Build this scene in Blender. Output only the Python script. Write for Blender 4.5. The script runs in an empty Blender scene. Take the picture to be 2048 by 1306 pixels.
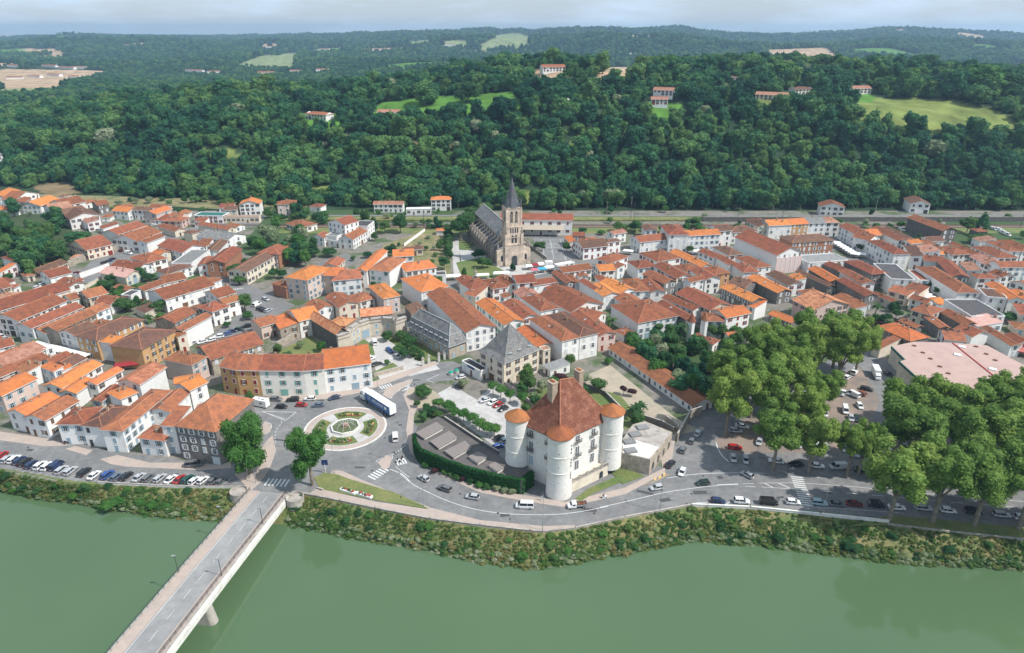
import bpy, bmesh, math, random
import numpy as np
from mathutils import Vector, Matrix, noise
R = math.radians
HAZE_D = 0.000112
random.seed(7)
rng = np.random.default_rng(7)
S = bpy.context.scene
# ------------------------------------------------------------------ camera
H = 122.0; PITCH = R(23.6); FPX = 1359.0
cam = bpy.data.objects.new("camera", bpy.data.cameras.new("camera"))
S.collection.objects.link(cam); S.camera = cam
cam.location = (0, 0, H); cam.rotation_euler = (R(90) - PITCH, 0, 0)
cam.data.sensor_width = 36; cam.data.lens = FPX / 2048 * 36
cam.data.clip_start = 1; cam.data.clip_end = 30000
# ------------------------------------------------------------------ light
SUN_EL, SUN_AZ = R(50), (0.93, -0.37)        # sun stands to the right, a little behind the camera
W = bpy.data.worlds.new("World"); S.world = W; W.use_nodes = True
nt = W.node_tree; nt.nodes.clear()
out = nt.nodes.new("ShaderNodeOutputWorld"); bg = nt.nodes.new("ShaderNodeBackground")
sky = nt.nodes.new("ShaderNodeTexSky"); sky.sky_type = 'NISHITA'; sky.sun_disc = False
sky.sun_elevation = SUN_EL; sky.sun_rotation = math.atan2(SUN_AZ[0], SUN_AZ[1])
sky.air_density = 1.3; sky.dust_density = 1.0; sky.ozone_density = 3.0
tc = nt.nodes.new("ShaderNodeTexCoord"); mp = nt.nodes.new("ShaderNodeMapping")
mp.inputs['Scale'].default_value = (1.0, 1.0, 5.0)
nz = nt.nodes.new("ShaderNodeTexNoise"); nz.inputs['Scale'].default_value = 5.5; nz.inputs['Detail'].default_value = 8; nz.inputs['Roughness'].default_value = .55
cr = nt.nodes.new("ShaderNodeValToRGB"); cr.color_ramp.elements[0].position = .44; cr.color_ramp.elements[1].position = .66
cr.color_ramp.elements[0].color = (.62, .62, .62, 1)
mx = nt.nodes.new("ShaderNodeMix"); mx.data_type = 'RGBA'
mx.inputs[7].default_value = (7.4, 9.0, 10.8, 1)
nt.links.new(tc.outputs['Generated'], mp.inputs[0]); nt.links.new(mp.outputs[0], nz.inputs[0]); nt.links.new(nz.outputs[0], cr.inputs[0])
nt.links.new(cr.outputs[0], mx.inputs[0]); nt.links.new(sky.outputs[0], mx.inputs[6]); nt.links.new(mx.outputs[2], bg.inputs[0])
bg.inputs[1].default_value = 0.078; nt.links.new(bg.outputs[0], out.inputs[0])
sl = bpy.data.lights.new("sun", 'SUN'); sl.energy = 4.3; sl.angle = R(.7); sl.color = (1, .97, .92)
sun = bpy.data.objects.new("sun", sl); S.collection.objects.link(sun)
sd = Vector((SUN_AZ[0] * math.cos(SUN_EL), SUN_AZ[1] * math.cos(SUN_EL), math.sin(SUN_EL)))
sun.rotation_euler = sd.to_track_quat('Z', 'Y').to_euler()
S.view_settings.view_transform = 'Standard'; S.view_settings.look = 'None'; S.view_settings.exposure = 0.27; S.view_settings.gamma = 1
S.render.engine = 'CYCLES'
try:
    S.cycles.max_bounces = 5; S.cycles.diffuse_bounces = 2; S.cycles.glossy_bounces = 2; S.cycles.transparent_max_bounces = 4; S.cycles.volume_bounces = 0
except Exception: pass
# ------------------------------------------------------------------ picture -> world
CP, SP = math.cos(PITCH), math.sin(PITCH)
TILES = dict(P=(0, 0, 1), A=(0, 350, 4.838), B=(400, 350, 4.838), C=(800, 350, 4.838), D=(1200, 350, 4.838), E=(1600, 350, 4.504),
             F=(0, 540, 4.838), G=(400, 540, 4.838), H=(800, 540, 4.838), I=(1200, 540, 4.838), J=(1600, 540, 4.504),
             K=(0, 740, 4.838), L=(400, 740, 4.838), M=(800, 740, 3.84), N=(1200, 740, 3.84), O=(1600, 740, 3.84),
             S=(980, 730, 4.663), U=(930, 350, 5.677), Q=(200, 950, 3.668))
def px(t, x, y):
    a, b, s = TILES[t]; return a + x / s, b + y / s
def ray(x, y):
    dx, dy = x - 1024, 653 - y
    return Vector((dx, CP * FPX + SP * dy, -SP * FPX + CP * dy))
def PW(x, y, z=0.0, t='P'):                   # point of the place seen at a pixel, at height z
    x, y = px(t, x, y); d = ray(x, y); k = (z - H) / d.z
    return Vector((d.x * k, d.y * k, z))
def proj(p):
    y, z = p[1], p[2] - H
    c = CP * y - SP * z; u = SP * y + CP * z
    return 1024 + FPX * p[0] / c, 653 - FPX * u / c
def lerp_tab(v, tab):
    if v <= tab[0][0]: return tab[0][1]
    for (a, b), (c, d) in zip(tab, tab[1:]):
        if v <= c: return b + (d - b) * (v - a) / (c - a)
    return tab[-1][1]
# ------------------------------------------------------------------ terrain heights
UT = np.linspace(-1.3, 1.3, 60)
def tabarr(tab): return np.array([a for a, b in tab]), np.array([b for a, b in tab])
FOOT = tabarr([(-.9, 615), (-.7, 578), (-.5, 530), (-.35, 516), (-.1, 508), (0, 505), (.9, 505)])
CREST = tabarr([(-.9, 20), (-.7, 30), (-.55, 44), (-.4, 58), (-.25, 58), (-.1, 66), (.05, 82), (.25, 76), (.45, 78), (.6, 74), (.9, 66)])
BACK = tabarr([(-.9, 700), (-.4, 740), (-.15, 820), (.1, 860), (.9, 900)])
SKYY = tabarr([(-1.2, 80), (-.69, 74), (-.6, 69), (-.35, 71), (-.23, 66), (-.1, 60), (0, 58), (.1, 59), (.21, 56), (.3, 65), (.36, 68), (.45, 62), (.51, 54), (.6, 60), (.69, 68), (1.2, 66)])
def smooth(t): t = np.clip(t, 0, 1); return t * t * (3 - 2 * t)
def sinn(X, Y, s, k): return np.sin(X / s + 1.7 * k) * np.cos(Y / (s * 1.13) + 2.3 * k) + .5 * np.sin((X + Y) / (s * .53) + k)
def hgt(X, Y):
    X = np.asarray(X, float); Y = np.asarray(Y, float); u = X / np.maximum(Y, 1)
    f = np.interp(u, *FOOT); c = np.interp(u, *CREST); b = np.interp(u, *BACK)
    near = c * (.80 * smooth((Y - f) / 135) + .20 * smooth((Y - f - 110) / 170))
    bumps = (sinn(X, Y, 47, 1) * 3.0 + sinn(X, Y, 120, 2) * 4) * smooth((Y - f - 30) / 120)
    drop = smooth((Y - b) / np.where(u < -.15, 330, 480))
    near = (near + bumps) * (1 - drop) + drop * (12 + sinn(X, Y, 210, 3) * 5)
    sk = 122 - (np.interp(u, *SKYY) - 60) * 3.75 - 14
    far = (sk - 12) * (.55 * smooth((Y - np.where(u > .1, 1900, 2300)) / 1300) + .45 * smooth((Y - 3600) / 1500))
    rdg = np.maximum(0, np.sin(Y / 235 + np.sin(X / 640) * 1.3 + X / 1500)) ** 1.5 * (24 + 14 * np.sin(X / 410 + 1)) * smooth((Y - 1500) / 400) * (1 - smooth((Y - 4300) / 700))
    far = far + rdg + (sinn(X, Y, 330, 4) * 9 + sinn(X, Y, 170, 5) * 6) * smooth((Y - 1800) / 900) * (1 - smooth((Y - 4600) / 900) * .45) - 8 * smooth((Y - 1500) / 500)
    far = far + (np.sin(X / 61 + 2) * np.sin(X / 143) * 7 + np.sin(X / 29) * 2.5) * smooth((Y - 4300) / 500)
    return near + far
def PT(x, y, t='P', lo=480., hi=7000.):      # pixel -> point on the terrain
    x, y = px(t, x, y); d = ray(x, y); d = d / d.y
    Ys = np.geomspace(lo, hi, 1500); zz = H + d.z * Ys; g = hgt(d.x * Ys, Ys)
    i = np.argmax(g >= zz)
    if g[i] < zz[i]: i = len(Ys) - 1
    return Vector((d.x * Ys[i], Ys[i], float(g[i])))
def inside(xs, ys, poly):
    r = np.zeros(np.shape(xs), bool); n = len(poly)
    for i in range(n):
        x1, y1 = poly[i]; x2, y2 = poly[(i + 1) % n]
        if y1 == y2: continue
        r ^= ((y1 > ys) != (y2 > ys)) & (xs < (x2 - x1) * (ys - y1) / (y2 - y1) + x1)
    return r
# ------------------------------------------------------------------ materials
MATS = {}
def nodes(name):
    m = bpy.data.materials.new(name); m.use_nodes = True
    return m, m.node_tree, m.node_tree.nodes['Principled BSDF']
def mat(name, col, rough=.85, var=.12, scale=1.5, obvar=0.0, spec=.3, col2=None, s2=.2, f2=.5, metal=0, detail=4, sharp=.25, coord='Object', bump=0):
    if name in MATS: return MATS[name]
    m, t, b = nodes(name); N, L = t.nodes.new, t.links.new
    b.inputs['Roughness'].default_value = rough; b.inputs['Specular IOR Level'].default_value = spec; b.inputs['Metallic'].default_value = metal
    tcn = N('ShaderNodeTexCoord')
    n1 = N('ShaderNodeTexNoise'); n1.inputs['Scale'].default_value = scale; n1.inputs['Detail'].default_value = detail; n1.inputs['Roughness'].default_value = .65
    L(tcn.outputs[coord], n1.inputs[0])
    hsv = N('ShaderNodeHueSaturation'); hsv.inputs['Color'].default_value = (*col, 1)
    src = None
    if col2:
        n2 = N('ShaderNodeTexNoise'); n2.inputs['Scale'].default_value = s2; n2.inputs['Detail'].default_value = 6; n2.inputs['Roughness'].default_value = .7
        L(tcn.outputs[coord], n2.inputs[0])
        rp = N('ShaderNodeMapRange'); rp.inputs[1].default_value = f2 - sharp / 2; rp.inputs[2].default_value = f2 + sharp / 2; L(n2.outputs[0], rp.inputs[0])
        mxx = N('ShaderNodeMix'); mxx.data_type = 'RGBA'; mxx.inputs[6].default_value = (*col, 1); mxx.inputs[7].default_value = (*col2, 1)
        L(rp.outputs[0], mxx.inputs[0]); L(mxx.outputs[2], hsv.inputs['Color'])
    mr = N('ShaderNodeMapRange'); mr.inputs[1].default_value = .3; mr.inputs[2].default_value = .7; mr.inputs[3].default_value = 1 - var; mr.inputs[4].default_value = 1 + var
    L(n1.outputs[0], mr.inputs[0])
    if obvar:
        oi = N('ShaderNodeObjectInfo'); m2 = N('ShaderNodeMapRange'); m2.inputs[3].default_value = 1 - obvar; m2.inputs[4].default_value = 1 + obvar * .7
        L(oi.outputs['Random'], m2.inputs[0]); mm = N('ShaderNodeMath'); mm.operation = 'MULTIPLY'; L(mr.outputs[0], mm.inputs[0]); L(m2.outputs[0], mm.inputs[1]); L(mm.outputs[0], hsv.inputs['Value'])
        m3 = N('ShaderNodeMath'); m3.operation = 'MULTIPLY'; m3.inputs[1].default_value = 7.13; m4 = N('ShaderNodeMath'); m4.operation = 'FRACT'
        L(oi.outputs['Random'], m3.inputs[0]); L(m3.outputs[0], m4.inputs[0]); m5 = N('ShaderNodeMapRange'); m5.inputs[3].default_value = .5 - obvar * .012; m5.inputs[4].default_value = .5 + obvar * .07
        L(m4.outputs[0], m5.inputs[0]); L(m5.outputs[0], hsv.inputs['Hue'])
    else: L(mr.outputs[0], hsv.inputs['Value'])
    L(hsv.outputs[0], b.inputs['Base Color'])
    if bump:
        bp = N('ShaderNodeBump'); bp.inputs['Strength'].default_value = bump; bp.inputs['Distance'].default_value = .1; L(n1.outputs[0], bp.inputs['Height']); L(bp.outputs[0], b.inputs['Normal'])
    MATS[name] = m; return m
def roofmat(name, col, col2, f2=.55, mott=.18, sc=6, line=.1):
    m = mat(name, col, rough=.9, var=mott, scale=sc, obvar=.17, spec=.15, col2=col2, s2=.5, f2=f2, sharp=.22, detail=6)
    t = m.node_tree; N, L = t.nodes.new, t.links.new; b = t.nodes['Principled BSDF']
    uv = N('ShaderNodeUVMap'); sx = N('ShaderNodeSeparateXYZ'); L(uv.outputs[0], sx.inputs[0])
    def band(o, per):
        a = N('ShaderNodeMath'); a.operation = 'MULTIPLY'; a.inputs[1].default_value = 2 * math.pi / per; L(o, a.inputs[0])
        s = N('ShaderNodeMath'); s.operation = 'SINE'; L(a.outputs[0], s.inputs[0]); return s.outputs[0]
    c1, c2 = band(sx.outputs[0], .42), band(sx.outputs[1], .75)
    ad = N('ShaderNodeMath'); ad.operation = 'MULTIPLY_ADD'; ad.inputs[1].default_value = .5; L(c2, ad.inputs[0]); L(c1, ad.inputs[2])
    mr = N('ShaderNodeMapRange'); mr.inputs[1].default_value = -1.5; mr.inputs[2].default_value = 1.5; mr.inputs[3].default_value = 1 - line; mr.inputs[4].default_value = 1 + line; L(ad.outputs[0], mr.inputs[0])
    old = b.inputs['Base Color'].links[0].from_socket
    h = N('ShaderNodeHueSaturation'); L(old, h.inputs['Color']); L(mr.outputs[0], h.inputs['Value']); L(h.outputs[0], b.inputs['Base Color'])
    bp = N('ShaderNodeBump'); bp.inputs['Strength'].default_value = .5; bp.inputs['Distance'].default_value = .06; L(c1, bp.inputs['Height']); L(bp.outputs[0], b.inputs['Normal'])
    return m
ROOF = dict(
 o=roofmat('tile_orange', (.57, .175, .062), (.38, .13, .06), .55, .22, 4),
 m=roofmat('tile_mixed', (.38, .135, .066), (.22, .092, .06), .5, .3),
 r=roofmat('tile_red', (.305, .098, .055), (.18, .07, .048), .50, .28),
 b=roofmat('tile_brown', (.19, .095, .068), (.12, .07, .055), .5, .2),
 p=roofmat('tile_pale', (.42, .22, .16), (.28, .12, .085), .5, .28),
 q=roofmat('tile_mottled', (.55, .22, .13), (.30, .11, .07), .5, .55, 3.2),
 s=roofmat('tile_sandy', (.62, .30, .16), (.45, .16, .075), .5, .5, 4),
 g=roofmat('slate_grey', (.15, .152, .155), (.26, .25, .235), .50, .4, 3),
 l=roofmat('sheet_light', (.26, .26, .255), (.19, .185, .18), .55, .1, 3),
 k=roofmat('felt_dark', (.07, .07, .075), (.11, .10, .10), .5, .15, 3),
 w=roofmat('membrane_white', (.70, .70, .69), (.55, .54, .52), .6, .08, 2),
 n=roofmat('sheet_pink', (.60, .36, .31), (.53, .31, .26), .5, .08, .8, .03),
 e=roofmat('sheet_green', (.03, .12, .10), (.05, .14, .12), .5, .1, 1))
WALL = dict(
 w=mat('plaster_white', (.76, .745, .72), var=.07, scale=.8, obvar=.08, col2=(.60, .56, .50), s2=.22, f2=.66, sharp=.2),
 c=mat('plaster_cream', (.66, .58, .47), var=.08, scale=.8, obvar=.08, col2=(.5, .42, .33), s2=.3, f2=.6),
 n=mat('plaster_pink', (.60, .46, .40), var=.08, scale=.8, obvar=.1, col2=(.5, .40, .36), s2=.3, f2=.6),
 t=mat('plaster_ochre', (.50, .29, .135), var=.08, scale=.8, obvar=.06, col2=(.42, .25, .13), s2=.3, f2=.6),
 y=mat('render_grey', (.21, .19, .175), var=.15, scale=1.2, obvar=.12, col2=(.13, .12, .115), s2=.4, f2=.55),
 s=mat('stone', (.42, .36, .29), var=.25, scale=2.2, obvar=.1, col2=(.24, .20, .17), s2=.5, f2=.55),
 q=mat('brick', (.38, .17, .10), var=.2, scale=3, obvar=.05, col2=(.30, .15, .10), s2=.6, f2=.5),
 i=mat('plaster_ivory', (.76, .735, .67), var=.07, scale=.8, col2=(.62, .58, .5), s2=.25, f2=.62),
 d=mat('render_dark', (.115, .11, .105), var=.2, scale=1.2, col2=(.2, .18, .16), s2=.5, f2=.6))
ridge_m = mat('ridge_tile', (.42, .175, .10), var=.2, scale=4, obvar=.1)
glass_m = mat('window_glass', (.03, .04, .05), rough=.12, var=.3, scale=.4, spec=.6)
frame_m = mat('window_frame', (.72, .71, .69), var=.04)
SHUT = dict(b=mat('shutter_blue', (.28, .38, .44), obvar=.1), r=mat('shutter_red', (.24, .035, .03), obvar=.15), k=mat('shutter_dark', (.06, .055, .05), obvar=.1),
            g=mat('shutter_green', (.18, .38, .33), obvar=.1), w=mat('shutter_white', (.60, .62, .63), obvar=.1), n=mat('shutter_brown', (.16, .09, .055), obvar=.2))
chim_m = mat('chimney_render', (.34, .25, .19), var=.25, scale=3, obvar=.3)
asph = mat('asphalt', (.165, .164, .164), rough=.92, var=.2, scale=.5, col2=(.225, .22, .213), s2=.07, f2=.52, sharp=.25, detail=8)
asph2 = mat('asphalt_light', (.21, .205, .20), rough=.92, var=.12, scale=.4, col2=(.16, .155, .15), s2=.08, f2=.5, sharp=.3, detail=8)
gnd_m = mat('town_ground', (.20, .18, .155), var=.25, scale=.25, col2=(.075, .11, .045), s2=.05, f2=.53, sharp=.1, detail=8)
pave = mat('pavement_pink', (.44, .35, .295), var=.08, scale=.8, col2=(.38, .32, .28), s2=.15, f2=.5)
pave_w = mat('pavement_white', (.50, .48, .455), var=.12, scale=.7, col2=(.40, .38, .36), s2=.2, f2=.5)
kerb_m = mat('kerb_stone', (.50, .48, .45), var=.1)
paint = mat('road_paint', (.60, .60, .59), var=.25, scale=3, rough=.7)
conc = mat('concrete', (.42, .38, .34), var=.15, scale=1, col2=(.27, .24, .21), s2=.35, f2=.55)
conc_w = mat('concrete_white', (.68, .66, .61), var=.12, scale=.9, col2=(.45, .42, .37), s2=.4, f2=.62)
grass_m = mat('lawn', (.085, .145, .04), var=.25, scale=1.5, col2=(.17, .18, .065), s2=.12, f2=.5, sharp=.3)
lawn_dry = mat('lawn_dry', (.20, .20, .075), var=.2, scale=1.2, col2=(.10, .15, .045), s2=.1, f2=.5, sharp=.3)
gravel_m = mat('gravel', (.42, .35, .26), var=.12, scale=2, col2=(.33, .29, .22), s2=.15, f2=.5)
metal_g = mat('metal_grey', (.33, .34, .35), rough=.5, metal=.3)
metal_d = mat('metal_dark', (.05, .055, .06), rough=.6)
white_p = mat('white_paint', (.78, .78, .77), var=.03, rough=.5)
red_p = mat('red_paint', (.45, .03, .025), var=.05, rough=.5)
soil_m = mat('soil', (.20, .085, .05), var=.3, scale=3)
bark_m = mat('bark', (.16, .13, .10), var=.3, scale=2, col2=(.30, .27, .22), s2=1.2, f2=.55)
tyre_m = mat('tyre', (.02, .02, .02), var=.1)
def leafmat(name, a, b_, c, rw=.75, big=.012, bw=1.7, tl=.32):
    m, t, bs = nodes(name); N, L = t.nodes.new, t.links.new
    oi = N('ShaderNodeObjectInfo'); tcn = N('ShaderNodeTexCoord'); n = N('ShaderNodeTexNoise'); n.inputs['Scale'].default_value = .55; n.inputs['Detail'].default_value = 3
    L(tcn.outputs['Object'], n.inputs[0])
    ad = N('ShaderNodeMath'); ad.operation = 'MULTIPLY_ADD'; ad.inputs[1].default_value = .9; L(n.outputs[0], ad.inputs[0])
    g_ = N('ShaderNodeNewGeometry'); nb = N('ShaderNodeTexNoise'); nb.inputs['Scale'].default_value = big; nb.inputs['Detail'].default_value = 3; L(g_.outputs['Position'], nb.inputs[0])
    a2 = N('ShaderNodeMath'); a2.operation = 'MULTIPLY_ADD'; a2.inputs[1].default_value = bw; a2.inputs[2].default_value = -.5 * bw; L(nb.outputs[0], a2.inputs[0]); a3 = N('ShaderNodeMath'); L(ad.outputs[0], a3.inputs[0]); L(a2.outputs[0], a3.inputs[1])
    rm_ = N('ShaderNodeMath'); rm_.operation = 'MULTIPLY_ADD'; rm_.inputs[1].default_value = rw; rm_.inputs[2].default_value = -.45 * rw - .0; L(oi.outputs['Random'], rm_.inputs[0]); L(rm_.outputs[0], ad.inputs[2])
    r = N('ShaderNodeValToRGB'); e = r.color_ramp.elements; e[0].color = (*a, 1); e[0].position = .05; e[1].color = (*c, 1); e[1].position = .92; k = e.new(.5); k.color = (*b_, 1)
    L(a3.outputs[0], r.inputs[0]); L(r.outputs[0], bs.inputs['Base Color']); bs.inputs['Roughness'].default_value = .7; bs.inputs['Specular IOR Level'].default_value = .12
    tr = N('ShaderNodeBsdfTranslucent'); L(r.outputs[0], tr.inputs[0]); ms = N('ShaderNodeMixShader'); ms.inputs[0].default_value = tl
    L(bs.outputs[0], ms.inputs[1]); L(tr.outputs[0], ms.inputs[2]); L(ms.outputs[0], t.nodes['Material Output'].inputs[0]); MATS[name] = m; return m
leaf_wood = leafmat('leaf_woodland', (.018, .078, .044), (.048, .150, .060), (.130, .240, .070))
leaf_plane = leafmat('leaf_plane', (.105, .200, .048), (.195, .305, .068), (.330, .410, .100), rw=.35, big=.05, bw=.6, tl=.45)
leaf_garden = leafmat('leaf_garden', (.028, .085, .033), (.055, .135, .042), (.10, .18, .05))
leaf_lime = leafmat('leaf_lime', (.05, .145, .035), (.075, .18, .04), (.10, .21, .055))
leaf_bank = leafmat('leaf_bank', (.060, .130, .035), (.12, .175, .05), (.26, .20, .09), rw=.35, big=.11, bw=1.9)
leaf_pale = leafmat('leaf_pale', (.14, .20, .10), (.24, .29, .16), (.38, .40, .27), rw=.5, bw=.8)
leaf_hedge = leafmat('leaf_hedge', (.02, .085, .025), (.035, .125, .035), (.06, .16, .045))
leaf_purple = leafmat('leaf_purple', (.04, .02, .025), (.08, .035, .04), (.12, .06, .05))
# ------------------------------------------------------------------ object helpers
COL = S.collection.objects
def mesh_obj(name, verts, faces, mats, parent=None, midx=None, smooth_=False, uvs=None):
    me = bpy.data.meshes.new(name); me.from_pydata([tuple(v) for v in verts], [], faces)
    for m in (mats if isinstance(mats, (list, tuple)) else [mats]): me.materials.append(m)
    if midx: me.polygons.foreach_set('material_index', midx)
    if smooth_: me.polygons.foreach_set('use_smooth', [True] * len(me.polygons))
    if uvs:
        ul = me.uv_layers.new(name='UVMap'); ul.data.foreach_set('uv', [c for uv in uvs for c in uv])
    me.update(); o = bpy.data.objects.new(name, me); COL.link(o)
    if parent: o.parent = parent
    return o
ALL = []
def tag(o, label, cat, group=None, kind=None):
    if label: o['label'] = label
    if cat: o['category'] = cat
    if group: o['group'] = group
    if kind: o['kind'] = kind
    return o
def thing(name, loc, label, cat, group=None, rz=0):
    o = bpy.data.objects.new(name, None); COL.link(o); o.location = loc; o.rotation_euler = (0, 0, rz); o.empty_display_size = .5
    return tag(o, label, cat, group)
def link(name, data, parent, loc=(0, 0, 0), rz=0, sc=None):
    o = bpy.data.objects.new(name, data); COL.link(o); o.parent = parent; o.location = loc; o.rotation_euler = (0, 0, rz)
    if sc is not None: o.scale = sc
    return o
class MB:                                     # collects shapes for ONE mesh
    def __init__(s): s.v = []; s.f = []; s.m = []; s.uv = []
    def face(s, pts, mi=0, uv=None):
        b = len(s.v); s.v += [tuple(p) for p in pts]; s.f.append(tuple(range(b, b + len(pts)))); s.m.append(mi)
        s.uv += uv if uv else [(0, 0)] * len(pts)
    def box(s, c, d, rz=0, mi=0, M=None):
        cx, cy, cz = c; x, y, z = d[0] / 2, d[1] / 2, d[2] / 2; ca, sa = math.cos(rz), math.sin(rz)
        P = [(cx + a * x * ca - b_ * y * sa, cy + a * x * sa + b_ * y * ca, cz + e * z) for e in (-1, 1) for a, b_ in ((-1, -1), (1, -1), (1, 1), (-1, 1))]
        if M: P = [tuple(M @ Vector(p)) for p in P]
        for q in ((3, 2, 1, 0), (4, 5, 6, 7), (0, 1, 5, 4), (1, 2, 6, 5), (2, 3, 7, 6), (3, 0, 4, 7)): s.face([P[i] for i in q], mi)
    def prism(s, poly, z0, z1, mi=0, mt=None, bottom=False):
        P = [(p[0], p[1]) for p in poly]
        if sum(P[i][0] * P[(i + 1) % len(P)][1] - P[(i + 1) % len(P)][0] * P[i][1] for i in range(len(P))) < 0: P = P[::-1]
        s.face([(x, y, z1) for x, y in P], mi if mt is None else mt)
        for i in range(len(P)):
            a, b_ = P[i], P[(i + 1) % len(P)]; s.face([(*a, z0), (*b_, z0), (*b_, z1), (*a, z1)], mi)
        if bottom: s.face([(x, y, z0) for x, y in P[::-1]], mi)
    def tube(s, p, q, r0, r1=None, n=8, mi=0, cap=True):
        p, q = Vector(p), Vector(q); r1 = r0 if r1 is None else r1; d = (q - p).normalized()
        a = d.orthogonal().normalized(); b_ = d.cross(a)
        A = [p + (a * math.cos(2 * math.pi * i / n) + b_ * math.sin(2 * math.pi * i / n)) * r0 for i in range(n)]
        B = [q + (a * math.cos(2 * math.pi * i / n) + b_ * math.sin(2 * math.pi * i / n)) * r1 for i in range(n)]
        for i in range(n): j = (i + 1) % n; s.face([A[i], A[j], B[j], B[i]], mi)
        if cap: s.face(B, mi); s.face(A[::-1], mi)
    def lathe(s, c, prof, n=24, mi=0, cap=True):
        cx, cy = c; rings = [[(cx + r * math.cos(2 * math.pi * i / n), cy + r * math.sin(2 * math.pi * i / n), z) for i in range(n)] for r, z in prof]
        for A, B in zip(rings, rings[1:]):
            for i in range(n): j = (i + 1) % n; s.face([A[i], A[j], B[j], B[i]], mi)
        if cap and prof[-1][0] > .01: s.face(rings[-1], mi)
    def build(s, name, mats, parent=None, smooth_=False, uv=False, off=None):
        v = s.v
        if off is not None: v = [(a - off[0], b_ - off[1], c - off[2]) for a, b_, c in v]
        return mesh_obj(name, v, s.f, mats, parent, s.m if isinstance(mats, (list, tuple)) and len(mats) > 1 else None, smooth_, s.uv if uv else None)
def sheet(name, pts, z, m, kind='structure', label=None, cat=None, t='P', thick=0):
    P = [PW(x, y, z, t) for x, y in pts]; mb = MB()
    mb.prism([(p.x, p.y) for p in P], z - max(thick, .02), z)
    o = mb.build(name, m)
    if kind: o['kind'] = kind
    return o
def ribbon(mb, line, w, z, dash=None, mi=0):   # a painted line of width w along world points
    L = [Vector((p[0], p[1], 0)) for p in line]
    acc = 0
    for a, b_ in zip(L, L[1:]):
        d = (b_ - a); ln = d.length
        if ln < 1e-6: continue
        d /= ln; n = Vector((-d.y, d.x, 0)) * w / 2
        if not dash: mb.face([(*(a - n).xy, z), (*(b_ - n).xy, z), (*(b_ + n).xy, z), (*(a + n).xy, z)], mi)
        else:
            s0 = -(acc % (dash[0] + dash[1]))
            while s0 < ln:
                p0, p1 = max(s0, 0), min(s0 + dash[0], ln)
                if p1 > p0: A, B = a + d * p0, a + d * p1; mb.face([(*(A - n).xy, z), (*(B - n).xy, z), (*(B + n).xy, z), (*(A + n).xy, z)], mi)
                s0 += dash[0] + dash[1]
        acc += ln
def curve_pts(pts, n=6):                       # Catmull-Rom through points
    P = [Vector(p) for p in pts]; out_ = []
    for i in range(len(P) - 1):
        a, b_, c, d = P[max(i - 1, 0)], P[i], P[i + 1], P[min(i + 2, len(P) - 1)]
        for k in range(n):
            t = k / n; out_.append(.5 * ((2 * b_) + (c - a) * t + (2 * a - 5 * b_ + 4 * c - d) * t * t + (3 * b_ - a - 3 * c + d) * t ** 3))
    return out_ + [P[-1]]
# place names used in labels
MARKS = [("the church", 1000, 490), ("the fountain roundabout", 690, 860), ("the towered castle", 1130, 880), ("the riverside parking row", 250, 950),
 ("the curved stone facade", 735, 650), ("the slate mansard building", 870, 665), ("the slate pyramid roof", 1015, 710), ("the long low schoolhouse", 1310, 750),
 ("the big plane trees", 1600, 760), ("the pink-roofed store", 1900, 715), ("the school ball court", 1110, 490), ("the white mansion", 690, 465),
 ("the pink-fronted hall", 1540, 500), ("the grey barn", 1860, 455), ("the walled car park", 110, 565), ("the orange corner block", 630, 565),
 ("the left-edge woods", 70, 470), ("the market street", 130, 690), ("the walled garden trees", 1370, 700), ("the right-edge courtyards", 1950, 620),
 ("the orange-striped roof", 1120, 600), ("the railway", 1400, 440), ("the hilltop meadow", 1850, 230), ("the church meadow", 1020, 395)]
def place(x, y, skip=()):
    best = sorted(MARKS, key=lambda m: (m[1] - x) ** 2 + ((m[2] - y) * 1.4) ** 2)
    b_ = [m for m in best if m[0] not in skip][0]; dx, dy = x - b_[1], (y - b_[2]) * 1.4
    rel = ('right of' if dx > 0 else 'left of') if abs(dx) > abs(dy) else ('in front of' if dy > 0 else 'behind')
    return rel + ' ' + b_[0]
ORD = ['first', 'second', 'third', 'fourth', 'fifth', 'sixth', 'seventh', 'eighth', 'ninth', 'tenth', 'eleventh', 'twelfth']
REG = []                                       # (object, description, place, pixel x) settled at the end
def reg(o, desc, x, y, cat, group=None, pl=None):
    o['category'] = cat
    if group: o['group'] = group
    REG.append((o, desc, pl or place(x, y), x, y))
def settle():
    d = {}
    for r in REG: d.setdefault((r[1], r[2]), []).append(r)
    for (de, pl), L in d.items():
        L.sort(key=lambda r: (r[3], r[4])); n = len(L)
        for i, r in enumerate(L):
            if n == 1: s = f"{de} {pl}"
            elif i == 0: s = f"{de} {pl}, leftmost"
            elif i == n - 1: s = f"{de} {pl}, rightmost"
            else: s = f"{de} {pl}, {ORD[min(i, 11)]} from left" if i < 12 else f"{de} {pl}, {n - i} from right"
            r[0]['label'] = s
# ================================================================== SETTING
WZ = -5.0
wm, wt, wb = nodes('river_water')
wb.inputs['Base Color'].default_value = (.105, .185, .105, 1); wb.inputs['Roughness'].default_value = .07; wb.inputs['IOR'].default_value = 1.42; wb.inputs['Specular IOR Level'].default_value = .5
_tc = wt.nodes.new('ShaderNodeTexCoord'); _n = wt.nodes.new('ShaderNodeTexNoise'); _n.inputs['Scale'].default_value = .55; _n.inputs['Detail'].default_value = 5
_b = wt.nodes.new('ShaderNodeBump'); _b.inputs['Strength'].default_value = .16; _b.inputs['Distance'].default_value = .1
wt.links.new(_tc.outputs['Object'], _n.inputs[0]); wt.links.new(_n.outputs[0], _b.inputs['Height']); wt.links.new(_b.outputs[0], wb.inputs['Normal'])
_n2 = wt.nodes.new('ShaderNodeTexNoise'); _n2.inputs['Scale'].default_value = .015; _n2.inputs['Detail'].default_value = 6
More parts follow.
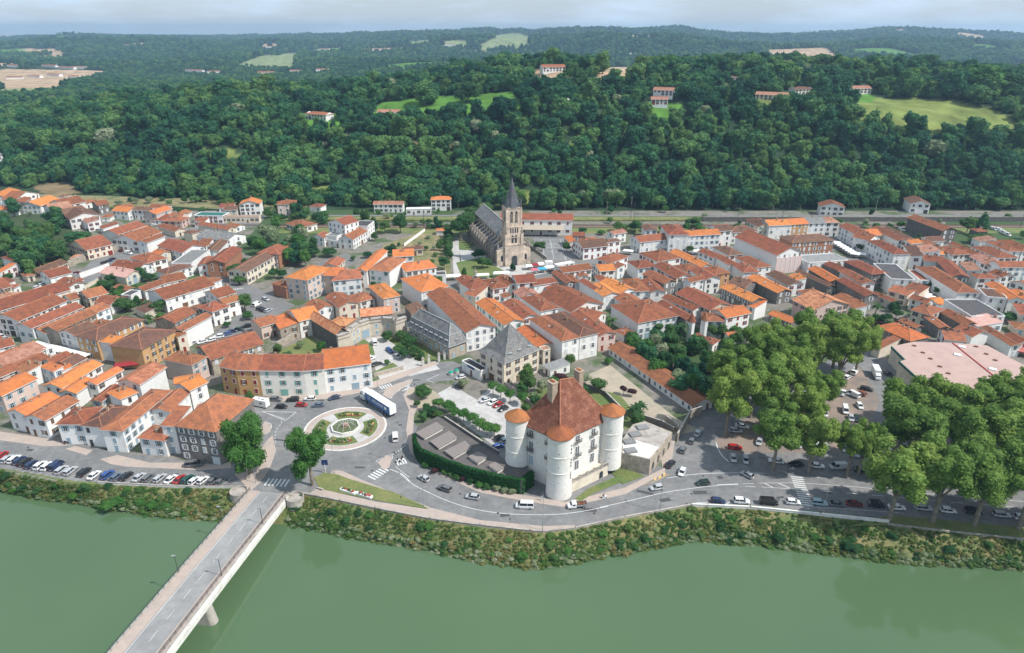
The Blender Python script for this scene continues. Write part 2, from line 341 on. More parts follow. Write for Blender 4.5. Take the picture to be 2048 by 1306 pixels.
_m = wt.nodes.new('ShaderNodeMix'); _m.data_type = 'RGBA'; _m.inputs[6].default_value = (.060, .118, .058, 1); _m.inputs[7].default_value = (.098, .155, .074, 1)
wt.links.new(_tc.outputs['Object'], _n2.inputs[0]); wt.links.new(_n2.outputs[0], _m.inputs[0]); wt.links.new(_m.outputs[2], wb.inputs['Base Color'])
mb = MB(); mb.face([(-1500, -900, WZ), (1500, -900, WZ), (1500, 260, WZ), (-1500, 260, WZ)]); tag(mb.build('river', wm), None, None, kind='structure')
TOP = [(-500, 850), (-200, 905), (-80, 928), (0, 940), (75, 957), (150, 967), (197, 969), (340, 976), (465, 978), (492, 986), (500, 990), (582, 992), (612, 990), (680, 1004), (750, 1020), (860, 1040), (960, 1054), (1060, 1064), (1085, 1066), (1150, 1059), (1250, 1037), (1385, 1012), (1500, 1019), (1775, 1047), (1900, 1062), (2050, 1077), (2150, 1087), (2500, 1115)]
WAT = [(-500, 880), (-200, 940), (-80, 962), (0, 972), (90, 990), (180, 1006), (200, 1018), (335, 1036), (430, 1042), (492, 1046), (500, 1048), (575, 1052), (610, 1058), (670, 1072), (745, 1084), (855, 1102), (950, 1125), (1050, 1137), (1085, 1138), (1150, 1128), (1250, 1108), (1385, 1084), (1500, 1091), (1770, 1126), (1900, 1134), (2048, 1143), (2150, 1150), (2500, 1175)]
topw = [PW(x, y) for x, y in TOP]; watw = []
for a, (x, y) in zip(topw, WAT):
    p = PW(x, y, WZ); p.y = min(p.y, a.y - 3.2); watw.append(p)
mb = MB()
far = [(1500, topw[-1].y), (1500, 492), (-1500, 492), (-1500, topw[0].y)]
mb.prism([(p.x, p.y) for p in topw] + far, -.5, 0); tag(mb.build('ground', gnd_m), None, None, kind='structure')
bank_m = mat('bank_earth', (.095, .14, .042), var=.4, scale=1.6, col2=(.25, .185, .09), s2=.16, f2=.56, sharp=.3, detail=9)
mb = MB(); N_ = 6
for (a, b_), (c, d) in zip(zip(topw, watw), zip(topw[1:], watw[1:])):
    for k in range(N_):
        t0, t1 = k / N_, (k + 1) / N_
        def f(p, q, t): 
            v = p.lerp(q, t); v.z = -.02 + (WZ - .6) * (t ** 1.3); return v
        mb.face([f(a, b_, t0), f(a, b_, t1), f(c, d, t1), f(c, d, t0)])
for P_, Q_ in ((topw[0], Vector((-1500, topw[0].y, 0))), (topw[-1], Vector((1500, topw[-1].y, 0)))):
    mb.face([P_, Q_, Q_ + Vector((0, -6, -5.6)), P_ + Vector((0, -6, -5.6))])
tag(mb.build('river_bank', bank_m), None, None, kind='structure')
# ---- hills
NR, NU = 420, 420
Yr = np.geomspace(490, 9500, NR); Ur = np.linspace(-1.25, 1.25, NU)
UU, YY = np.meshgrid(Ur, Yr); XX = UU * YY; ZZ = hgt(XX, YY) - .06
c_ = CP * YY - SP * (ZZ - H); pxx = 1024 + FPX * XX / c_; pyy = 653 - FPX * (SP * YY + CP * (ZZ - H)) / c_
FIELDS = [([(0, 138), (165, 140), (190, 158), (100, 176), (-40, 178)], 1), ([(50, 98), (110, 97), (135, 108), (60, 111)], 1), ([(460, 134), (520, 112), (600, 108), (585, 140)], 2),
 ([(738, 245), (760, 205), (860, 195), (940, 190), (1045, 180), (1040, 222), (900, 232), (800, 240)], 3), ([(1180, 170), (1210, 134), (1300, 134), (1292, 166)], 1),
 ([(1700, 196), (1900, 198), (2000, 222), (2070, 264), (1800, 266), (1720, 246)], 4), ([(1300, 206), (1362, 206), (1360, 248), (1310, 246)], 3), ([(600, 228), (690, 228), (690, 256), (605, 256)], 3), ([(1070, 138), (1150, 138), (1160, 168), (1060, 168)], 1), ([(400, 300), (470, 296), (480, 316), (410, 318)], 4), ([(250, 190), (340, 188), (345, 205), (240, 206)], 3), ([(1500, 195), (1620, 190), (1630, 222), (1500, 224)], 4), ([(1690, 180), (1745, 180), (1745, 205), (1690, 205)], 3), ([(1130, 300), (1170, 250), (1185, 262), (1150, 310)], 4),
 ([(955, 92), (1000, 70), (1060, 71), (1055, 96), (970, 102)], 2), ([(715, 98), (800, 95), (860, 100), (740, 107)], 1), ([(1530, 100), (1650, 95), (1740, 146), (1560, 134)], 1), ([(1860, 128), (2060, 133), (2060, 152), (1900, 150)], 2),
 ([(968, 396), (1000, 384), (1090, 380), (1100, 408), (960, 414)], 4), ([(620, 372), (690, 366), (700, 385), (640, 395)], 4), ([(585, 262), (700, 270), (860, 282), (940, 300), (860, 300), (700, 284), (585, 272)], 5), ([(560, 108), (680, 100), (690, 106), (570, 114)], 2), ([(880, 82), (930, 80), (940, 92), (890, 95)], 2),
 ([(1080, 140), (1140, 140), (1150, 150), (1080, 150)], 1), ([(200, 405), (330, 396), (420, 398), (420, 412), (200, 415)], 4), ([(60, 372), (130, 362), (160, 385), (100, 395)], 5), ([(815, 82), (860, 80), (862, 88), (818, 90)], 2), ([(660, 155), (700, 152), (700, 160), (665, 162)], 2), ([(1320, 190), (1350, 188), (1350, 196), (1322, 198)], 3)]
fcol = {0: (.030, .055, .028), 1: (.42, .30, .19), 2: (.22, .26, .12), 3: (.09, .20, .035), 4: (.165, .20, .058), 5: (.20, .15, .085)}
FI = np.zeros(pxx.shape, int)
def farfield(X, Y):
    v = np.sin(X / 97 + Y / 260) * np.sin(Y / 131 - X / 330 + 1.3) + .6 * np.sin(X / 213 + 2) * np.sin(Y / 301)
    return (v > .78) & (Y > 1250)
FI[farfield(XX, YY)] = 2; FI[farfield(XX, YY) & (np.sin(XX / 333) > .3)] = 1; FI[farfield(XX, YY) & (np.sin(XX / 333) < -.5)] = 3
for poly, k in FIELDS: FI[inside(pxx, pyy, poly)] = k
V = np.stack([XX, YY, ZZ], -1).reshape(-1, 3); idx = np.arange(NR * NU).reshape(NR, NU)
Fq = np.stack([idx[:-1, :-1], idx[:-1, 1:], idx[1:, 1:], idx[1:, :-1]], -1).reshape(-1, 4)
me = bpy.data.meshes.new('hills'); me.vertices.add(len(V)); me.vertices.foreach_set('co', V.ravel()); me.loops.add(Fq.size); me.loops.foreach_set('vertex_index', Fq.ravel()); me.polygons.add(len(Fq)); me.polygons.foreach_set('loop_start', np.arange(0, Fq.size, 4)); me.polygons.foreach_set('loop_total', np.full(len(Fq), 4)); me.update(calc_edges=True)
me.polygons.foreach_set('use_smooth', np.ones(len(Fq), bool))
ca = me.color_attributes.new('land', 'FLOAT_COLOR', 'POINT'); ca.data.foreach_set('color', np.concatenate([np.array([fcol[k] for k in FI.ravel()]), np.ones((len(V), 1))], 1).ravel())
hm, ht_, hb = nodes('land_cover'); va = ht_.nodes.new('ShaderNodeVertexColor'); va.layer_name = 'land'; hb.inputs['Roughness'].default_value = .95; hb.inputs['Specular IOR Level'].default_value = .1
hh = ht_.nodes.new('ShaderNodeHueSaturation'); hn = ht_.nodes.new('ShaderNodeTexNoise'); hn.inputs['Scale'].default_value = .05; hn.inputs['Detail'].default_value = 8; ht = ht_.nodes.new('ShaderNodeTexCoord'); hr = ht_.nodes.new('ShaderNodeMapRange'); hr.inputs[1].default_value = .3; hr.inputs[2].default_value = .7; hr.inputs[3].default_value = .55; hr.inputs[4].default_value = 1.4
ht_.links.new(ht.outputs['Object'], hn.inputs[0]); ht_.links.new(hn.outputs[0], hr.inputs[0]); ht_.links.new(hr.outputs[0], hh.inputs['Value']); ht_.links.new(va.outputs[0], hh.inputs['Color']); ht_.links.new(hh.outputs[0], hb.inputs['Base Color'])
me.materials.append(hm); hills = bpy.data.objects.new('hills', me); COL.link(hills); hills['kind'] = 'structure'
def field_at(X, Y):
    Z = hgt(X, Y); c = CP * Y - SP * (Z - H); a = 1024 + FPX * X / c; b_ = 653 - FPX * (SP * Y + CP * (Z - H)) / c
    r = farfield(X, Y)
    for poly, k in FIELDS: r |= inside(a, b_, poly)
    return r
# ---- roads, pavements, lawns (pixel outlines laid on the ground)
sheet('road', [(-200, 890), (0, 868), (100, 877), (235, 905), (400, 925), (462, 925), (530, 870), (500, 800), (740, 775), (780, 760), (870, 725), (905, 722), (935, 735), (905, 760), (850, 765), (815, 790), (830, 850), (900, 870), (1330, 935), (1350, 890), (1395, 800), (1450, 800), (1560, 760), (1640, 735), (1690, 690), (1760, 700), (1800, 740), (1850, 850), (2200, 900), (2200, 1068), (1775, 1036), (1500, 1010), (1385, 1008), (1250, 1032), (1150, 1054), (1085, 1060), (960, 1048), (860, 1034), (612, 984), (560, 985), (500, 985), (466, 972), (195, 964), (150, 962), (0, 934), (-200, 900)], .01, asph)
RK = []
for nm, pts, m, z in [
 # streets in town
 ('street', [(405, 690), (460, 640), (505, 610), (560, 600), (575, 620), (530, 640), (470, 690), (400, 715)], asph2, .012),
 ('street', [(440, 540), (500, 570), (590, 610), (565, 625), (490, 600), (420, 560)], asph2, .014),
 ('street', [(-60, 625), (0, 640), (100, 700), (190, 760), (260, 790), (260, 770), (180, 735), (90, 680), (-60, 600)], asph2, .012),
 ('street', [(210, 500), (260, 480), (380, 455), (540, 430), (900, 445), (900, 455), (560, 445), (380, 470), (270, 500), (330, 540), (150, 570), (140, 560)], asph2, .012),
 ('street', [(890, 560), (1000, 555), (1100, 540), (1230, 505), (1400, 500), (1600, 480), (1680, 470), (1800, 560), (1860, 600), (1830, 610), (1680, 500), (1480, 520), (1330, 530), (1120, 565), (900, 575)], asph2, .012),
 ('parking_lot', [(870, 790), (905, 770), (955, 800), (985, 770), (1050, 795), (1030, 880), (1000, 900), (930, 850)], pave_w, .03),
 ('courtyard', [(702, 710), (745, 665), (800, 690), (850, 720), (835, 740), (760, 760), (745, 725)], pave_w, .03),
 ('drive', [(742, 680), (765, 675), (840, 735), (870, 728), (880, 738), (820, 752), (775, 735)], pave_w, .035),
 ('lawn', [(697, 690), (728, 678), (745, 690), (750, 710), (700, 712)], grass_m, .045), ('lawn', [(765, 672), (820, 665), (890, 715), (860, 722), (835, 722)], grass_m, .045), ('lawn', [(745, 745), (785, 725), (800, 735), (750, 750)], grass_m, .05),
 ('lawn', [(550, 705), (620, 672), (662, 700), (620, 715), (560, 715)], lawn_dry, .05),
 ('schoolyard', [(1150, 760), (1220, 730), (1350, 835), (1400, 860), (1310, 880), (1240, 850), (1200, 800)], gravel_m, .04),
 ('lawn', [(1040, 800), (1100, 760), (1150, 780), (1100, 850), (1060, 850)], grass_m, .045), ('lawn', [(1170, 770), (1240, 790), (1290, 850), (1240, 860), (1180, 800)], grass_m, .05),
 ('ball_court', [(1060, 470), (1150, 475), (1155, 520), (1095, 522)], asph, .04), ('lawn', [(912, 525), (960, 515), (1015, 545), (990, 556), (925, 560)], grass_m, .045), ('lawn', [(918, 480), (940, 482), (940, 500), (918, 498)], grass_m, .045),
 ('churchyard', [(940, 500), (990, 520), (1000, 535), (1080, 525), (1100, 545), (1020, 560), (930, 560), (918, 500)], pave_w, .03), ('path', [(903, 482), (917, 480), (922, 560), (908, 560)], pave_w, .04),
 ('garden', [(765, 490), (850, 460), (905, 470), (900, 560), (850, 545), (770, 520)], mat('garden_soil', (.13, .15, .06), var=.35, scale=.6, col2=(.28, .22, .12), s2=.1, f2=.5), .03),
 ('garden', [(1260, 690), (1340, 640), (1480, 680), (1500, 800), (1440, 820), (1380, 790), (1260, 710)], mat('garden_green', (.05, .09, .03), var=.3), .03),
 ('park_ground', [(-60, 430), (60, 405), (130, 440), (170, 500), (110, 545), (-60, 560)], mat('park_floor', (.05, .075, .03), var=.3), .03),
 ('garden', [(475, 500), (560, 400), (640, 400), (640, 470), (600, 520), (540, 530)], MATS['garden_green'], .03),
 ('garden', [(150, 570), (330, 540), (330, 600), (250, 620), (170, 600)], MATS['garden_green'], .03),
 ('courtyard', [(560, 560), (690, 505), (720, 520), (640, 560), (600, 590), (540, 590)], asph2, .03),
 ('garden', [(1700, 640), (1790, 640), (1800, 670), (1740, 690), (1700, 670)], MATS['garden_green'], .03),
 ('parking_lot', [(1430, 880), (1500, 830), (1600, 800), (1680, 750), (1720, 730), (1760, 800), (1740, 850), (2150, 900), (2150, 945), (1900, 925), (1700, 905), (1480, 905), (1440, 900)], mat('brick_paving', (.30, .225, .175), var=.12, scale=.8, col2=(.17, .15, .14), s2=.1, f2=.5), .025),
 ('garden', [(1890, 440), (2100, 445), (2100, 490), (1990, 520), (1900, 480)], MATS['garden_green'], .028),
 ('garden', [(640, 420), (905, 418), (905, 445), (640, 448)], MATS['garden_green'], .027),
 ('garden', [(-60, 385), (220, 392), (420, 398), (560, 400), (560, 425), (330, 412), (200, 412), (-60, 400)], MATS['garden_soil'], .026),
 ('lawn', [(1700, 1052), (1780, 1030), (2200, 1068), (2200, 1092), (1900, 1066), (1775, 1050)], lawn_dry, .035),
 ('lawn', [(628, 955), (650, 945), (672, 948), (700, 958), (790, 985), (845, 1010), (858, 1018), (750, 1000), (640, 978)], lawn_dry, .15),
 ('lawn', [(815, 780), (850, 770), (880, 790), (850, 830), (830, 810)], gravel_m, .14),
 ('lawn', [(0, 937), (150, 962), (195, 964), (195, 969), (150, 966), (0, 939)], grass_m, .03)]:
    sheet(nm, pts, z, m)
for nm, pts, m in [
 ('pavement', [(-60, 862), (0, 863), (95, 877), (142, 890), (100, 892), (85, 892), (-60, 872)], pave), ('pavement', [(130, 898), (150, 892), (185, 900), (172, 910)], pave),
 ('pavement', [(200, 918), (235, 910), (300, 925), (370, 925), (440, 930), (462, 922), (462, 935), (400, 940), (250, 933), (220, 928)], pave),
 ('pavement', [(495, 985), (520, 965), (540, 935), (552, 900), (545, 870), (535, 880), (520, 900), (475, 935), (470, 950), (490, 970), (484, 975)], pave),
 ('pavement', [(520, 858), (530, 842), (543, 852), (540, 864), (527, 868)], pave),
 ('pavement', [(510, 800), (520, 795), (660, 785), (740, 765), (780, 752), (870, 722), (878, 727), (785, 762), (720, 785), (650, 798), (560, 803), (515, 805)], pave),
 ('pavement', [(806, 790), (818, 775), (850, 768), (862, 775), (840, 800), (828, 830), (826, 865), (850, 905), (900, 945), (960, 975), (1060, 992), (1130, 1004), (1250, 975), (1330, 935), (1330, 945), (1250, 988), (1130, 1014), (1060, 1004), (960, 985), (880, 950), (820, 905), (812, 860), (818, 820)], pave),
 ('pavement', [(659, 947), (668, 940), (685, 942), (725, 960), (860, 1015), (960, 1040), (1085, 1052), (1150, 1050), (1150, 1057), (1085, 1063), (960, 1052), (860, 1038), (750, 1017), (680, 1001), (615, 989), (635, 976), (750, 1003), (855, 1018), (790, 990), (700, 962)], pave),
 ('pavement', [(765, 790), (772, 775), (800, 765), (826, 758), (820, 768), (795, 782), (780, 797)], pave),
 ('pavement', [(755, 925), (772, 910), (785, 914), (778, 934), (768, 940)], pave),
 ('pavement', [(1320, 905), (1340, 865), (1352, 870), (1345, 915), (1325, 935)], pave)]:
    P = [PW(x, y, .13) for x, y in pts]; mb = MB(); mb.prism([(p.x, p.y) for p in P], 0, .13, 1, 0); o = mb.build(nm, [m, kerb_m]); o['kind'] = 'structure'
# painted markings, one structure sheet
mk = MB()
def line(t, pts, w=.16, dash=None, z=.018): ribbon(mk, curve_pts([PW(x, y, z, t).xy.to_3d() for x, y in pts], 5) if len(pts) > 2 else [PW(x, y, z, t) for x, y in pts], w, z, dash)
line('M', [(-10, 785), (50, 840), (120, 890), (230, 945), (380, 1010), (560, 1065), (760, 1098), (960, 1110), (1200, 1108), (1400, 1085), (1600, 1045)], .2)
line('N', [(0, 1055), (250, 998), (500, 940), (750, 903), (900, 888), (1060, 880)], .2)
line('N', [(1060, 876), (900, 884)], .5); line('N', [(515, 830), (700, 803), (900, 792), (1100, 790), (1260, 792)], .2)
line('N', [(1220, 868), (1480, 866)], .15); line('N', [(1240, 898), (1500, 914)], .15); line('N', [(1260, 868), (1330, 902)], .3); line('N', [(1370, 868), (1460, 908)], .3); line('N', [(1115, 893), (1195, 897)]); line('N', [(1100, 872), (1180, 872)])
line('N', [(890, 540), (905, 600), (940, 660), (985, 700)], .35); line('N', [(740, 1020), (840, 1015)], .2); line('N', [(960, 1035), (1000, 1010)], .2)
line('O', [(45, 870), (400, 895), (700, 925), (1200, 968), (1720, 1010)], .15); line('O', [(160, 928), (700, 972), (1200, 1018), (1720, 1058)], .18, (3, 4)); line('O', [(0, 820), (200, 830)], .12)
line('O', [(20, 1050), (300, 1062), (800, 1100)], .12); line('L', [(600, 400), (930, 408)], .2); line('L', [(930, 408), (825, 488)], .2); line('L', [(825, 488), (600, 400)], .2); line('L', [(640, 415), (820, 470)], .15)
line('L', [(730, 700), (725, 640), (745, 570), (785, 520), (790, 480)], .2, (1, 1)); line('L', [(1860, 820), (1940, 770), (2010, 705)], .3, (.6, .6)); line('L', [(1700, 880), (1840, 820), (1865, 860)], .15); line('L', [(1700, 880), (1770, 920)], .15)
line('L', [(1840, 960), (1960, 1010), (2032, 1080)], .25); line('L', [(1890, 930), (1960, 990), (2032, 1040)], .15); line('M', [(205, 75), (300, 35)], .25); line('M', [(205, 75), (265, 100)], .15)
line('L', [(1730, 215), (1850, 170), (2032, 85)], .15); line('L', [(1770, 240), (1840, 275), (1890, 220), (2032, 140)], .2); line('L', [(620, 500), (680, 520), (690, 560), (640, 620)], .2)
line('F', [(1730, 640), (1850, 620)], .1)
def zebra(t, a, b_, n, w, ln):                # stripes of length ln along the traffic, set across from a to b
    A, B = PW(*a, .02, t), PW(*b_, .02, t); d = (B - A).normalized(); q = Vector((-d.y, d.x, 0)) * ln / 2
    for i in range(n):
        c = A.lerp(B, (i + .5) / n); e = d * w / 2
        mk.face([tuple((c + q2 + e2).to_2d()) + (.022,) for q2, e2 in ((-q, -e), (-q, e), (q, e), (q, -e))])
zebra('L', (1650, 1050), (1800, 950), 6, .55, 3.2); zebra('L', (630, 1080), (860, 1095), 6, .55, 3.4); zebra('N', (1510, 815), (1590, 1045), 14, .5, 3.4); zebra('L', (1740, 175), (1860, 140), 5, .5, 2.6); zebra('L', (1930, 190), (2032, 160), 5, .5, 2.6); zebra('L', (1900, 905), (2000, 880), 4, .5, 2.5); zebra('M', (0, 150), (75, 140), 5, .45, 2.6); zebra('G', (320, 190), (420, 175), 6, .4, 2)
for i in range(8):                             # bays along the quay
    pass
for x in range(60, 470, 17): a = PW(x, 936 + .08 * (x - 60) if x < 200 else 948 + .02 * (x - 200), .02); ribbon(mk, [a, a + Vector((-2.2, -4.2, 0))], .1, .02)
for (a, b_) in [((1068, 478), (1140, 479)), ((1083, 478), (1090, 521)), ((1120, 478), (1132, 521)), ((1068, 495), (1145, 495)), ((1100, 478), (1108, 518))]: ribbon(mk, [PW(*a, .05), PW(*b_, .05)], .2, .05)
for c in [(1105, 488), (1109, 503)]:
    p = PW(*c, .05); ribbon(mk, [p + Vector((2 * math.cos(a), 2 * math.sin(a), 0)) for a in np.linspace(0, 6.3, 16)], .2, .052)
tag(mk.build('road_markings', paint), None, None, kind='structure')
mk = MB()
line('N', [(135, 930), (400, 860), (530, 800)], .15); line('N', [(420, 845), (430, 820)], .6); line('N', [(455, 832), (465, 810)], .6); line('N', [(485, 815), (500, 790)], .6)
tag(mk.build('yellow_road_markings', mat('yellow_paint', (.62, .40, .14))), None, None, kind='structure')
mk = MB(); rq = random.Random(8)
for x, y in [(560, 880), (600, 905), (720, 935), (800, 850), (880, 980), (1010, 1030), (1180, 1020), (1290, 985), (1400, 985), (1440, 955), (520, 930), (640, 800), (830, 760), (60, 900), (220, 945), (350, 950), (1560, 995), (1750, 1000), (790, 905), (1330, 1000)]:
    p = PW(x, y); a = rq.uniform(-.4, .4); mk.box((p.x, p.y, .012), (rq.uniform(1.2, 5), rq.uniform(.7, 1.8), .01), a)
    q = p + Vector((rq.uniform(-6, 6), rq.uniform(-2, 2), 0)); mk.lathe((q.x, q.y), [(.38, .02), (0, .024)], 10, 1, False)
tag(mk.build('road_repairs', [mat('asphalt_patch', (.075, .075, .078)), mat('manhole_iron', (.05, .045, .04))]), None, None, kind='structure')
# ---- railway behind the town
def rl(y0, z, w, m, nm, x0=700, x1=2150):
    pts = [PW(x, y0, z) for x in (x0, x1)]; Y0 = pts[0].y
    mb = MB(); mb.prism([(pts[0].x, Y0 - w / 2), (pts[1].x, Y0 - w / 2), (pts[1].x, Y0 + w / 2), (pts[0].x, Y0 + w / 2)], -.2, z); o = mb.build(nm, m); o['kind'] = 'structure'; return Y0
rl(459, .1, 18, lawn_dry, 'embankment', 560); rl(452, .5, 6, mat('ballast', (.20, .14, .11), var=.3, scale=2), 'railway_bed', 560); rl(436, 1.2, 9, mat('verge', (.12, .16, .05), var=.3, scale=.5, col2=(.24, .21, .09), s2=.08, f2=.5), 'verge', 560); rl(431, 1.5, 3.4, asph2, 'platform_road', 640)
yb = PW(1000, 451, .5).y
mb = MB()
for dy in (-1.6, -.2, 1.2, 2.6):
    mb.box((120, yb + dy, .62), (760, .1, .16))
tag(mb.build('rails', mat('rail_steel', (.2, .15, .12), metal=.5, rough=.5)), None, None, kind='structure')
tp = thing('masonry_wall', (PW(1780, 436, 0).x, PW(1780, 443, 0).y, 0), 'long dark stone retaining wall beside the railway at right', 'retaining wall'); mb = MB(); mb.box((0, 0, 1.6), (270, .6, 3.2)); mb.build('wall', WALL['d'], tp); mb = MB(); mb.box((0, 0, 3.26), (270.6, .9, .12)); mb.build('coping', conc, tp)
mb = MB()
cat_mast = None
for i, (x, y) in enumerate([(1110, 458), (1267, 457), (1473, 455), (1820, 458), (2040, 455), (1562, 450), (848, 456), (1261, 440)]):
    p = PW(x, y, .3); o = thing('mast', p, None, 'rail mast', 'overhead line masts along the railway'); reg(o, 'slim dark overhead line mast standing', x, y, 'rail mast', 'overhead line masts along the railway')
    b1 = MB(); b1.tube((0, 0, 0), (0, 0, 11), .16, .12, 6); b1.build('pole', metal_d, o); b1 = MB(); b1.tube((0, 0, 9.6), (2.8, -1.4, 10.1), .08, n=5); b1.tube((0, 0, 8.4), (2.4, -1.3, 9.9), .05, n=5); b1.build('arm', metal_d, o)
# ---- roundabout island and fountain
RC = PW(691, 856, 0); rc = (RC.x, RC.y)
mb = MB(); mb.lathe((0, 0), [(13.6, 0), (13.6, .13), (13.05, .13)], 72, 1, False); mb.lathe((0, 0), [(13.05, .134), (0, .136)], 72, 0, False)
o = mb.build('roundabout_island', [pave, conc_w]); o.location = (*rc, 0); o['kind'] = 'structure'
mb = MB(); mb.lathe((0, 0), [(11.0, .15), (0, .155)], 64, 0, False); o = mb.build('island_path', pave_w); o.location = (*rc, 0); o['kind'] = 'structure'
def ring_sector(mb, a0, a1, r0, r1, z, mi=0, n=14):
    for i in range(n):
        t0, t1 = a0 + (a1 - a0) * i / n, a0 + (a1 - a0) * (i + 1) / n
        mb.face([(r0 * math.cos(t0), r0 * math.sin(t0), z), (r1 * math.cos(t0), r1 * math.sin(t0), z), (r1 * math.cos(t1), r1 * math.sin(t1), z), (r0 * math.cos(t1), r0 * math.sin(t1), z)], mi)
def leafball(mb, c, r, n, s, rnd, mi=0, squash=1.0, top=True):
    for _ in range(n):
        d = Vector((rnd.gauss(0, 1), rnd.gauss(0, 1), rnd.gauss(0, 1))).normalized()
        if top and d.z < -.5: d.z = -d.z
        p = Vector(c) + Vector((d.x * r, d.y * r, d.z * r * squash)) * rnd.uniform(.75, 1.08)
        nrm = (d + Vector((rnd.gauss(0, .5), rnd.gauss(0, .5), rnd.gauss(0, .5) + .3))).normalized(); a = nrm.orthogonal().normalized(); b_ = nrm.cross(a)
        th = rnd.uniform(0, 6.28); u_ = (a * math.cos(th) + b_ * math.sin(th)) * s * rnd.uniform(.6, 1.2); v_ = nrm.cross(u_).normalized() * s * rnd.uniform(.5, 1.0)
        mb.face([p - u_ - v_, p + u_ - v_ * .6, p + u_ * .8 + v_, p - u_ * .7 + v_ * .9], mi)
rnd = random.Random(3)
for i, (side, flow) in enumerate([('right', 'yellow'), ('far', 'yellow'), ('left', 'pink'), ('near', 'pale')]):
    a = i * math.pi / 2 + R(2); o = thing('flower_bed', (*rc, .16), f'curved grass flower bed on the {side} side of the roundabout fountain', 'flower bed', 'flower beds round the fountain')
    mb = MB(); ring_sector(mb, a - R(33), a + R(33), 6.1, 10.6, .02); mb.build('grass', grass_m, o)
    mb = MB(); ring_sector(mb, a - R(25), a + R(25), 7.4, 9.3, .05); mb.build('soil', soil_m, o)
    for nm, m_, cnt, rr in (('shrub', leaf_pale, 9, .55), ('shrub', leaf_lime, 5, .62), ('flowers', mat('petals', (.60, .42, .16), var=.3, scale=6), 7, .3)):
        for _ in range(cnt): mb = MB(); t_ = a + R(rnd.uniform(-24, 24)); q = rnd.uniform(7.6, 9.2); leafball(mb, (q * math.cos(t_), q * math.sin(t_), .35), rr, 60, .14, rnd); mb.build(nm, m_, o)
o = thing('fountain', (*rc, .15), 'octagonal stone fountain with central rocks on the roundabout', 'fountain')
mb = MB(); rr = 4.9
mb.lathe((0, 0), [(rr, 0), (rr, .75), (rr - .45, .75), (rr - .45, .1)], 8, 0, False); mb.build('basin', conc_w, o)
mb = MB(); mb.lathe((0, 0), [(rr - .45, .5), (0, .5)], 8, 0, False); mb.build('water', mat('pool_water', (.10, .12, .05), rough=.1), o)
mb = MB()
for _ in range(22):
    a = rnd.uniform(0, 6.28); q = rnd.uniform(0, 1.3); mb.box((q * math.cos(a), q * math.sin(a), .5 + (1.4 - q) * .5), (rnd.uniform(.3, .7), rnd.uniform(.3, .7), rnd.uniform(.4, 1.1)), rnd.uniform(0, 3))
mb.build('rocks', mat('fountain_rock', (.38, .25, .19), var=.35, scale=2), o)
mb = MB()
for i in range(8):
    a = i * math.pi / 4; P_ = [(q * math.cos(a), q * math.sin(a), .55 + 1.6 * (1 - ((q - 1.6) / 1.7) ** 2)) for q in (.5, 1.1, 1.7, 2.3, 2.9, 3.3)]
    for p, q in zip(P_, P_[1:]): mb.tube(p, q, .045, n=4, cap=False)
mb.build('water_jets', mat('spray', (.75, .78, .78), rough=.3), o)
# ---- bridge
BZ = lambda y: max(0, min(1.2, (y - 990) / 330 * 2.6)) * 1.0
def bpt(xt, yt, xb, yb_, n=9, zo=0):
    A = PW(xt, yt, 0 + zo); B = PW(xb, yb_, 2.4 + zo); L_ = []
    for i in range(n + 4):
        t = i / n; p = A.lerp(B, t); p.z = zo + 2.4 * math.sin(min(t, 1.45) * math.pi / 2.9) / math.sin(math.pi / 2.9) if t < 1.45 else p.z; L_.append(p)
    return L_
eL = bpt(502, 982, 214, 1306); kL = bpt(522, 983, 243, 1306); kR = bpt(561, 987, 316, 1306); eR = bpt(575, 990, 338, 1306)
# straighten: rebuild all four lines from one axis so the deck is truly parallel
ax0 = (kL[0] + kR[0]) / 2; ax1 = (kL[9] + kR[9]) / 2; bd = Vector((ax1.x - ax0.x, ax1.y - ax0.y, 0)); blen = bd.length; bd /= blen; bn = Vector((-bd.y, bd.x, 0))
if bn.x > 0: bn = -bn                          # bn points to the left side of the picture
def off(p): return (Vector((p.x, p.y, 0)) - Vector((ax0.x, ax0.y, 0))).dot(bn)
wL = (off(eL[0]) + off(eL[9])) / 2; wkL = (off(kL[0]) + off(kL[9])) / 2; wkR = (off(kR[0]) + off(kR[9])) / 2; wR = (off(eR[0]) + off(eR[9])) / 2
def bz(s): return 2.4 * math.sin(min(max(s, 0), blen * 1.45) / blen * math.pi / 2.9) / math.sin(math.pi / 2.9)
def bp(s, o_, z=0): p = Vector((ax0.x, ax0.y, 0)) + bd * s + bn * o_; p.z = bz(s) + z; return p
SS = [blen * 1.7 * i / 34 for i in range(35)]
def bstrip(mb, o0, o1, z0, z1, mi=0, s0=None, s1=None):
    L_ = [s for s in SS if (s0 is None or s >= s0) and (s1 is None or s <= s1)]
    for a, b_ in zip(L_, L_[1:]):
        c = [bp(a, o0, z1), bp(b_, o0, z1), bp(b_, o1, z1), bp(a, o1, z1)]; d = [bp(a, o0, z0), bp(b_, o0, z0), bp(b_, o1, z0), bp(a, o1, z0)]
        mb.face(c, mi); mb.face(d[::-1], mi); mb.face([d[0], d[1], c[1], c[0]], mi); mb.face([d[2], d[3], c[3], c[2]], mi)
print('bridge widths', wL, wkL, wkR, wR, 'len', blen)
br = thing('road_bridge', (ax0.x, ax0.y, 0), 'concrete road bridge with grey deck and one pier crossing the green river', 'bridge'); bo = (ax0.x, ax0.y, 0)
mb = MB(); bstrip(mb, wL, wR, -.55, .02); mb.build('deck', [conc], br, off=bo)
mb = MB(); bstrip(mb, wkL, wkR, .0, .03); mb.build('roadway', mat('bridge_asphalt', (.33, .325, .315), var=.1, scale=.5, col2=(.20, .20, .20), s2=.1, f2=.5, sharp=.4), br, off=bo)
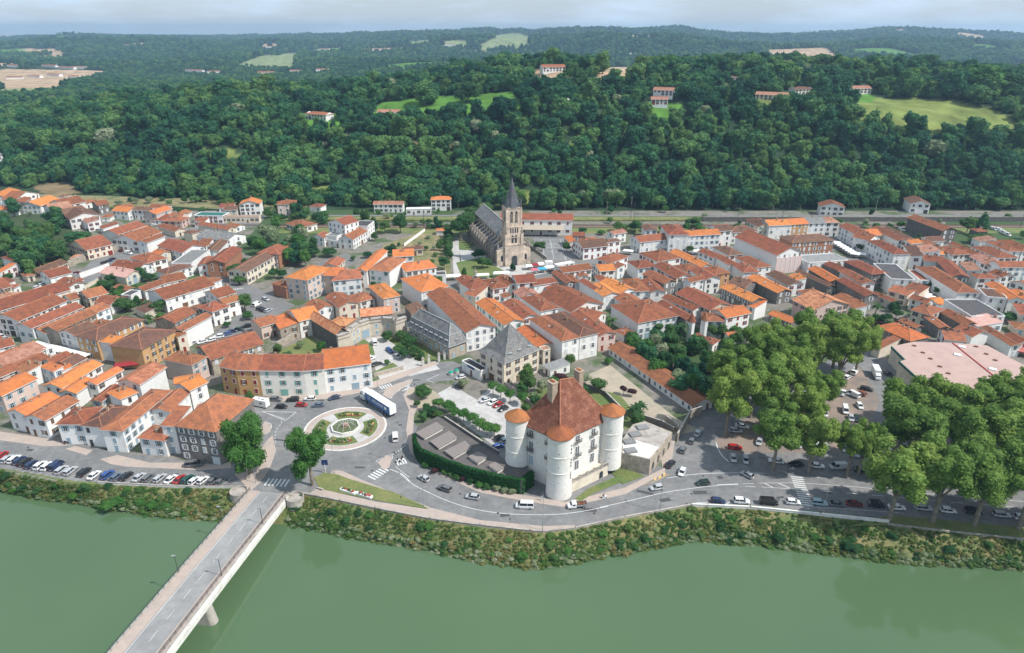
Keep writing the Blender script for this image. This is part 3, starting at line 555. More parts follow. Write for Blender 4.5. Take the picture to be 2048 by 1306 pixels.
mb = MB(); bstrip(mb, wL - .25, wkL, .0, .18); mb.build('footway', pave, br, off=bo); mb = MB(); bstrip(mb, wkR, wR + .9, .0, .18); mb.build('footway', pave, br, off=bo)
for a_ in ((wR + .05, wR - .25, -1.45, .22), (wR - .25, wR - .5, -1.6, -.2), (wL + .25, wL - .0, -1.45, .3)): mb = MB(); bstrip(mb, *a_); mb.build('girder', conc_w, br, off=bo)
mb = MB(); s = 2
while s < blen * 1.6: a, b_ = bp(s, (wkL + wkR) / 2, .04), bp(s + 3, (wkL + wkR) / 2, .04); mb.face([a + bn * .05, b_ + bn * .05, b_ - bn * .05, a - bn * .05]); s += 6.2
bstrip(mb, wkL - .25, wkL - .37, .02, .036); mb.build('lane_line', paint, br, off=bo)
for sgn, o_ in ((1, wL - .1), (-1, wR + 1.0)):
    mb = MB(); s = 0
    while s < blen * 1.6:
        a = bp(s, o_, .1); mb.box((a.x, a.y, a.z + .55), (.08, .08, 1.1)); b_ = bp(s + 2, o_, .1)
        for z in (.3, .55, .8, 1.1): mb.tube(a + Vector((0, 0, z)), b_ + Vector((0, 0, z)), .04 if z == 1.1 else .022, n=4, cap=False)
        for k in range(1, 8): c = a.lerp(b_, k / 8); mb.tube(c, c + Vector((0, 0, 1.1)), .018, n=3, cap=False)
        s += 2
    mb.build('railing', metal_d, br, off=bo)
ps = blen * .72; p0 = bp(ps, 0); mb = MB()
def pier_poly(k): 
    L_ = []
    for i in range(20):
        a = 2 * math.pi * i / 20; u_ = math.cos(a); v_ = math.sin(a)
        hw = abs(wL - wR) / 2 + .2; q = Vector((p0.x, p0.y, 0)) + bn * ((wL + wR) / 2) + bn * (math.copysign(hw - 1.0, u_) + u_ * 1.0 * 1.3) * k + bd * v_ * 1.3 * k; L_.append(q)
    return L_
rings = [[(q.x, q.y, z) for q in pier_poly(k)] for z, k in ((WZ - 1, 1.12), (bz(ps) - 1.7, .97), (bz(ps) - 1.5, .9))]
for A_, B_ in zip(rings, rings[1:]):
    for i in range(20): j = (i + 1) % 20; mb.face([A_[i], A_[j], B_[j], B_[i]])
mb.face(rings[-1]); mb.build('pier', conc, br, off=bo)
# abutment bastions
for (x, y), lb in (((590, 997), 'curved concrete abutment wall right of the bridge head'), ((478, 985), 'curved dark concrete wall left of the bridge head')):
    p = PW(x, y); o = thing('bridge_abutment', (p.x, p.y, 0), lb, 'retaining wall'); mb = MB()
    mb.lathe((0, 0), [(2.8, WZ - .8), (2.5, .1), (2.5, .8), (2.25, .8), (2.25, .1), (0, .1)], 28, 0, False); mb.build('wall', conc, o)
p = (bp(1.2, 0)); mb = MB(); q = [bp(.4, wL + .3), bp(.4, wR - .3), bp(3.2, wR - .3), bp(3.2, wL + .3)]; mb.prism([(a.x, a.y) for a in q], WZ - .6, -.6); mb.build('abutment', conc, br, off=bo)
# parapet walls along the river
def wall_thing(name, pts, t, z0, h, w, m, label, cat='wall', cope=None):
    P_ = [PW(x, y, z0, t) for x, y in pts]; c = P_[0]; o = thing(name, c, label, cat); mb = MB(); mc = MB()
    for a, b_ in zip(P_, P_[1:]):
        d = b_ - a; an = math.atan2(d.y, d.x); m_ = (a + b_) / 2; mb.box((m_.x - c.x, m_.y - c.y, h / 2 - .2), (d.length + w * .6, w, h + .4), an)
        mc.box((m_.x - c.x, m_.y - c.y, h + .05), (d.length + w * .7, w + .12, .09), an)
    mb.build('wall', m, o); mc.build('coping', cope or conc, o); return o
wall_thing('parapet_wall', [(608, 989), (680, 1003), (750, 1018), (860, 1039), (960, 1052), (1060, 1063), (1085, 1065), (1150, 1058), (1250, 1036), (1385, 1011)], 'P', 0, .55, .35, conc, 'low concrete parapet following the river road below the castle', cope=conc)
wall_thing('parapet_wall', [(1385, 1012), (1500, 1017), (1640, 1031), (1776, 1045)], 'P', 0, .75, .45, conc_w, 'pale concrete parapet beside the right-hand parked cars', cope=conc_w)
wall_thing('parapet_wall', [(197, 967), (300, 972), (400, 976), (466, 976)], 'P', 0, .6, .3, conc_w, 'low pale wall edging the riverside parking row', cope=conc)
wall_thing('edging_wall', [(1776, 1049), (1900, 1064), (2048, 1079), (2150, 1088)], 'P', 0, .25, .35, conc, 'thin stone edging under the right riverside plane trees')
# second lower ledge
o = wall_thing('retaining_ledge', [(604, 1003), (680, 1018), (750, 1032), (850, 1048)], 'P', -1.4, .5, .5, conc, 'lower concrete ledge below the river lawn beside the bridge')
# ================================================================== BUILDINGS
def rect_from(t, h, a):
    """a = p1,p2,p3 eave corners (p2 nearest) or A,B near eave + width in metres -> 4 ground corners, counter-clockwise from p1: p1->p2->p3->p4"""
    if len(a) == 5:
        A = PW(a[0], a[1], h, t); B = PW(a[2], a[3], h, t); d = (B - A); d.z = 0; n = Vector((-d.y, d.x, 0)).normalized()
        if n.y < 0: n = -n
        return [Vector((A.x, A.y, 0)), Vector((B.x, B.y, 0)), Vector((B.x, B.y, 0)) + n * a[4], Vector((A.x, A.y, 0)) + n * a[4]]
    p1, p2, p3 = [PW(a[i], a[i + 1], h, t) for i in (0, 2, 4)]
    e1, e3 = p1 - p2, p3 - p2; e1.z = e3.z = 0
    if e1.length >= e3.length:
        n = Vector((-e1.y, e1.x, 0)).normalized(); w = e3.dot(n); w = math.copysign(max(abs(w), 3.5), w); e3 = n * w
    else:
        n = Vector((-e3.y, e3.x, 0)).normalized(); w = e1.dot(n); w = math.copysign(max(abs(w), 3.5), w); e1 = n * w
    p2 = Vector((p2.x, p2.y, 0)); return [p2 + e1, p2, p2 + e3, p2 + e1 + e3]
def face_uv(mb, pts, mi, eave):               # uv: x along the eave direction, y up the slope
    e = eave.normalized(); o = Vector(pts[0]); n = (Vector(pts[1]) - o).cross(Vector(pts[2]) - o).normalized(); u = e; v = n.cross(u)
    mb.face(pts, mi, [((Vector(p) - o).dot(u), (Vector(p) - o).dot(v)) for p in pts])
def roof_mesh(C, h, kind, rise, ov, o0, flare=0):
    """C: 4 corners (local, ccw or cw); returns MB in local coords of o0"""
    mb = MB(); c = [Vector((p.x, p.y, h)) - o0 for p in C]
    if kind in 'GX':                           # G ridge parallel to c0-c1
        if kind == 'X': c = [c[1], c[2], c[3], c[0]]
        u = (c[1] - c[0]).normalized(); v = (c[2] - c[1]).normalized(); w = (c[2] - c[1]).length; L_ = (c[1] - c[0]).length
        sl = rise / (w / 2); dz = Vector((0, 0, 1)); og = min(ov, .55)
        E0 = c[0] - u * og - v * ov - dz * ov * sl; E1 = c[1] + u * og - v * ov - dz * ov * sl
        F0 = c[3] - u * og + v * ov - dz * ov * sl; F1 = c[2] + u * og + v * ov - dz * ov * sl
        R0 = (c[0] + c[3]) / 2 - u * og + dz * rise; R1 = (c[1] + c[2]) / 2 + u * og + dz * rise; T = dz * .22
        face_uv(mb, [E0 + T, E1 + T, R1 + T, R0 + T], 0, u); face_uv(mb, [F1 + T, F0 + T, R0 + T, R1 + T], 0, u)
        for q in ([E0, E0 + T, R0 + T, R0], [R0, R0 + T, F0 + T, F0], [E1 + T, E1, R1, R1 + T], [R1 + T, R1, F1, F1 + T], [E1, E1 + T, E0 + T, E0], [F0, F0 + T, F1 + T, F1], [E0, R0, R1, E1], [F1, R1, R0, F0]): mb.face(q, 1)
        mb.tube(R0 + T, R1 + T, .17, n=5, mi=2)
        for a, b_ in ((E0, R0), (F0, R0), (E1, R1), (F1, R1)): mb.tube(a + T * .9, b_ + T * .9, .10, n=4, mi=2, cap=False)
        return mb, (R0 + T, R1 + T), rise
    if kind in 'HP':
        u = (c[1] - c[0]); v = (c[2] - c[1])
        if v.length > u.length: c = [c[1], c[2], c[3], c[0]]; u = (c[1] - c[0]); v = (c[2] - c[1])
        L_, w = u.length, v.length; u.normalize(); v.normalize(); e = [c[0] - u * ov - v * ov, c[1] + u * ov - v * ov, c[2] + u * ov + v * ov, c[3] - u * ov + v * ov]
        k = min(w / 2 * (1.0 if kind == 'H' else 1.0), L_ / 2 - .2) if kind == 'H' else L_ / 2 - .15
        m0 = (c[0] + c[3]) / 2 + u * k; m1 = (c[1] + c[2]) / 2 - u * k; dz = Vector((0, 0, 1)); T = dz * .15; r0, r1 = m0 + dz * rise, m1 + dz * rise
        E = [p + T for p in e]
        if flare:                              # bell-cast: gentler foot
            M_ = []
            for p, r in zip(E, (r0, r1, r1, r0)): M_.append(p.lerp(Vector((r.x, r.y, p.z)), .25) + dz * rise * (.25 - flare))
            Q = [(E[0], E[1], M_[1], M_[0]), (E[1], E[2], M_[2], M_[1]), (E[2], E[3], M_[3], M_[2]), (E[3], E[0], M_[0], M_[3])]
            for q, dd in zip(Q, (u, v, u, v)): face_uv(mb, list(q), 0, dd)
            for i in range(4): mb.tube(E[i], M_[i], .12, n=4, mi=2, cap=False)
            G_ = M_
        else: G_ = E
        face_uv(mb, [G_[0], G_[1], r1, r0], 0, u); face_uv(mb, [G_[2], G_[3], r0, r1], 0, u); face_uv(mb, [G_[1], G_[2], r1], 0, v); face_uv(mb, [G_[3], G_[0], r0], 0, v)
        for i in range(4): mb.face([e[i], e[(i + 1) % 4], E[(i + 1) % 4], E[i]], 1)
        mb.face([e[3], e[2], e[1], e[0]], 1)
        mb.tube(r0, r1, .17, n=5, mi=2)
        for g, r in zip(G_, (r0, r1, r1, r0)): mb.tube(g, r, .14, n=5, mi=2, cap=False)
        return mb, (r0, r1), rise
    if kind == 'S':                            # single slope, low along c0-c1... c1-c2 edge kept as eave
        u = (c[1] - c[0]).normalized(); v = (c[2] - c[1]).normalized(); dz = Vector((0, 0, 1)); r = min(rise, 1.6)
        e = [c[0] - u * .3 - v * .35, c[1] + u * .3 - v * .35, c[2] + u * .3 + v * .1 + dz * r, c[3] - u * .3 + v * .1 + dz * r]; T = dz * .2
        face_uv(mb, [p + T for p in e], 0, u)
        for i in range(4): mb.face([e[i], e[(i + 1) % 4], e[(i + 1) % 4] + T, e[i] + T], 1)
        mb.face(e[::-1], 1); mb.tube(e[2] + T, e[3] + T, .12, n=4, mi=2)
        return mb, (e[3] + T, e[2] + T), r
    dz = Vector((0, 0, 1)); face_uv(mb, [p + dz * .1 for p in c], 0, (c[1] - c[0]))       # flat with parapet
    for i in range(4):
        a, b_ = c[i], c[(i + 1) % 4]; d = b_ - a; m_ = (a + b_) / 2; mb.box((m_.x, m_.y, m_.z + .2), (d.length + .3, .3, .5), math.atan2(d.y, d.x), 3)
    return mb, (c[0] + dz * .3, c[2] + dz * .3), .3
# window kits, shared by every window of a style
def win_meshes(style, w=1.1, hh=1.8, arch=False):
    key = (style, w, hh)
    if key in WK: return WK[key]
    f = MB(); f.box((0, -.02, -hh / 2 - .07), (w + .3, .18, .12)); f.box((0, -.015, hh / 2 + .08), (w + .26, .09, .14))
    for s in (-1, 1): f.box((s * (w / 2 + .06), -.015, 0), (.1, .09, hh + .05))
    f.box((0, -.03, 0), (.07, .07, hh)); f.box((0, -.03, hh * .14), (w, .05, .06))
    p = MB(); p.face([(-w / 2, -.022, -hh / 2), (w / 2, -.022, -hh / 2), (w / 2, -.022, hh / 2), (-w / 2, -.022, hh / 2)])
    s_ = MB(); s_.box((0, 0, 0), (w * .5, .05, hh + .04))
    for k in range(3): s_.box((0, -.03, -hh / 2 + hh * (k + .6) / 3.2), (w * .44, .02, .06))
    def data(mb, nm, m):
        o = mb.build(nm, m); d = o.data; bpy.data.objects.remove(o); return d
    WK[key] = (data(f, 'window', frame_m), data(p, 'pane', glass_m), data(s_, 'shutter', SHUT.get(style, SHUT['w'])))
    # far window: one mesh with frame, pane and shutters
    g = MB(); g.v = list(f.v); g.f = list(f.f); g.m = [0] * len(f.f); g.uv = list(f.uv)
    g.face([(-w / 2, -.022, -hh / 2), (w / 2, -.022, -hh / 2), (w / 2, -.022, hh / 2), (-w / 2, -.022, hh / 2)], 1)
    if style != 'x':
        for s in (-1, 1): g.box((s * (w * .5 + w * .27), -.05, 0), (w * .5, .05, hh + .04), 0, 2)
    g2 = MB(); g2.v = list(f.v); g2.f = list(f.f); g2.m = [0] * len(f.f); g2.uv = list(f.uv)      # shutters closed
    for s in (-1, 1): g2.box((s * w * .25, -.06, 0), (w * .49, .05, hh), 0, 2)
    ms = [frame_m, glass_m, SHUT.get(style, SHUT['w'])]
    WK[key + ('far',)] = (data(g, 'window', ms), data(g2, 'window', ms)); return WK[key]
WK = {}
def data_of(mb, nm, m):
    o = mb.build(nm, m); d = o.data; bpy.data.objects.remove(o); return d
_d = MB(); _d.box((0, -.03, 1.1), (1.05, .08, 2.2)); _d.box((0, -.04, 2.28), (1.3, .12, .14)); DOOR = {k: data_of(_d, 'door', SHUT[k]) for k in SHUT}
_d = MB(); _d.box((0, -.03, 1.25), (2.6, .08, 2.5)); _d.box((0, -.04, 2.6), (2.9, .14, .2)); GAR = {k: data_of(_d, 'garage_door', SHUT[k]) for k in SHUT}
_d = MB(); _d.box((0, 0, .6), (.75, .5, 1.8)); _d.box((0, 0, 1.55), (.9, .64, .14)); 
for s in (-.2, .2): _d.tube((s, 0, 1.6), (s, 0, 1.9), .11, n=6, mi=1)
CHIM = data_of(_d, 'chimney', [chim_m, ROOF['m']])
_d = MB(); _d.box((0, 0, .05), (.8, 1.1, .1)); SKYL = data_of(_d, 'skylight', mat('skylight_glass', (.38, .42, .45), rough=.2))
def put_windows(o, wall, a, b_, o0, h, style, near, rnd, dens=3.0, floors=None, shop=False, z0=0, closed=.35, door=True, out=None, sp0=1.1):
    """windows on the wall from a to b (outside on the right-hand side given by out)"""
    d = b_ - a; L_ = d.length; d = d.normalized(); n = Vector((d.y, -d.x, 0))
    if out is not None and n.dot(out) < 0: n = -n; a, b_ = b_, a; d = -d
    rz = math.atan2(d.y, d.x); fl = floors or max(1, int(round(h / 3.0))); fh = h / fl; nn = max(1, int((L_ - 1.0) / dens)); cnt = 0
    far_ = WK.get((style, 1.1, 1.8, 'far')) or (win_meshes(style), WK[(style, 1.1, 1.8, 'far')])[1]; F_, P_, S_ = win_meshes(style); dd = rnd.randrange(nn)
    for f in range(fl):
        for i in range(nn):
            if L_ < 2.2: continue
            if rnd.random() < .08: continue
            s = L_ * (i + .5) / nn; q = a + d * s + n * .02 - o0; z = z0 + f * fh + fh * .56
            if f == 0 and door and i == dd:
                if nn > 2 and rnd.random() < .35: link('garage_door', GAR[style if style in GAR else 'n'], o, (q.x, q.y, z0), rz)
                else: link('door', DOOR[style if style in DOOR else 'n'], o, (q.x, q.y, z0), rz)
                continue
            cl = rnd.random() < closed
            if not near or cl: w_ = link('window', far_[1 if cl else 0], o, (q.x, q.y, z), rz)
            else:
                w_ = link('window', F_, o, (q.x, q.y, z), rz); link('pane', P_, w_)
                if style != 'x':
                    for s_ in (-1, 1): link('shutter', S_, w_, (s_ * .86, -.05, 0))
            cnt += 1
    return cnt
DESC_R = dict(o='bright orange', m='mottled orange', r='red-brown', b='brown', p='pale weathered', q='speckled red', s='sandy', g='grey slate', l='light grey', k='dark', w='white', n='pink', e='green')
DESC_W = dict(w='white', c='cream', n='pinkish', t='ochre', y='grey-walled', s='stone', q='brick', d='dark-walled')
DESC_K = dict(G='gabled', X='gabled', H='hipped', S='lean-to', F='flat', P='pyramid')
NH = 0; HR = []; FORCE = []
def house(t, kind, h, a, rc_, wc_, rise=None, style=None, z0=0, label=None, cat='house', blank=0.45, chim=None, group=None, near=None, name=None, ov=.55, dens=3.0, closed=.35, z_fixed=False, floors=None, flare=0):
    global NH; NH += 1; rnd = random.Random(NH * 13 + 5)
    if FORCE: C = FORCE.pop()
    elif z0: C = rect_from(t, h + z0, a)
    else: C = rect_from(t, h, a)
    ctr = sum(C, Vector()) / 4; o0 = Vector((ctr.x, ctr.y, z0)); w = min((C[1] - C[0]).length, (C[2] - C[1]).length); lng = max((C[1] - C[0]).length, (C[2] - C[1]).length)
    if kind == 'G' and rise is None: rise = (C[2] - C[1]).length / 2 * .34
    if kind == 'X' and rise is None: rise = (C[1] - C[0]).length / 2 * .34
    if kind in 'HP' and rise is None: rise = w / 2 * .40
    if kind == 'S' and rise is None: rise = (C[2] - C[1]).length * .18
    rise = min(rise or 0, 5.5 if kind in 'GX' else 14)
    nm = name or {'F': 'flat_roofed_building'}.get(kind, 'town_house'); o = thing(nm, o0, None, cat)
    hh = h; pa = [Vector((p.x, p.y, 0)) - Vector((o0.x, o0.y, 0)) for p in C]
    mb = MB(); rr = rise
    c = [Vector((p.x, p.y, 0)) for p in pa]; dz = Vector((0, 0, 1))
    top = [p + dz * hh for p in c]; ext = []
    if kind in 'GX':
        g = (0, 3, 1, 2) if kind == 'G' else (1, 0, 2, 3)
        for i, j in ((g[0], g[1]), (g[2], g[3])): ext.append((i, j))
    for i in range(4):
        j = (i + 1) % 4; q = [c[i] - dz * .3, c[j] - dz * .3]; gab = any({i, j} == set(e) for e in ext)
        if gab: q += [top[j], (top[i] + top[j]) / 2 + dz * (rise - .02), top[i]]
        elif kind == 'S': q += [top[j] + (dz * min(rise, 1.6) if j in (2, 3) else dz * 0), top[i] + (dz * min(rise, 1.6) if i in (2, 3) else dz * 0)]
        else: q += [top[j], top[i]]
        mb.face(q)
    wall = mb.build('wall', WALL[wc_], o)
    rm, (r0, r1), _ = roof_mesh([Vector((p.x, p.y, 0)) for p in C], h, kind, rise, ov, Vector((o0.x, o0.y, 0)), flare)
    roof = rm.build('roof', [ROOF[rc_], frame_m if wc_ in 'wcn' else chim_m, ROOF[rc_] if rc_ in 'glkwne' else ridge_m, WALL[wc_]], o, uv=True)
    cpx = proj((ctr.x, ctr.y, h)); near = (cpx[1] > 560) if near is None else near
    style = style or rnd.choice({'w': 'brkwnwn', 'c': 'nbwrk', 'n': 'bwnr', 't': 'nr', 'y': 'nkw', 's': 'nbw', 'q': 'wnr', 'd': 'kw'}[wc_])
    camv = Vector((0, 0, 0))
    edges = []
    for i in range(4):
        j = (i + 1) % 4; m_ = (C[i] + C[j]) / 2; out_ = m_ - ctr; out_.z = 0
        if out_.dot(Vector((0, 0, 0)) - m_) > 0 and (C[i] - C[j]).length > 2.5:
            cosv = out_.normalized().dot((-m_).normalized()); edges.append((cosv, i, j, out_))
    edges.sort(reverse=True, key=lambda e: e[0])
    if h >= 2.6:
        for k, (cv, i, j, out_) in enumerate(edges[:2]):
            if cv < .12: continue
            isg = any({i, j} == set(e) for e in ext)
            if k == 1 and not isg and rnd.random() < blank + .2: continue
            if k == 1 and isg and rnd.random() < blank - .1: continue
            if wc_ in 'yd' and k == 1: continue
            put_windows(o, wall, C[i] + Vector((0, 0, 0)), C[j], Vector((o0.x, o0.y, 0)), h, style, near, rnd, dens, out=out_, closed=closed, floors=floors)
    nc = chim if chim is not None else (0 if kind in 'F' or h < 4 else rnd.choice((1, 1, 2, 2, 3) if w > 5 else (0, 1, 1)))
    for k in range(nc):
        tt = rnd.uniform(.15, .9); p = r0.lerp(r1, tt); side = rnd.choice((-1, 1)); e = (c[0] + c[1]) / 2 if side < 0 else (c[2] + c[3]) / 2
        q = p.lerp(Vector((e.x, e.y, p.z)), rnd.uniform(.1, .5)); dist = (Vector((q.x, q.y, 0)) - Vector((p.x, p.y, 0))).length
        z = p.z - dist * (rise / max(w / 2, 1)) if kind != 'F' else h
        link('chimney', CHIM, roof, (q.x, q.y, max(z, h) - .5), math.atan2((c[1] - c[0]).y, (c[1] - c[0]).x), (1, 1, rnd.uniform(.8, 1.3)))
    if near and kind in 'GH' and rnd.random() < .35 and rc_ in 'ormb':
        m_ = (c[0] + c[1]) / 2 + dz * h; p = r0.lerp(r1, rnd.uniform(.3, .7)); q = p.lerp(m_ + (p - r0.lerp(r1, .5)) * .8, .45); s_ = link('skylight', SKYL, roof, q)
        sl_ = (c[2] - c[1]) if kind == 'G' else (c[2] - c[1]); s_.rotation_euler = (math.atan2(rise, (sl_.length / 2)), 0, math.atan2(sl_.y, sl_.x) - math.pi / 2) if kind == 'G' else (0, 0, 0); s_.location.z += .12
    st = max(1, round(h / 3.0)); sz = 'small' if lng < 8 else ('long' if lng > 24 else ('tall' if h > 8.5 else ''))
    if label: tag(o, label, cat, group)
    else: reg(o, f"{sz + ' ' if sz else ''}{DESC_W[wc_]} house with {DESC_R[rc_]} {DESC_K[kind]} roof", cpx[0], cpx[1], cat, group)
    HR.append(C); return o, C
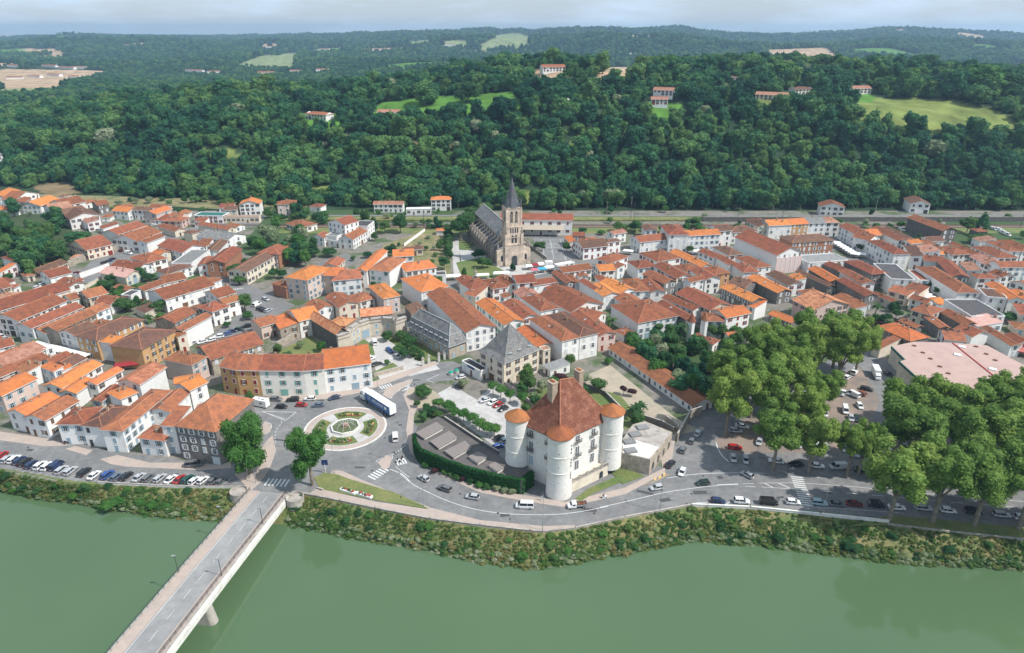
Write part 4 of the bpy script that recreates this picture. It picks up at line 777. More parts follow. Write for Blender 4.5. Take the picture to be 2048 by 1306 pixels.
TBL = """
A G 6 60 222 145 240 375 178 r w|A X 6 -60 185 60 215 195 150 o w|A H 5 -80 330 70 345 155 315 o w|A X 6 150 250 235 265 300 225 r n|A X 6 275 265 390 300 585 235 o w
A X 6 420 310 510 355 640 290 p w|A X 6 480 270 620 300 760 245 r w|A X 7 520 360 640 395 790 335 b w|A G 7 600 375 675 430 985 400 b w|A H 3 560 205 620 212 668 195 b w
A G 6 1085 345 1235 358 1305 315 o w|A G 7 1290 335 1450 345 1500 320 b w n|A X 7 1435 355 1510 378 1660 325 o n|A S 3 1535 420 1590 442 1668 405 r w|A H 3 990 405 1060 410 1105 385 r w
A X 8 1025 545 1145 575 1410 490 r w k|A X 7 1150 595 1330 640 1560 550 r w n|A X 7 1350 640 1420 655 1590 590 r w|A G 4 1530 500 1690 545 1740 510 r c|A X 6 660 665 840 728 1038 658 r c
A H 3 710 790 745 805 790 770 p c|A H 5 20 800 175 850 240 800 r w|A S 5 -80 960 0 950 165 885 o w|A X 3 300 925 400 950 655 850 b c|A H 3 210 960 260 985 300 965 r c|A G 5 970 945 1215 990 1335 925 n c
A G 5 1075 880 1320 918 1395 850 r w|A H 6 1265 800 1425 855 1590 798 r w|A G 6 1530 685 1760 750 1845 655 r w b|A F 6 1745 800 1850 860 2030 730 l w|A G 6 1850 650 1990 690 2032 670 r w
A H 5 1520 930 1620 960 1860 885 b w|A X 5 1535 990 1605 1045 1765 980 r w|A X 5 1345 1085 1400 1120 1600 1045 r w|A X 7 1365 1150 1600 1205 2070 1065 r w x|A G 5 915 1235 1065 1250 1215 1185 r w
A F 5 1200 1150 1265 1172 1360 1125 k w|A G 3 1110 1085 1230 1115 1290 1090 r c|A X 5 -120 1040 30 1100 100 1085 r c|A H 4 80 1085 130 1095 190 1060 r w
F X 6 -150 330 0 395 672 192 r c|F G 5 560 110 668 160 820 128 r w|F X 8 15 425 185 492 640 300 r w k|F X 8 195 520 310 560 800 360 r w b|F X 6 305 585 445 612 1060 360 m w|F X 8 430 560 560 585 930 420 r s
F X 8 570 600 740 640 950 560 b w w|F H 9 735 640 935 680 1380 485 b t w|F S 8 935 690 1110 715 1165 660 o w n|F H 9 1095 715 1370 770 1690 590 b t n|F X 6 1585 440 1690 510 1885 410 r s|F X 8 1725 545 1770 590 2040 445 r w n
F S 7 1685 620 1720 655 1775 620 m c r|F X 5 -150 880 0 965 445 765 p w|F X 6 -60 830 0 850 280 740 r w|F F 5 280 725 440 775 500 745 w w|F X 6 -60 700 -10 760 90 680 r w|F X 5 -100 1010 0 1060 470 850 r c
F X 5 520 905 690 930 870 865 b c|F X 5 360 900 530 905 700 830 r w|F S 6 140 965 240 1005 370 935 m w|F S 6 395 940 520 985 580 955 o w|F S 5 545 915 600 980 665 940 o w|F X 6 500 1075 600 1140 980 915 o w
F X 6 640 1140 735 1190 905 1070 o w|F X 7 870 1070 935 1105 1180 970 o w|F X 7 -120 1150 20 1215 345 1055 o n|F X 9 1165 1065 1350 1105 1595 945 q w w|F H 7 1050 1185 1170 1250 1280 1165 o w|F X 5 890 1260 980 1270 1160 1130 r c
F X 6 -180 1010 -60 1060 180 960 r w|F X 4 620 250 690 290 770 270 r w|F X 5 640 120 700 130 800 100 r w
K X 7 120 375 270 440 580 275 o w x|K X 7 265 440 440 485 750 305 m w n|K H 7.5 595 488 815 523 985 365 r w|K H 7.5 815 520 985 555 1250 360 b w|K H 8 985 575 1185 590 1650 205 m w b|K X 7 1475 370 1640 400 1830 220 m w
K H 6 1345 655 1590 683 1660 560 m w b|K S 10 1572 528 1693 547 1850 400 m w b|K X 8 1540 100 1700 130 1930 90 o w|K X 8 1690 140 1840 195 2000 120 o w
G X 7 10 730 110 865 605 715 r s|G H 8 -345 865 -80 920 105 850 m n b|G X 6 490 490 590 550 735 495 m n|G S 6 700 465 775 575 945 520 o s|G X 8 840 400 960 495 1125 420 o w|G G 6 1025 335 1140 395 1340 375 r w
G G 7 1215 265 1345 360 1530 320 r c|G H 5 1445 250 1550 310 1670 260 m w|G H 8 1635 155 1775 280 1925 245 o n w|G H 7 -20 360 120 408 265 345 r w|G X 7 170 290 240 330 370 285 m w|G X 6 45 215 180 270 300 205 r w|G H 7 -100 150 0 165 205 95 r w
B X 8 380 285 575 278 612 245 o w k|B H 8 745 290 925 280 988 245 r n w|B H 4 1060 305 1165 312 1255 290 r w|B S 4 935 335 990 310 1060 300 r w|B H 4 835 470 985 510 1080 460 r w n
B G 6 1680 285 1960 285 8 p w k|B H 8 640 715 760 770 905 690 r q w|B X 7 320 900 450 940 735 775 b c|B G 5 -30 595 250 640 330 560 g w|B G 5 -20 480 270 530 300 500 r c|B X 5 95 700 175 735 265 640 b w|B S 5 0 665 70 690 130 645 r w
B X 6 0 850 90 870 140 800 r w|B X 8 130 800 240 850 400 720 r q|B H 11 830 990 1037 1020 1270 900 o n b|B H 10 1140 965 1320 978 12 o n b|B H 6 700 1050 830 1090 8 m q w|B H 9 1285 1025 1560 1000 14 m w b|B H 9 1610 935 1830 935 1990 815 m w g
B X 9 1560 880 1610 930 1810 735 o w|B X 3 1225 850 1330 885 1400 820 m c|B F 4 205 410 570 408 4 r c|B F 5 -60 395 215 400 10 e w|B F 3 890 730 930 760 1005 690 l w
C H 8 300 242 490 240 9 o w k|C F 4 60 335 300 330 5 w w|C G 7 -60 790 130 780 12 o w|C H 7 60 935 350 895 13 o w|C G 4 50 725 220 715 5 b c|C F 6 350 975 445 970 6 k w|C H 3 350 540 440 540 5 o w
H H 9 15 85 205 215 465 160 o w w|H G 9 265 235 640 600 920 545 m w w|H G 7 740 320 1010 530 1180 480 o w g|H G 7 1000 320 1185 470 1320 430 r w r|H H 7 1175 270 1365 400 1520 360 r w w|H G 6 1350 240 1650 405 1980 335 r w r
H H 10 1255 475 1570 690 1740 655 r w w|H H 10 1430 440 1740 650 1905 605 b w w|H G 7 1650 430 1920 640 2060 590 r n|H G 6 1700 430 1900 480 9 r w|H G 6 1140 575 1330 745 1450 690 o c|H F 6 1340 760 1385 785 1455 770 p c
H H 7 575 120 690 190 880 150 r w r|H S 6 685 200 730 260 850 190 m c|H H 7 800 100 900 185 1045 165 r w r|H G 6 940 75 1040 150 1160 140 r w r|H X 8 1080 55 1140 130 1305 105 r w|H X 7 1270 100 1300 148 1510 115 r w|H S 5 1405 165 1430 190 1540 175 r w
H S 5 970 240 1010 275 1060 255 r w|H G 6 1475 25 1610 125 1700 120 r y|C X 7 1505 895 1580 945 1855 910 r w|C G 5 1680 925 1740 985 1805 965 r w|C G 5 1600 975 1680 1050 1730 1030 r w|H G 7 1735 105 1975 250 2040 235 r w|C G 7 1890 990 2032 1080 2100 1060 r w
C S 4 1590 600 1640 655 1695 640 o w|C X 7 1710 640 1775 710 2010 685 b w r|D H 7 0 640 80 655 200 635 b w r
D X 7 300 600 390 650 670 620 r w x|D H 11 590 490 670 580 850 570 r w w|D G 10 820 590 1165 572 10 o w b|D G 10 1140 545 1275 535 12 b w k|D H 7 1270 560 1520 545 12 b w w|D H 6 1410 430 1525 495 1600 450 b y|D G 9 1640 490 1860 480 12 o w w|D G 9 1860 480 2015 470 12 o t w
D X 8 1530 500 1640 490 12 b c g|D X 6 -60 870 0 930 130 905 o w|D H 7 0 800 110 850 270 790 r w|D S 6 120 880 170 905 240 885 r w|D H 7 270 840 370 905 540 880 r w|D H 7 380 760 560 840 790 805 r w|D G 6 680 745 980 890 1050 860 o w
D H 7 720 880 840 940 950 900 r w|D G 7 420 960 620 1050 770 1040 r y w|D G 8 520 880 740 1000 870 970 r w|D X 8 830 1000 880 1035 1020 1005 r w w|D G 8 870 920 1020 1010 1130 975 r w k|D H 8 990 900 1120 965 1255 945 r t|D G 6 955 740 1100 800 1160 770 r w
D H 6 1090 700 1250 780 1340 745 b w|D G 6 1110 790 1250 870 1300 840 r w|D H 6 1270 860 1390 945 1510 920 r w|D H 6 1310 800 1520 900 1660 885 r w x|D G 7 -100 1080 35 1175 190 1145 o w|D G 7 0 1040 205 1140 345 1110 o w|D H 6 210 1010 330 1130 475 1105 r w
D G 6 400 1020 490 1130 610 1110 r w|D G 6 1290 1030 1400 1090 1520 1040 b y|D G 6 1430 995 1720 1140 1850 1120 o y w|D G 6 1620 960 1820 1070 1920 1030 b w|D S 6 1830 970 1900 1020 1985 1010 o w|D G 8 1175 1090 1470 1225 1580 1195 o y w
I H 8 110 345 370 515 735 435 r w b|I G 8 740 230 1060 385 1260 335 r c|I G 7 610 270 900 390 1000 370 r w|I G 8 560 320 830 475 995 500 r y w|I H 8 985 420 1030 495 1170 465 r w b|I X 9 1120 380 1225 462 1450 415 o w r|I S 6 1470 330 1500 370 1610 330 o w
I G 3 1640 430 1850 510 1950 490 o y|E G 8 -90 1130 120 1215 440 1165 q n n|I H 4 180 580 235 630 330 600 r w|I G 3 90 755 895 1315 9 m w x|I S 3 760 1050 930 1120 1000 1105 b c|I S 4 880 640 1010 710 1040 690 r w|I H 4 1030 670 1090 720 1150 680 r w|I X 4 1200 620 1250 640 1440 620 o w
E G 7 130 250 190 280 405 290 r w k|E G 7 940 210 1000 255 1175 262 b w k|E G 9 970 385 1280 500 1400 490 r d|E G 9 75 435 230 430 12 l w w|E H 9 230 430 358 430 12 p w k|E G 8 355 460 525 545 580 500 r w w|E G 8 535 540 620 590 720 560 r w w|E H 9 610 595 850 715 985 710 r w w
E G 6 640 480 880 590 950 570 r w|E G 6 740 480 940 580 990 560 b w|E S 7 940 640 1000 735 1095 730 b w|E S 6 1035 640 1115 700 1240 690 p w k|E G 5 1240 715 1365 710 6 o w x|E G 5 1370 730 1535 720 8 r w|E X 6 920 590 1000 620 1100 610 o w|E H 6 1545 650 1790 750 1910 725 r w
E H 6 1670 600 1880 690 1990 690 r w|E H 6 1770 590 2000 690 2080 660 r w|E H 6 1220 650 1380 720 1500 700 r w|E G 6 1340 620 1560 720 1640 715 r w|E G 6 1535 735 1700 820 1840 800 p w n|E G 8 1810 830 2060 830 9 r w b|E S 5 1435 790 1510 865 1600 850 p w|E H 6 1515 890 1600 930 1780 935 r w r
E G 6 1700 880 1810 920 1930 910 r w|E G 7 1235 775 1370 912 1500 900 r y|E H 7 1045 830 1420 1060 1610 1060 r w w|E F 8 660 800 820 940 1010 930 k w x|E H 8 400 780 650 895 775 880 r y k|E G 5 205 800 360 870 460 860 r y|E G 7 360 870 560 980 650 960 r w
E G 6 80 845 270 960 370 945 o y w|E G 6 -30 870 250 1000 270 985 b d|E G 7 340 950 590 1090 660 1060 r y w|E G 4 660 1070 830 1140 860 1130 r c|E F 5 970 860 1080 950 1150 940 r w|E F 7 1600 1020 1680 1100 1850 1100 b w x|E G 7 1670 980 1880 1120 1985 1100 o w n|E G 7 1890 1040 1980 1120 2080 1110 o w
J H 6 1015 355 1170 410 1290 355 r c|J G 5 1265 380 1475 495 1560 465 r y|J G 5 1120 420 1260 520 1320 500 m y|J H 6 700 510 990 640 1240 640 o y|J X 5 1250 540 1315 625 1470 625 m w|J G 6 1420 530 1550 600 1700 570 r w x|J F 6 1300 270 1540 420 1760 370 k w x|J S 5 1545 430 1600 510 1820 500 n w
J G 5 1640 520 1900 680 1940 650 r w|J G 5 1840 590 1960 660 2060 640 r w|J H 6 590 600 720 600 8 m w|J S 4 690 700 720 715 905 650 r c|J G 5 900 460 1040 520 1060 490 r y
E H 9 -70 612 305 590 13 b q w|E F 6 80 795 430 770 13 l w x
"""
SPECIAL = {('D', 1310): 0}
for row in TBL.strip().replace('\n', '|').split('|'):
    k = row.split(); t, kind, h = k[0], k[1], float(k[2]); num = []; j = 3
    while j < len(k) and k[j].lstrip('-').replace('.', '').isdigit(): num.append(float(k[j])); j += 1
    rc_, wc_ = k[j], k[j + 1]; st = k[j + 2] if len(k) > j + 2 else None
    house(t, kind, h, num, rc_, wc_, style=st)
RPX = [[(0, 868), (235, 905), (462, 925), (530, 870), (500, 800), (740, 775), (870, 725), (935, 735), (850, 765), (830, 850), (1330, 935), (1395, 800), (1560, 760), (1690, 690), (1760, 700), (2200, 900), (2200, 1068), (1385, 1008), (1085, 1060), (612, 984), (466, 972), (0, 934)],
 [(405, 690), (460, 640), (505, 610), (560, 600), (590, 625), (530, 640), (470, 690), (400, 715)], [(430, 535), (500, 570), (600, 610), (565, 630), (490, 605), (410, 560)], [(-60, 620), (0, 640), (100, 700), (190, 760), (260, 795), (260, 765), (180, 735), (90, 680), (-60, 600)], [(870, 780), (1060, 780), (1040, 900), (930, 850)], [(690, 660), (860, 660), (890, 740), (700, 760)], [(1150, 760), (1220, 730), (1350, 835), (1400, 880), (1310, 880)], [(890, 470), (1160, 470), (1160, 575), (890, 575)], [(1120, 530), (1230, 500), (1600, 475), (1700, 480), (1830, 610), (1680, 520), (1480, 525), (1120, 565)], [(560, 560), (700, 500), (730, 520), (600, 600)], [(110, 540), (330, 480), (350, 500), (140, 590)]]
def near_house(p, m):
    for C in HR:
        c = (C[0] + C[2]) / 2; u = C[1] - C[0]; v = C[3] - C[0]; d = Vector((p.x, p.y, 0)) - c
        if abs(d.dot(u.normalized())) < u.length / 2 + m and abs(d.dot(v.normalized())) < v.length / 2 + m: return True
    return False

def infill(n):
    rd2 = random.Random(99); k = 0; m = 0
    EX = RPX + [[(760, 430), (1160, 430), (1160, 575), (890, 575), (760, 540)], [(470, 380), (770, 380), (770, 560), (560, 600), (480, 560)], [(-60, 425), (130, 425), (175, 480), (150, 545), (-60, 560)], [(1250, 640), (1760, 640), (1760, 960), (1250, 900)], [(690, 640), (900, 640), (900, 760), (540, 760), (540, 690)], [(1760, 670), (2100, 670), (2100, 1000), (1760, 1000)], [(540, 560), (640, 560), (690, 620), (640, 700), (520, 700)], [(-60, 850), (520, 850), (520, 1000), (-60, 1000)], [(950, 690), (1400, 690), (1400, 1000), (950, 1000)], [(440, 655), (1060, 655), (1060, 1000), (440, 1000)], [(490, 540), (620, 560), (700, 640), (500, 700)]]
    while m < n and k < 30000:
        k += 1; x, y = rd2.uniform(-30, 2070), rd2.uniform(412, 850); p = PW(x, y)
        if x > 560 and y < 468: continue
        if x < 560 and p.y > 560 and y < 372: continue
        if any(inside(np.array([x]), np.array([y]), q)[0] for q in EX): continue
        c = min(HR, key=lambda C: ((C[0] + C[2]) / 2 - Vector((p.x, p.y, 0))).length); u = (c[1] - c[0]).normalized(); v = (c[3] - c[0]).normalized(); a, b_ = rd2.uniform(3.2, 6.5), rd2.uniform(3.0, 5)
        q0 = Vector((p.x, p.y, 0)); C = [q0 - u * a - v * b_, q0 + u * a - v * b_, q0 + u * a + v * b_, q0 - u * a + v * b_]
        if any(near_house(q, .6) for q in C) or any(near_house(q0 + u * a * i - v * 0 + v * b_ * j, .6) for i, j in ((0, 0), (0, 1), (0, -1), (1, 0), (-1, 0))): continue
        sgn = 1 if C[1].y < C[3].y else 0
        while not (min(C, key=lambda t_: t_.y) in (C[0], C[1])): C = C[1:] + C[:1]
        FORCE.append(C); house('P', rd2.choice('GGXHS'), rd2.choice((3, 4, 5, 5.5, 6)), [0] * 6, rd2.choice('rrrmmobp'), rd2.choice('wwwwwcny')); m += 1
    print('infill', m)
FORCE = []
infill(50)
# --- crescent facade houses on the roundabout: bent fronts
def strip_house(t, h, pts, w, rc_, wc_, style, label, rise=3.2, wl=0, **kw):
    P_ = [PW(x, y, h, t) for x, y in pts]; P_ = [Vector((p.x, p.y, 0)) for p in P_]; o0 = P_[0]; n = len(P_); B_ = []
    for i in range(n):
        d1 = (P_[i] - P_[i - 1]).normalized() if i else None; d2 = (P_[i + 1] - P_[i]).normalized() if i < n - 1 else None
        nn = [Vector((-d.y, d.x, 0)) for d in (d1, d2) if d is not None]; nn = [q if q.y > 0 else -q for q in nn]
        m_ = (nn[0] + nn[-1]); m_.normalize(); B_.append(P_[i] + m_ * w / max(m_.dot(nn[0]), .6))
    if wl: B_[0] = P_[0] + (B_[0] - P_[0]) * wl
    o = thing('town_house', o0, label, 'house'); P_ = [p - o0 for p in P_]; B_ = [p - o0 for p in B_]; dz = Vector((0, 0, 1)); mw, mr = MB(), MB()
    for i in range(n - 1):
        a, b_, c, d = P_[i], P_[i + 1], B_[i + 1], B_[i]
        mw.face([a - dz * .3, b_ - dz * .3, b_ + dz * h, a + dz * h]); mw.face([c - dz * .3, d - dz * .3, d + dz * h, c + dz * h])
        u = (b_ - a).normalized(); f0, f1 = (a - d).normalized(), (b_ - c).normalized(); ov = .6; r0, r1 = (a + d) / 2 + dz * (h + rise), (b_ + c) / 2 + dz * (h + rise)
        e0, e1 = a + f0 * ov + dz * (h - .15), b_ + f1 * ov + dz * (h - .15); g0, g1 = d - f0 * ov + dz * (h - .15), c - f1 * ov + dz * (h - .15); T = dz * .25
        face_uv(mr, [e0 + T, e1 + T, r1 + T, r0 + T], 0, u); face_uv(mr, [g1 + T, g0 + T, r0 + T, r1 + T], 0, u)
        mr.face([e0, e1, e1 + T, e0 + T], 1); mr.face([e1, e0, r0, r1], 1); mr.face([g0, g1, r1, r0], 1); mr.face([g1, g0, g0 + T, g1 + T], 1); mr.tube(r0 + T, r1 + T, .17, n=5, mi=2)
        if i: mr.tube(e0 + T, r0 + T, .12, n=4, mi=2, cap=False)
    for a, d, s in ((P_[0], B_[0], 1), (P_[-1], B_[-1], -1)):
        mw.face([a - dz * .3, d - dz * .3, d + dz * h, (a + d) / 2 + dz * (h + rise + .05), a + dz * h])
        mr.tube(a + dz * (h + .1), (a + d) / 2 + dz * (h + rise + .25), .14, n=4, mi=2); mr.tube(d + dz * (h + .1), (a + d) / 2 + dz * (h + rise + .25), .14, n=4, mi=2)
    mw.build('wall', WALL[wc_], o); rf = mr.build('roof', [ROOF[rc_], frame_m, ridge_m], o, uv=True)
    rnd = random.Random(len(label))
    for i in range(n - 1): put_windows(o, None, P_[i], P_[i + 1], Vector(), h, style, True, rnd, kw.get('dens', 3.3), floors=3, out=Vector((0, -1, 0)), closed=kw.get('closed', .3))
    for q in (.2, .75): p = (P_[0] + B_[0]) / 2; e = (P_[-1] + B_[-1]) / 2; z = p.lerp(e, q); link('chimney', CHIM, rf, (z.x, z.y, h + rise - .7))
    return o
strip_house('G', 10.4, [(190, 928), (350, 965), (568, 969)], 11, 'm', 't', 'r', 'ochre corner house with dark red shutters and shopfront facing the roundabout', closed=.8)
strip_house('G', 10.4, [(569, 969), (1005, 973), (1199, 957)], 12, 'r', 'i', 'g', 'long cream three-storey house with pale green shutters facing the roundabout', dens=4.2, closed=.2)
o = strip_house('G', 10.0, [(1200, 957), (1655, 899)], 15, 'o', 'w', 'b', 'white three-storey house with bright orange roof and shopfront facing the roundabout', rise=4)
# grey corner building with big hip is built with 12 m walls
house('L', 'H', 12, [-245, 548, 150, 596, 510, 292], 'm', 'y', rise=5.2, style='w', label='big grey corner building with white shutters and wide tiled hip roof', blank=-1, floors=4, closed=.25, chim=1)
# slate pyramid house, pink-fronted hall
ph, phC = house('H', 'P', 9.6, [778, 782, 1005, 905, 1345, 768], 'g', 'c', rise=11.0, style='n', label='pale stone house under a tall grey slate pyramid roof', blank=-1, floors=3, chim=1, dens=4.2, flare=.10)
o, C = house('D', 'G', 11, [1310, 600, 1715, 775, 1960, 745], 'r', 'w', rise=3.6, style='x', label='large white hall with pink gable front and broad brown roof', blank=2, chim=0)
C3 = C[1].lerp(C[2], .5); a, b_ = C[1], C[2]; d = (b_ - a).normalized(); nrm = Vector((d.y, -d.x, 0)); nrm = nrm if nrm.dot(-C3) > 0 else -nrm
mb = MB(); m_ = (a + b_) / 2 + nrm * .12 - o.location; mb.box((m_.x, m_.y, 4.6), ((b_ - a).length, .2, 9.2), math.atan2(d.y, d.x))
mb.build('pink_front', mat('pink_plaster', (.64, .49, .46), var=.06, scale=.6), o); mb = MB()
for q in (.22, .40, .58, .76): p = a.lerp(b_, q) + nrm * .26 - o.location; mb.box((p.x, p.y, 5), (.35, .2, 8), math.atan2(d.y, d.x))
mb.build('pilaster', white_p, o)
# hall roof blocks: school behind the church
o, C = house('C', 'G', 10, [978, 428, 1668, 438, 11], 'r', 'w', rise=2.6, style='r', label='long white school wing with red roof and red shutters behind the church', blank=0, chim=2, dens=5, closed=.7, floors=2)
mb = MB(); a, b_ = C[0], C[1]; d = (b_ - a).normalized(); nrm = Vector((d.y, -d.x, 0)); nrm = nrm if nrm.y < 0 else -nrm; m_ = (a + b_) / 2 + nrm * 2.6 - o.location; M_ = Matrix.Translation((m_.x, m_.y, 5.6)) @ Matrix.Rotation(math.atan2(d.y, d.x), 4, 'Z') @ Matrix.Rotation(R(18), 4, 'X')
mb.box((0, 0, 0), ((b_ - a).length * .78, 5.6, .18), M=M_); mb.build('awning', mat('fibre_cement', (.40, .34, .27), var=.15, scale=1), o)
mb = MB()
for i in range(9): p = a.lerp(b_, .2 + .78 * i / 8) + nrm * 5 - o.location; mb.tube((p.x, p.y, 0), (p.x, p.y, 4.8), .1, n=5)
mb.build('posts', metal_g, o)
# slate mansard building with dormers
P1, P2, P3 = PW(85, 540, 5.6, 'H'), PW(476, 745, 5.6, 'H'), PW(640, 692, 5.6, 'H'); e1 = P1 - P2; n = Vector((-e1.y, e1.x, 0)).normalized(); w = (P3 - P2).dot(n); n *= w; P2g = Vector((P2.x, P2.y, 0))
o = thing('mansard_building', P2g, 'long stone building with grey slate mansard roof and row of dormers', 'building'); c = [e1 * 1, Vector(), n, e1 + n]; c = [Vector((p.x, p.y, 0)) for p in c]; dz = Vector((0, 0, 1)); ctr = sum(c, Vector()) / 4
mb = MB()
for i in range(4): j = (i + 1) % 4; mb.face([c[i] - dz * .3, c[j] - dz * .3, c[j] + dz * 5.6, c[i] + dz * 5.6])
mb.build('wall', WALL['s'], o)
def ring(k, z): # inset by k metres
    u = e1.normalized(); u.z = 0; v = n.normalized(); return [c[0] - u * k + v * k + dz * z, c[1] + u * k + v * k + dz * z, c[2] + u * k - v * k + dz * z, c[3] - u * k - v * k + dz * z]
mb = MB(); rg = [ring(-.7, 5.5), ring(-.7, 5.75), ring(1.3, 9.6), ring(1.1, 9.8)]; W2 = abs(w) / 2; rd = ring(W2 - .2, 13.6)
for A_, B_ in zip(rg, rg[1:]):
    for i in range(4): j = (i + 1) % 4; face_uv(mb, [A_[i], A_[j], B_[j], B_[i]], 0, A_[j] - A_[i])
for i in range(4): j = (i + 1) % 4; face_uv(mb, [rg[3][i], rg[3][j], rd[j], rd[i]], 0, rg[3][j] - rg[3][i]); mb.tube(rg[3][i], rd[i], .2, n=5, mi=1); mb.tube(rg[1][i], rg[2][i], .2, n=5, mi=1); mb.tube(rg[3][i], rg[3][j], .16, n=5, mi=1); mb.tube(rg[1][i], rg[1][j], .14, n=5, mi=1)
mb.tube(rd[0], rd[1], .22, n=5, mi=1); rf = mb.build('roof', [ROOF['g'], mat('zinc', (.34, .36, .37), rough=.6)], o, uv=True)
dm = MB(); dm.box((0, .9, .8), (1.3, 1.9, 1.6), 0, 0); dm.box((0, .85, 1.68), (1.7, 2.2, .16), 0, 1); dm.box((0, -.08, .75), (.8, .06, 1.1), 0, 2); DORM = data_of(dm, 'dormer', [MATS['zinc'], MATS['zinc'], glass_m])
dm = MB(); dm.box((0, .9, .8), (1.3, 1.9, 1.6), 0, 0); dm.box((0, .85, 1.68), (1.7, 2.2, .16), 0, 1); dm.box((0, -.08, .75), (.8, .06, 1.1), 0, 2); DORMW = data_of(dm, 'dormer', [white_p, ROOF['r'], glass_m])
u = -e1.normalized(); u.z = 0; vin = n.normalized()
for i in range(8): p = c[0].lerp(c[1], (i + .7) / 8.3) + vin * .15; link('dormer', DORM, rf, (p.x, p.y, 5.9), math.atan2(vin.y, vin.x) - math.pi / 2, (1.25, 1.2, 1.25))
p = c[1].lerp(c[2], .5) - u * .15; link('dormer', DORM, rf, (p.x, p.y, 6.1), math.atan2(-u.y, -u.x) - math.pi / 2)
rnd = random.Random(5); put_windows(o, None, c[0], c[1], Vector(), 5.6, 'b', True, rnd, 3.4, floors=1, out=-vin, closed=.7); put_windows(o, None, c[1], c[2], Vector(), 5.6, 'b', True, rnd, 3.6, floors=1, out=u, closed=.9)
link('chimney', CHIM, rf, (*(c[0].lerp(c[1], .45) + vin * 4).xy, 11.5)); link('chimney', CHIM, rf, (*(c[0] + vin * 2).xy, 9))
# stepped roofs and turrets
for x, y, w_ in ((885, 500, 'left'), (1012, 485, 'right')):
    p = PW(x, y + 10, 8.5, 'I'); p.z = 0; tu = thing('stair_turret', p, f'slim white turret with pointed tile cap, {w_} of a pair above the walled garden', 'turret', 'turrets above the walled garden'); mb = MB(); mb.lathe((0, 0), [(1.5, 0), (1.5, 9.4)], 8); mb.build('shaft', WALL['w'], tu); mb = MB(); mb.lathe((0, 0), [(1.9, 9.3), (1.1, 10.8), (.02, 13.4)], 8); mb.build('cap', ROOF['m'], tu)
# dormers on neighbours
for t, x, y, rz in (('H', 705, 565, -.2), ('H', 795, 540, -.2)):
    p = PW(x, y + 15, 9.6, t); o_ = [q for q in S.objects if q.get('category') == 'house' and q.location.x and (q.location - p).length < 22]
prf = [c_ for c_ in ph.children if c_.name.startswith('roof')][0]; a, b_ = phC[1] - ph.location, phC[2] - ph.location; a.z = b_.z = 0; d = (b_ - a).normalized(); vin = Vector((-d.y, d.x, 0)); vin = vin if vin.dot(-(a + b_)) > 0 else -vin
for q in (.24, .5, .78): p = a.lerp(b_, q) + vin * 1.3; link('dormer', DORM, prf, (p.x, p.y, 10.2), math.atan2(vin.y, vin.x) - math.pi / 2, (1.0, 1.1, 1.05))
# white mansion
o = thing('mansion', PW(1400, 700, 0, 'B'), 'white mansion with stepped front gable, red roofs and two side wings', 'mansion'); om = o
for (kd, h, a, rc_, ri, nm) in [('X', 12, [1240, 455, 1400, 488, 1492, 440], 'r', 2.6, 1), ('X', 5.5, [1080, 600, 1200, 612, 1245, 580], 'r', 2, 2), ('X', 6, [1352, 610, 1480, 627, 1620, 545], 'r', 2.2, 3), ('F', 9, [1500, 472, 1620, 500, 1685, 450], 'k', 0, 4), ('F', 3.6, [1200, 625, 1352, 650, 1390, 610], 'l', 0, 5), ('F', 6, [1230, 580, 1320, 600, 1400, 560], 'l', 0, 6)]:
    C = rect_from('B', h, a); mb = MB(); c = [Vector((p.x - o.location.x, p.y - o.location.y, 0)) for p in C]
    for i in range(4):
        j = (i + 1) % 4; q = [c[i] - dz * .3, c[j] - dz * .3, c[j] + dz * h]
        if kd == 'X' and i in (0, 2): q.append((c[i] + c[j]) / 2 + dz * (h + ri + (.35 if i == 0 else 0)))
        q.append(c[i] + dz * h); mb.face(q)
    mb.build('wall', WALL['w'], o); rm, rr_, _ = roof_mesh(C, h, kd, ri, .25 if kd == 'X' else .4, Vector((o.location.x, o.location.y, 0))); rm.build('roof', [ROOF[rc_], frame_m, ridge_m, WALL['w']], o, uv=True)
    rnd = random.Random(nm)
    if nm != 6:
        put_windows(o, None, c[0], c[1], Vector(), h, 'x', True, rnd, 2.9, out=Vector((-.5, -1, 0)), closed=0); put_windows(o, None, c[1], c[2], Vector(), h, 'x', True, rnd, 3.0, out=Vector((1, -.6, 0)), closed=0)
# supermarket with pink roof
pts = [(825, 688), (945, 805), (895, 822), (1135, 1040), (1500, 1100), (1990, 1000), (2100, 900), (1690, 680), (1380, 655), (1030, 645)]
P_ = [PW(x, y, 7, 'J') for x, y in pts]; o0 = Vector((P_[3].x, P_[3].y, 0)); o = thing('supermarket', o0, 'large low store with wide pink panel roof and green trim', 'store'); mb = MB(); mb.prism([(p.x - o0.x, p.y - o0.y) for p in P_], -.3, 6.7); mb.build('wall', WALL['c'], o)
mb = MB(); mb.prism([(p.x - o0.x, p.y - o0.y) for p in P_], 6.7, 7.0); 
r = mb.build('roof', mat('roof_panel_pink', (.47, .33, .285), var=.08, scale=2, col2=(.41, .285, .25), s2=.25, f2=.55), o); mb = MB()
for i, j in ((0, 1), (1, 2), (2, 3)): a, b_ = P_[i] - o0, P_[j] - o0; d = b_ - a; m_ = (a + b_) / 2; mb.box((m_.x, m_.y, 6.6), (d.length + .3, .35, .9), math.atan2(d.y, d.x))
mb.build('fascia', ROOF['e'], o); mb = MB(); a, b_ = PW(1375, 657, 7.1, 'J') - o0, PW(1740, 950, 7.1, 'J') - o0; mb.tube(a, b_, .25, n=5); mb.build('roof_ridge', red_p, o)
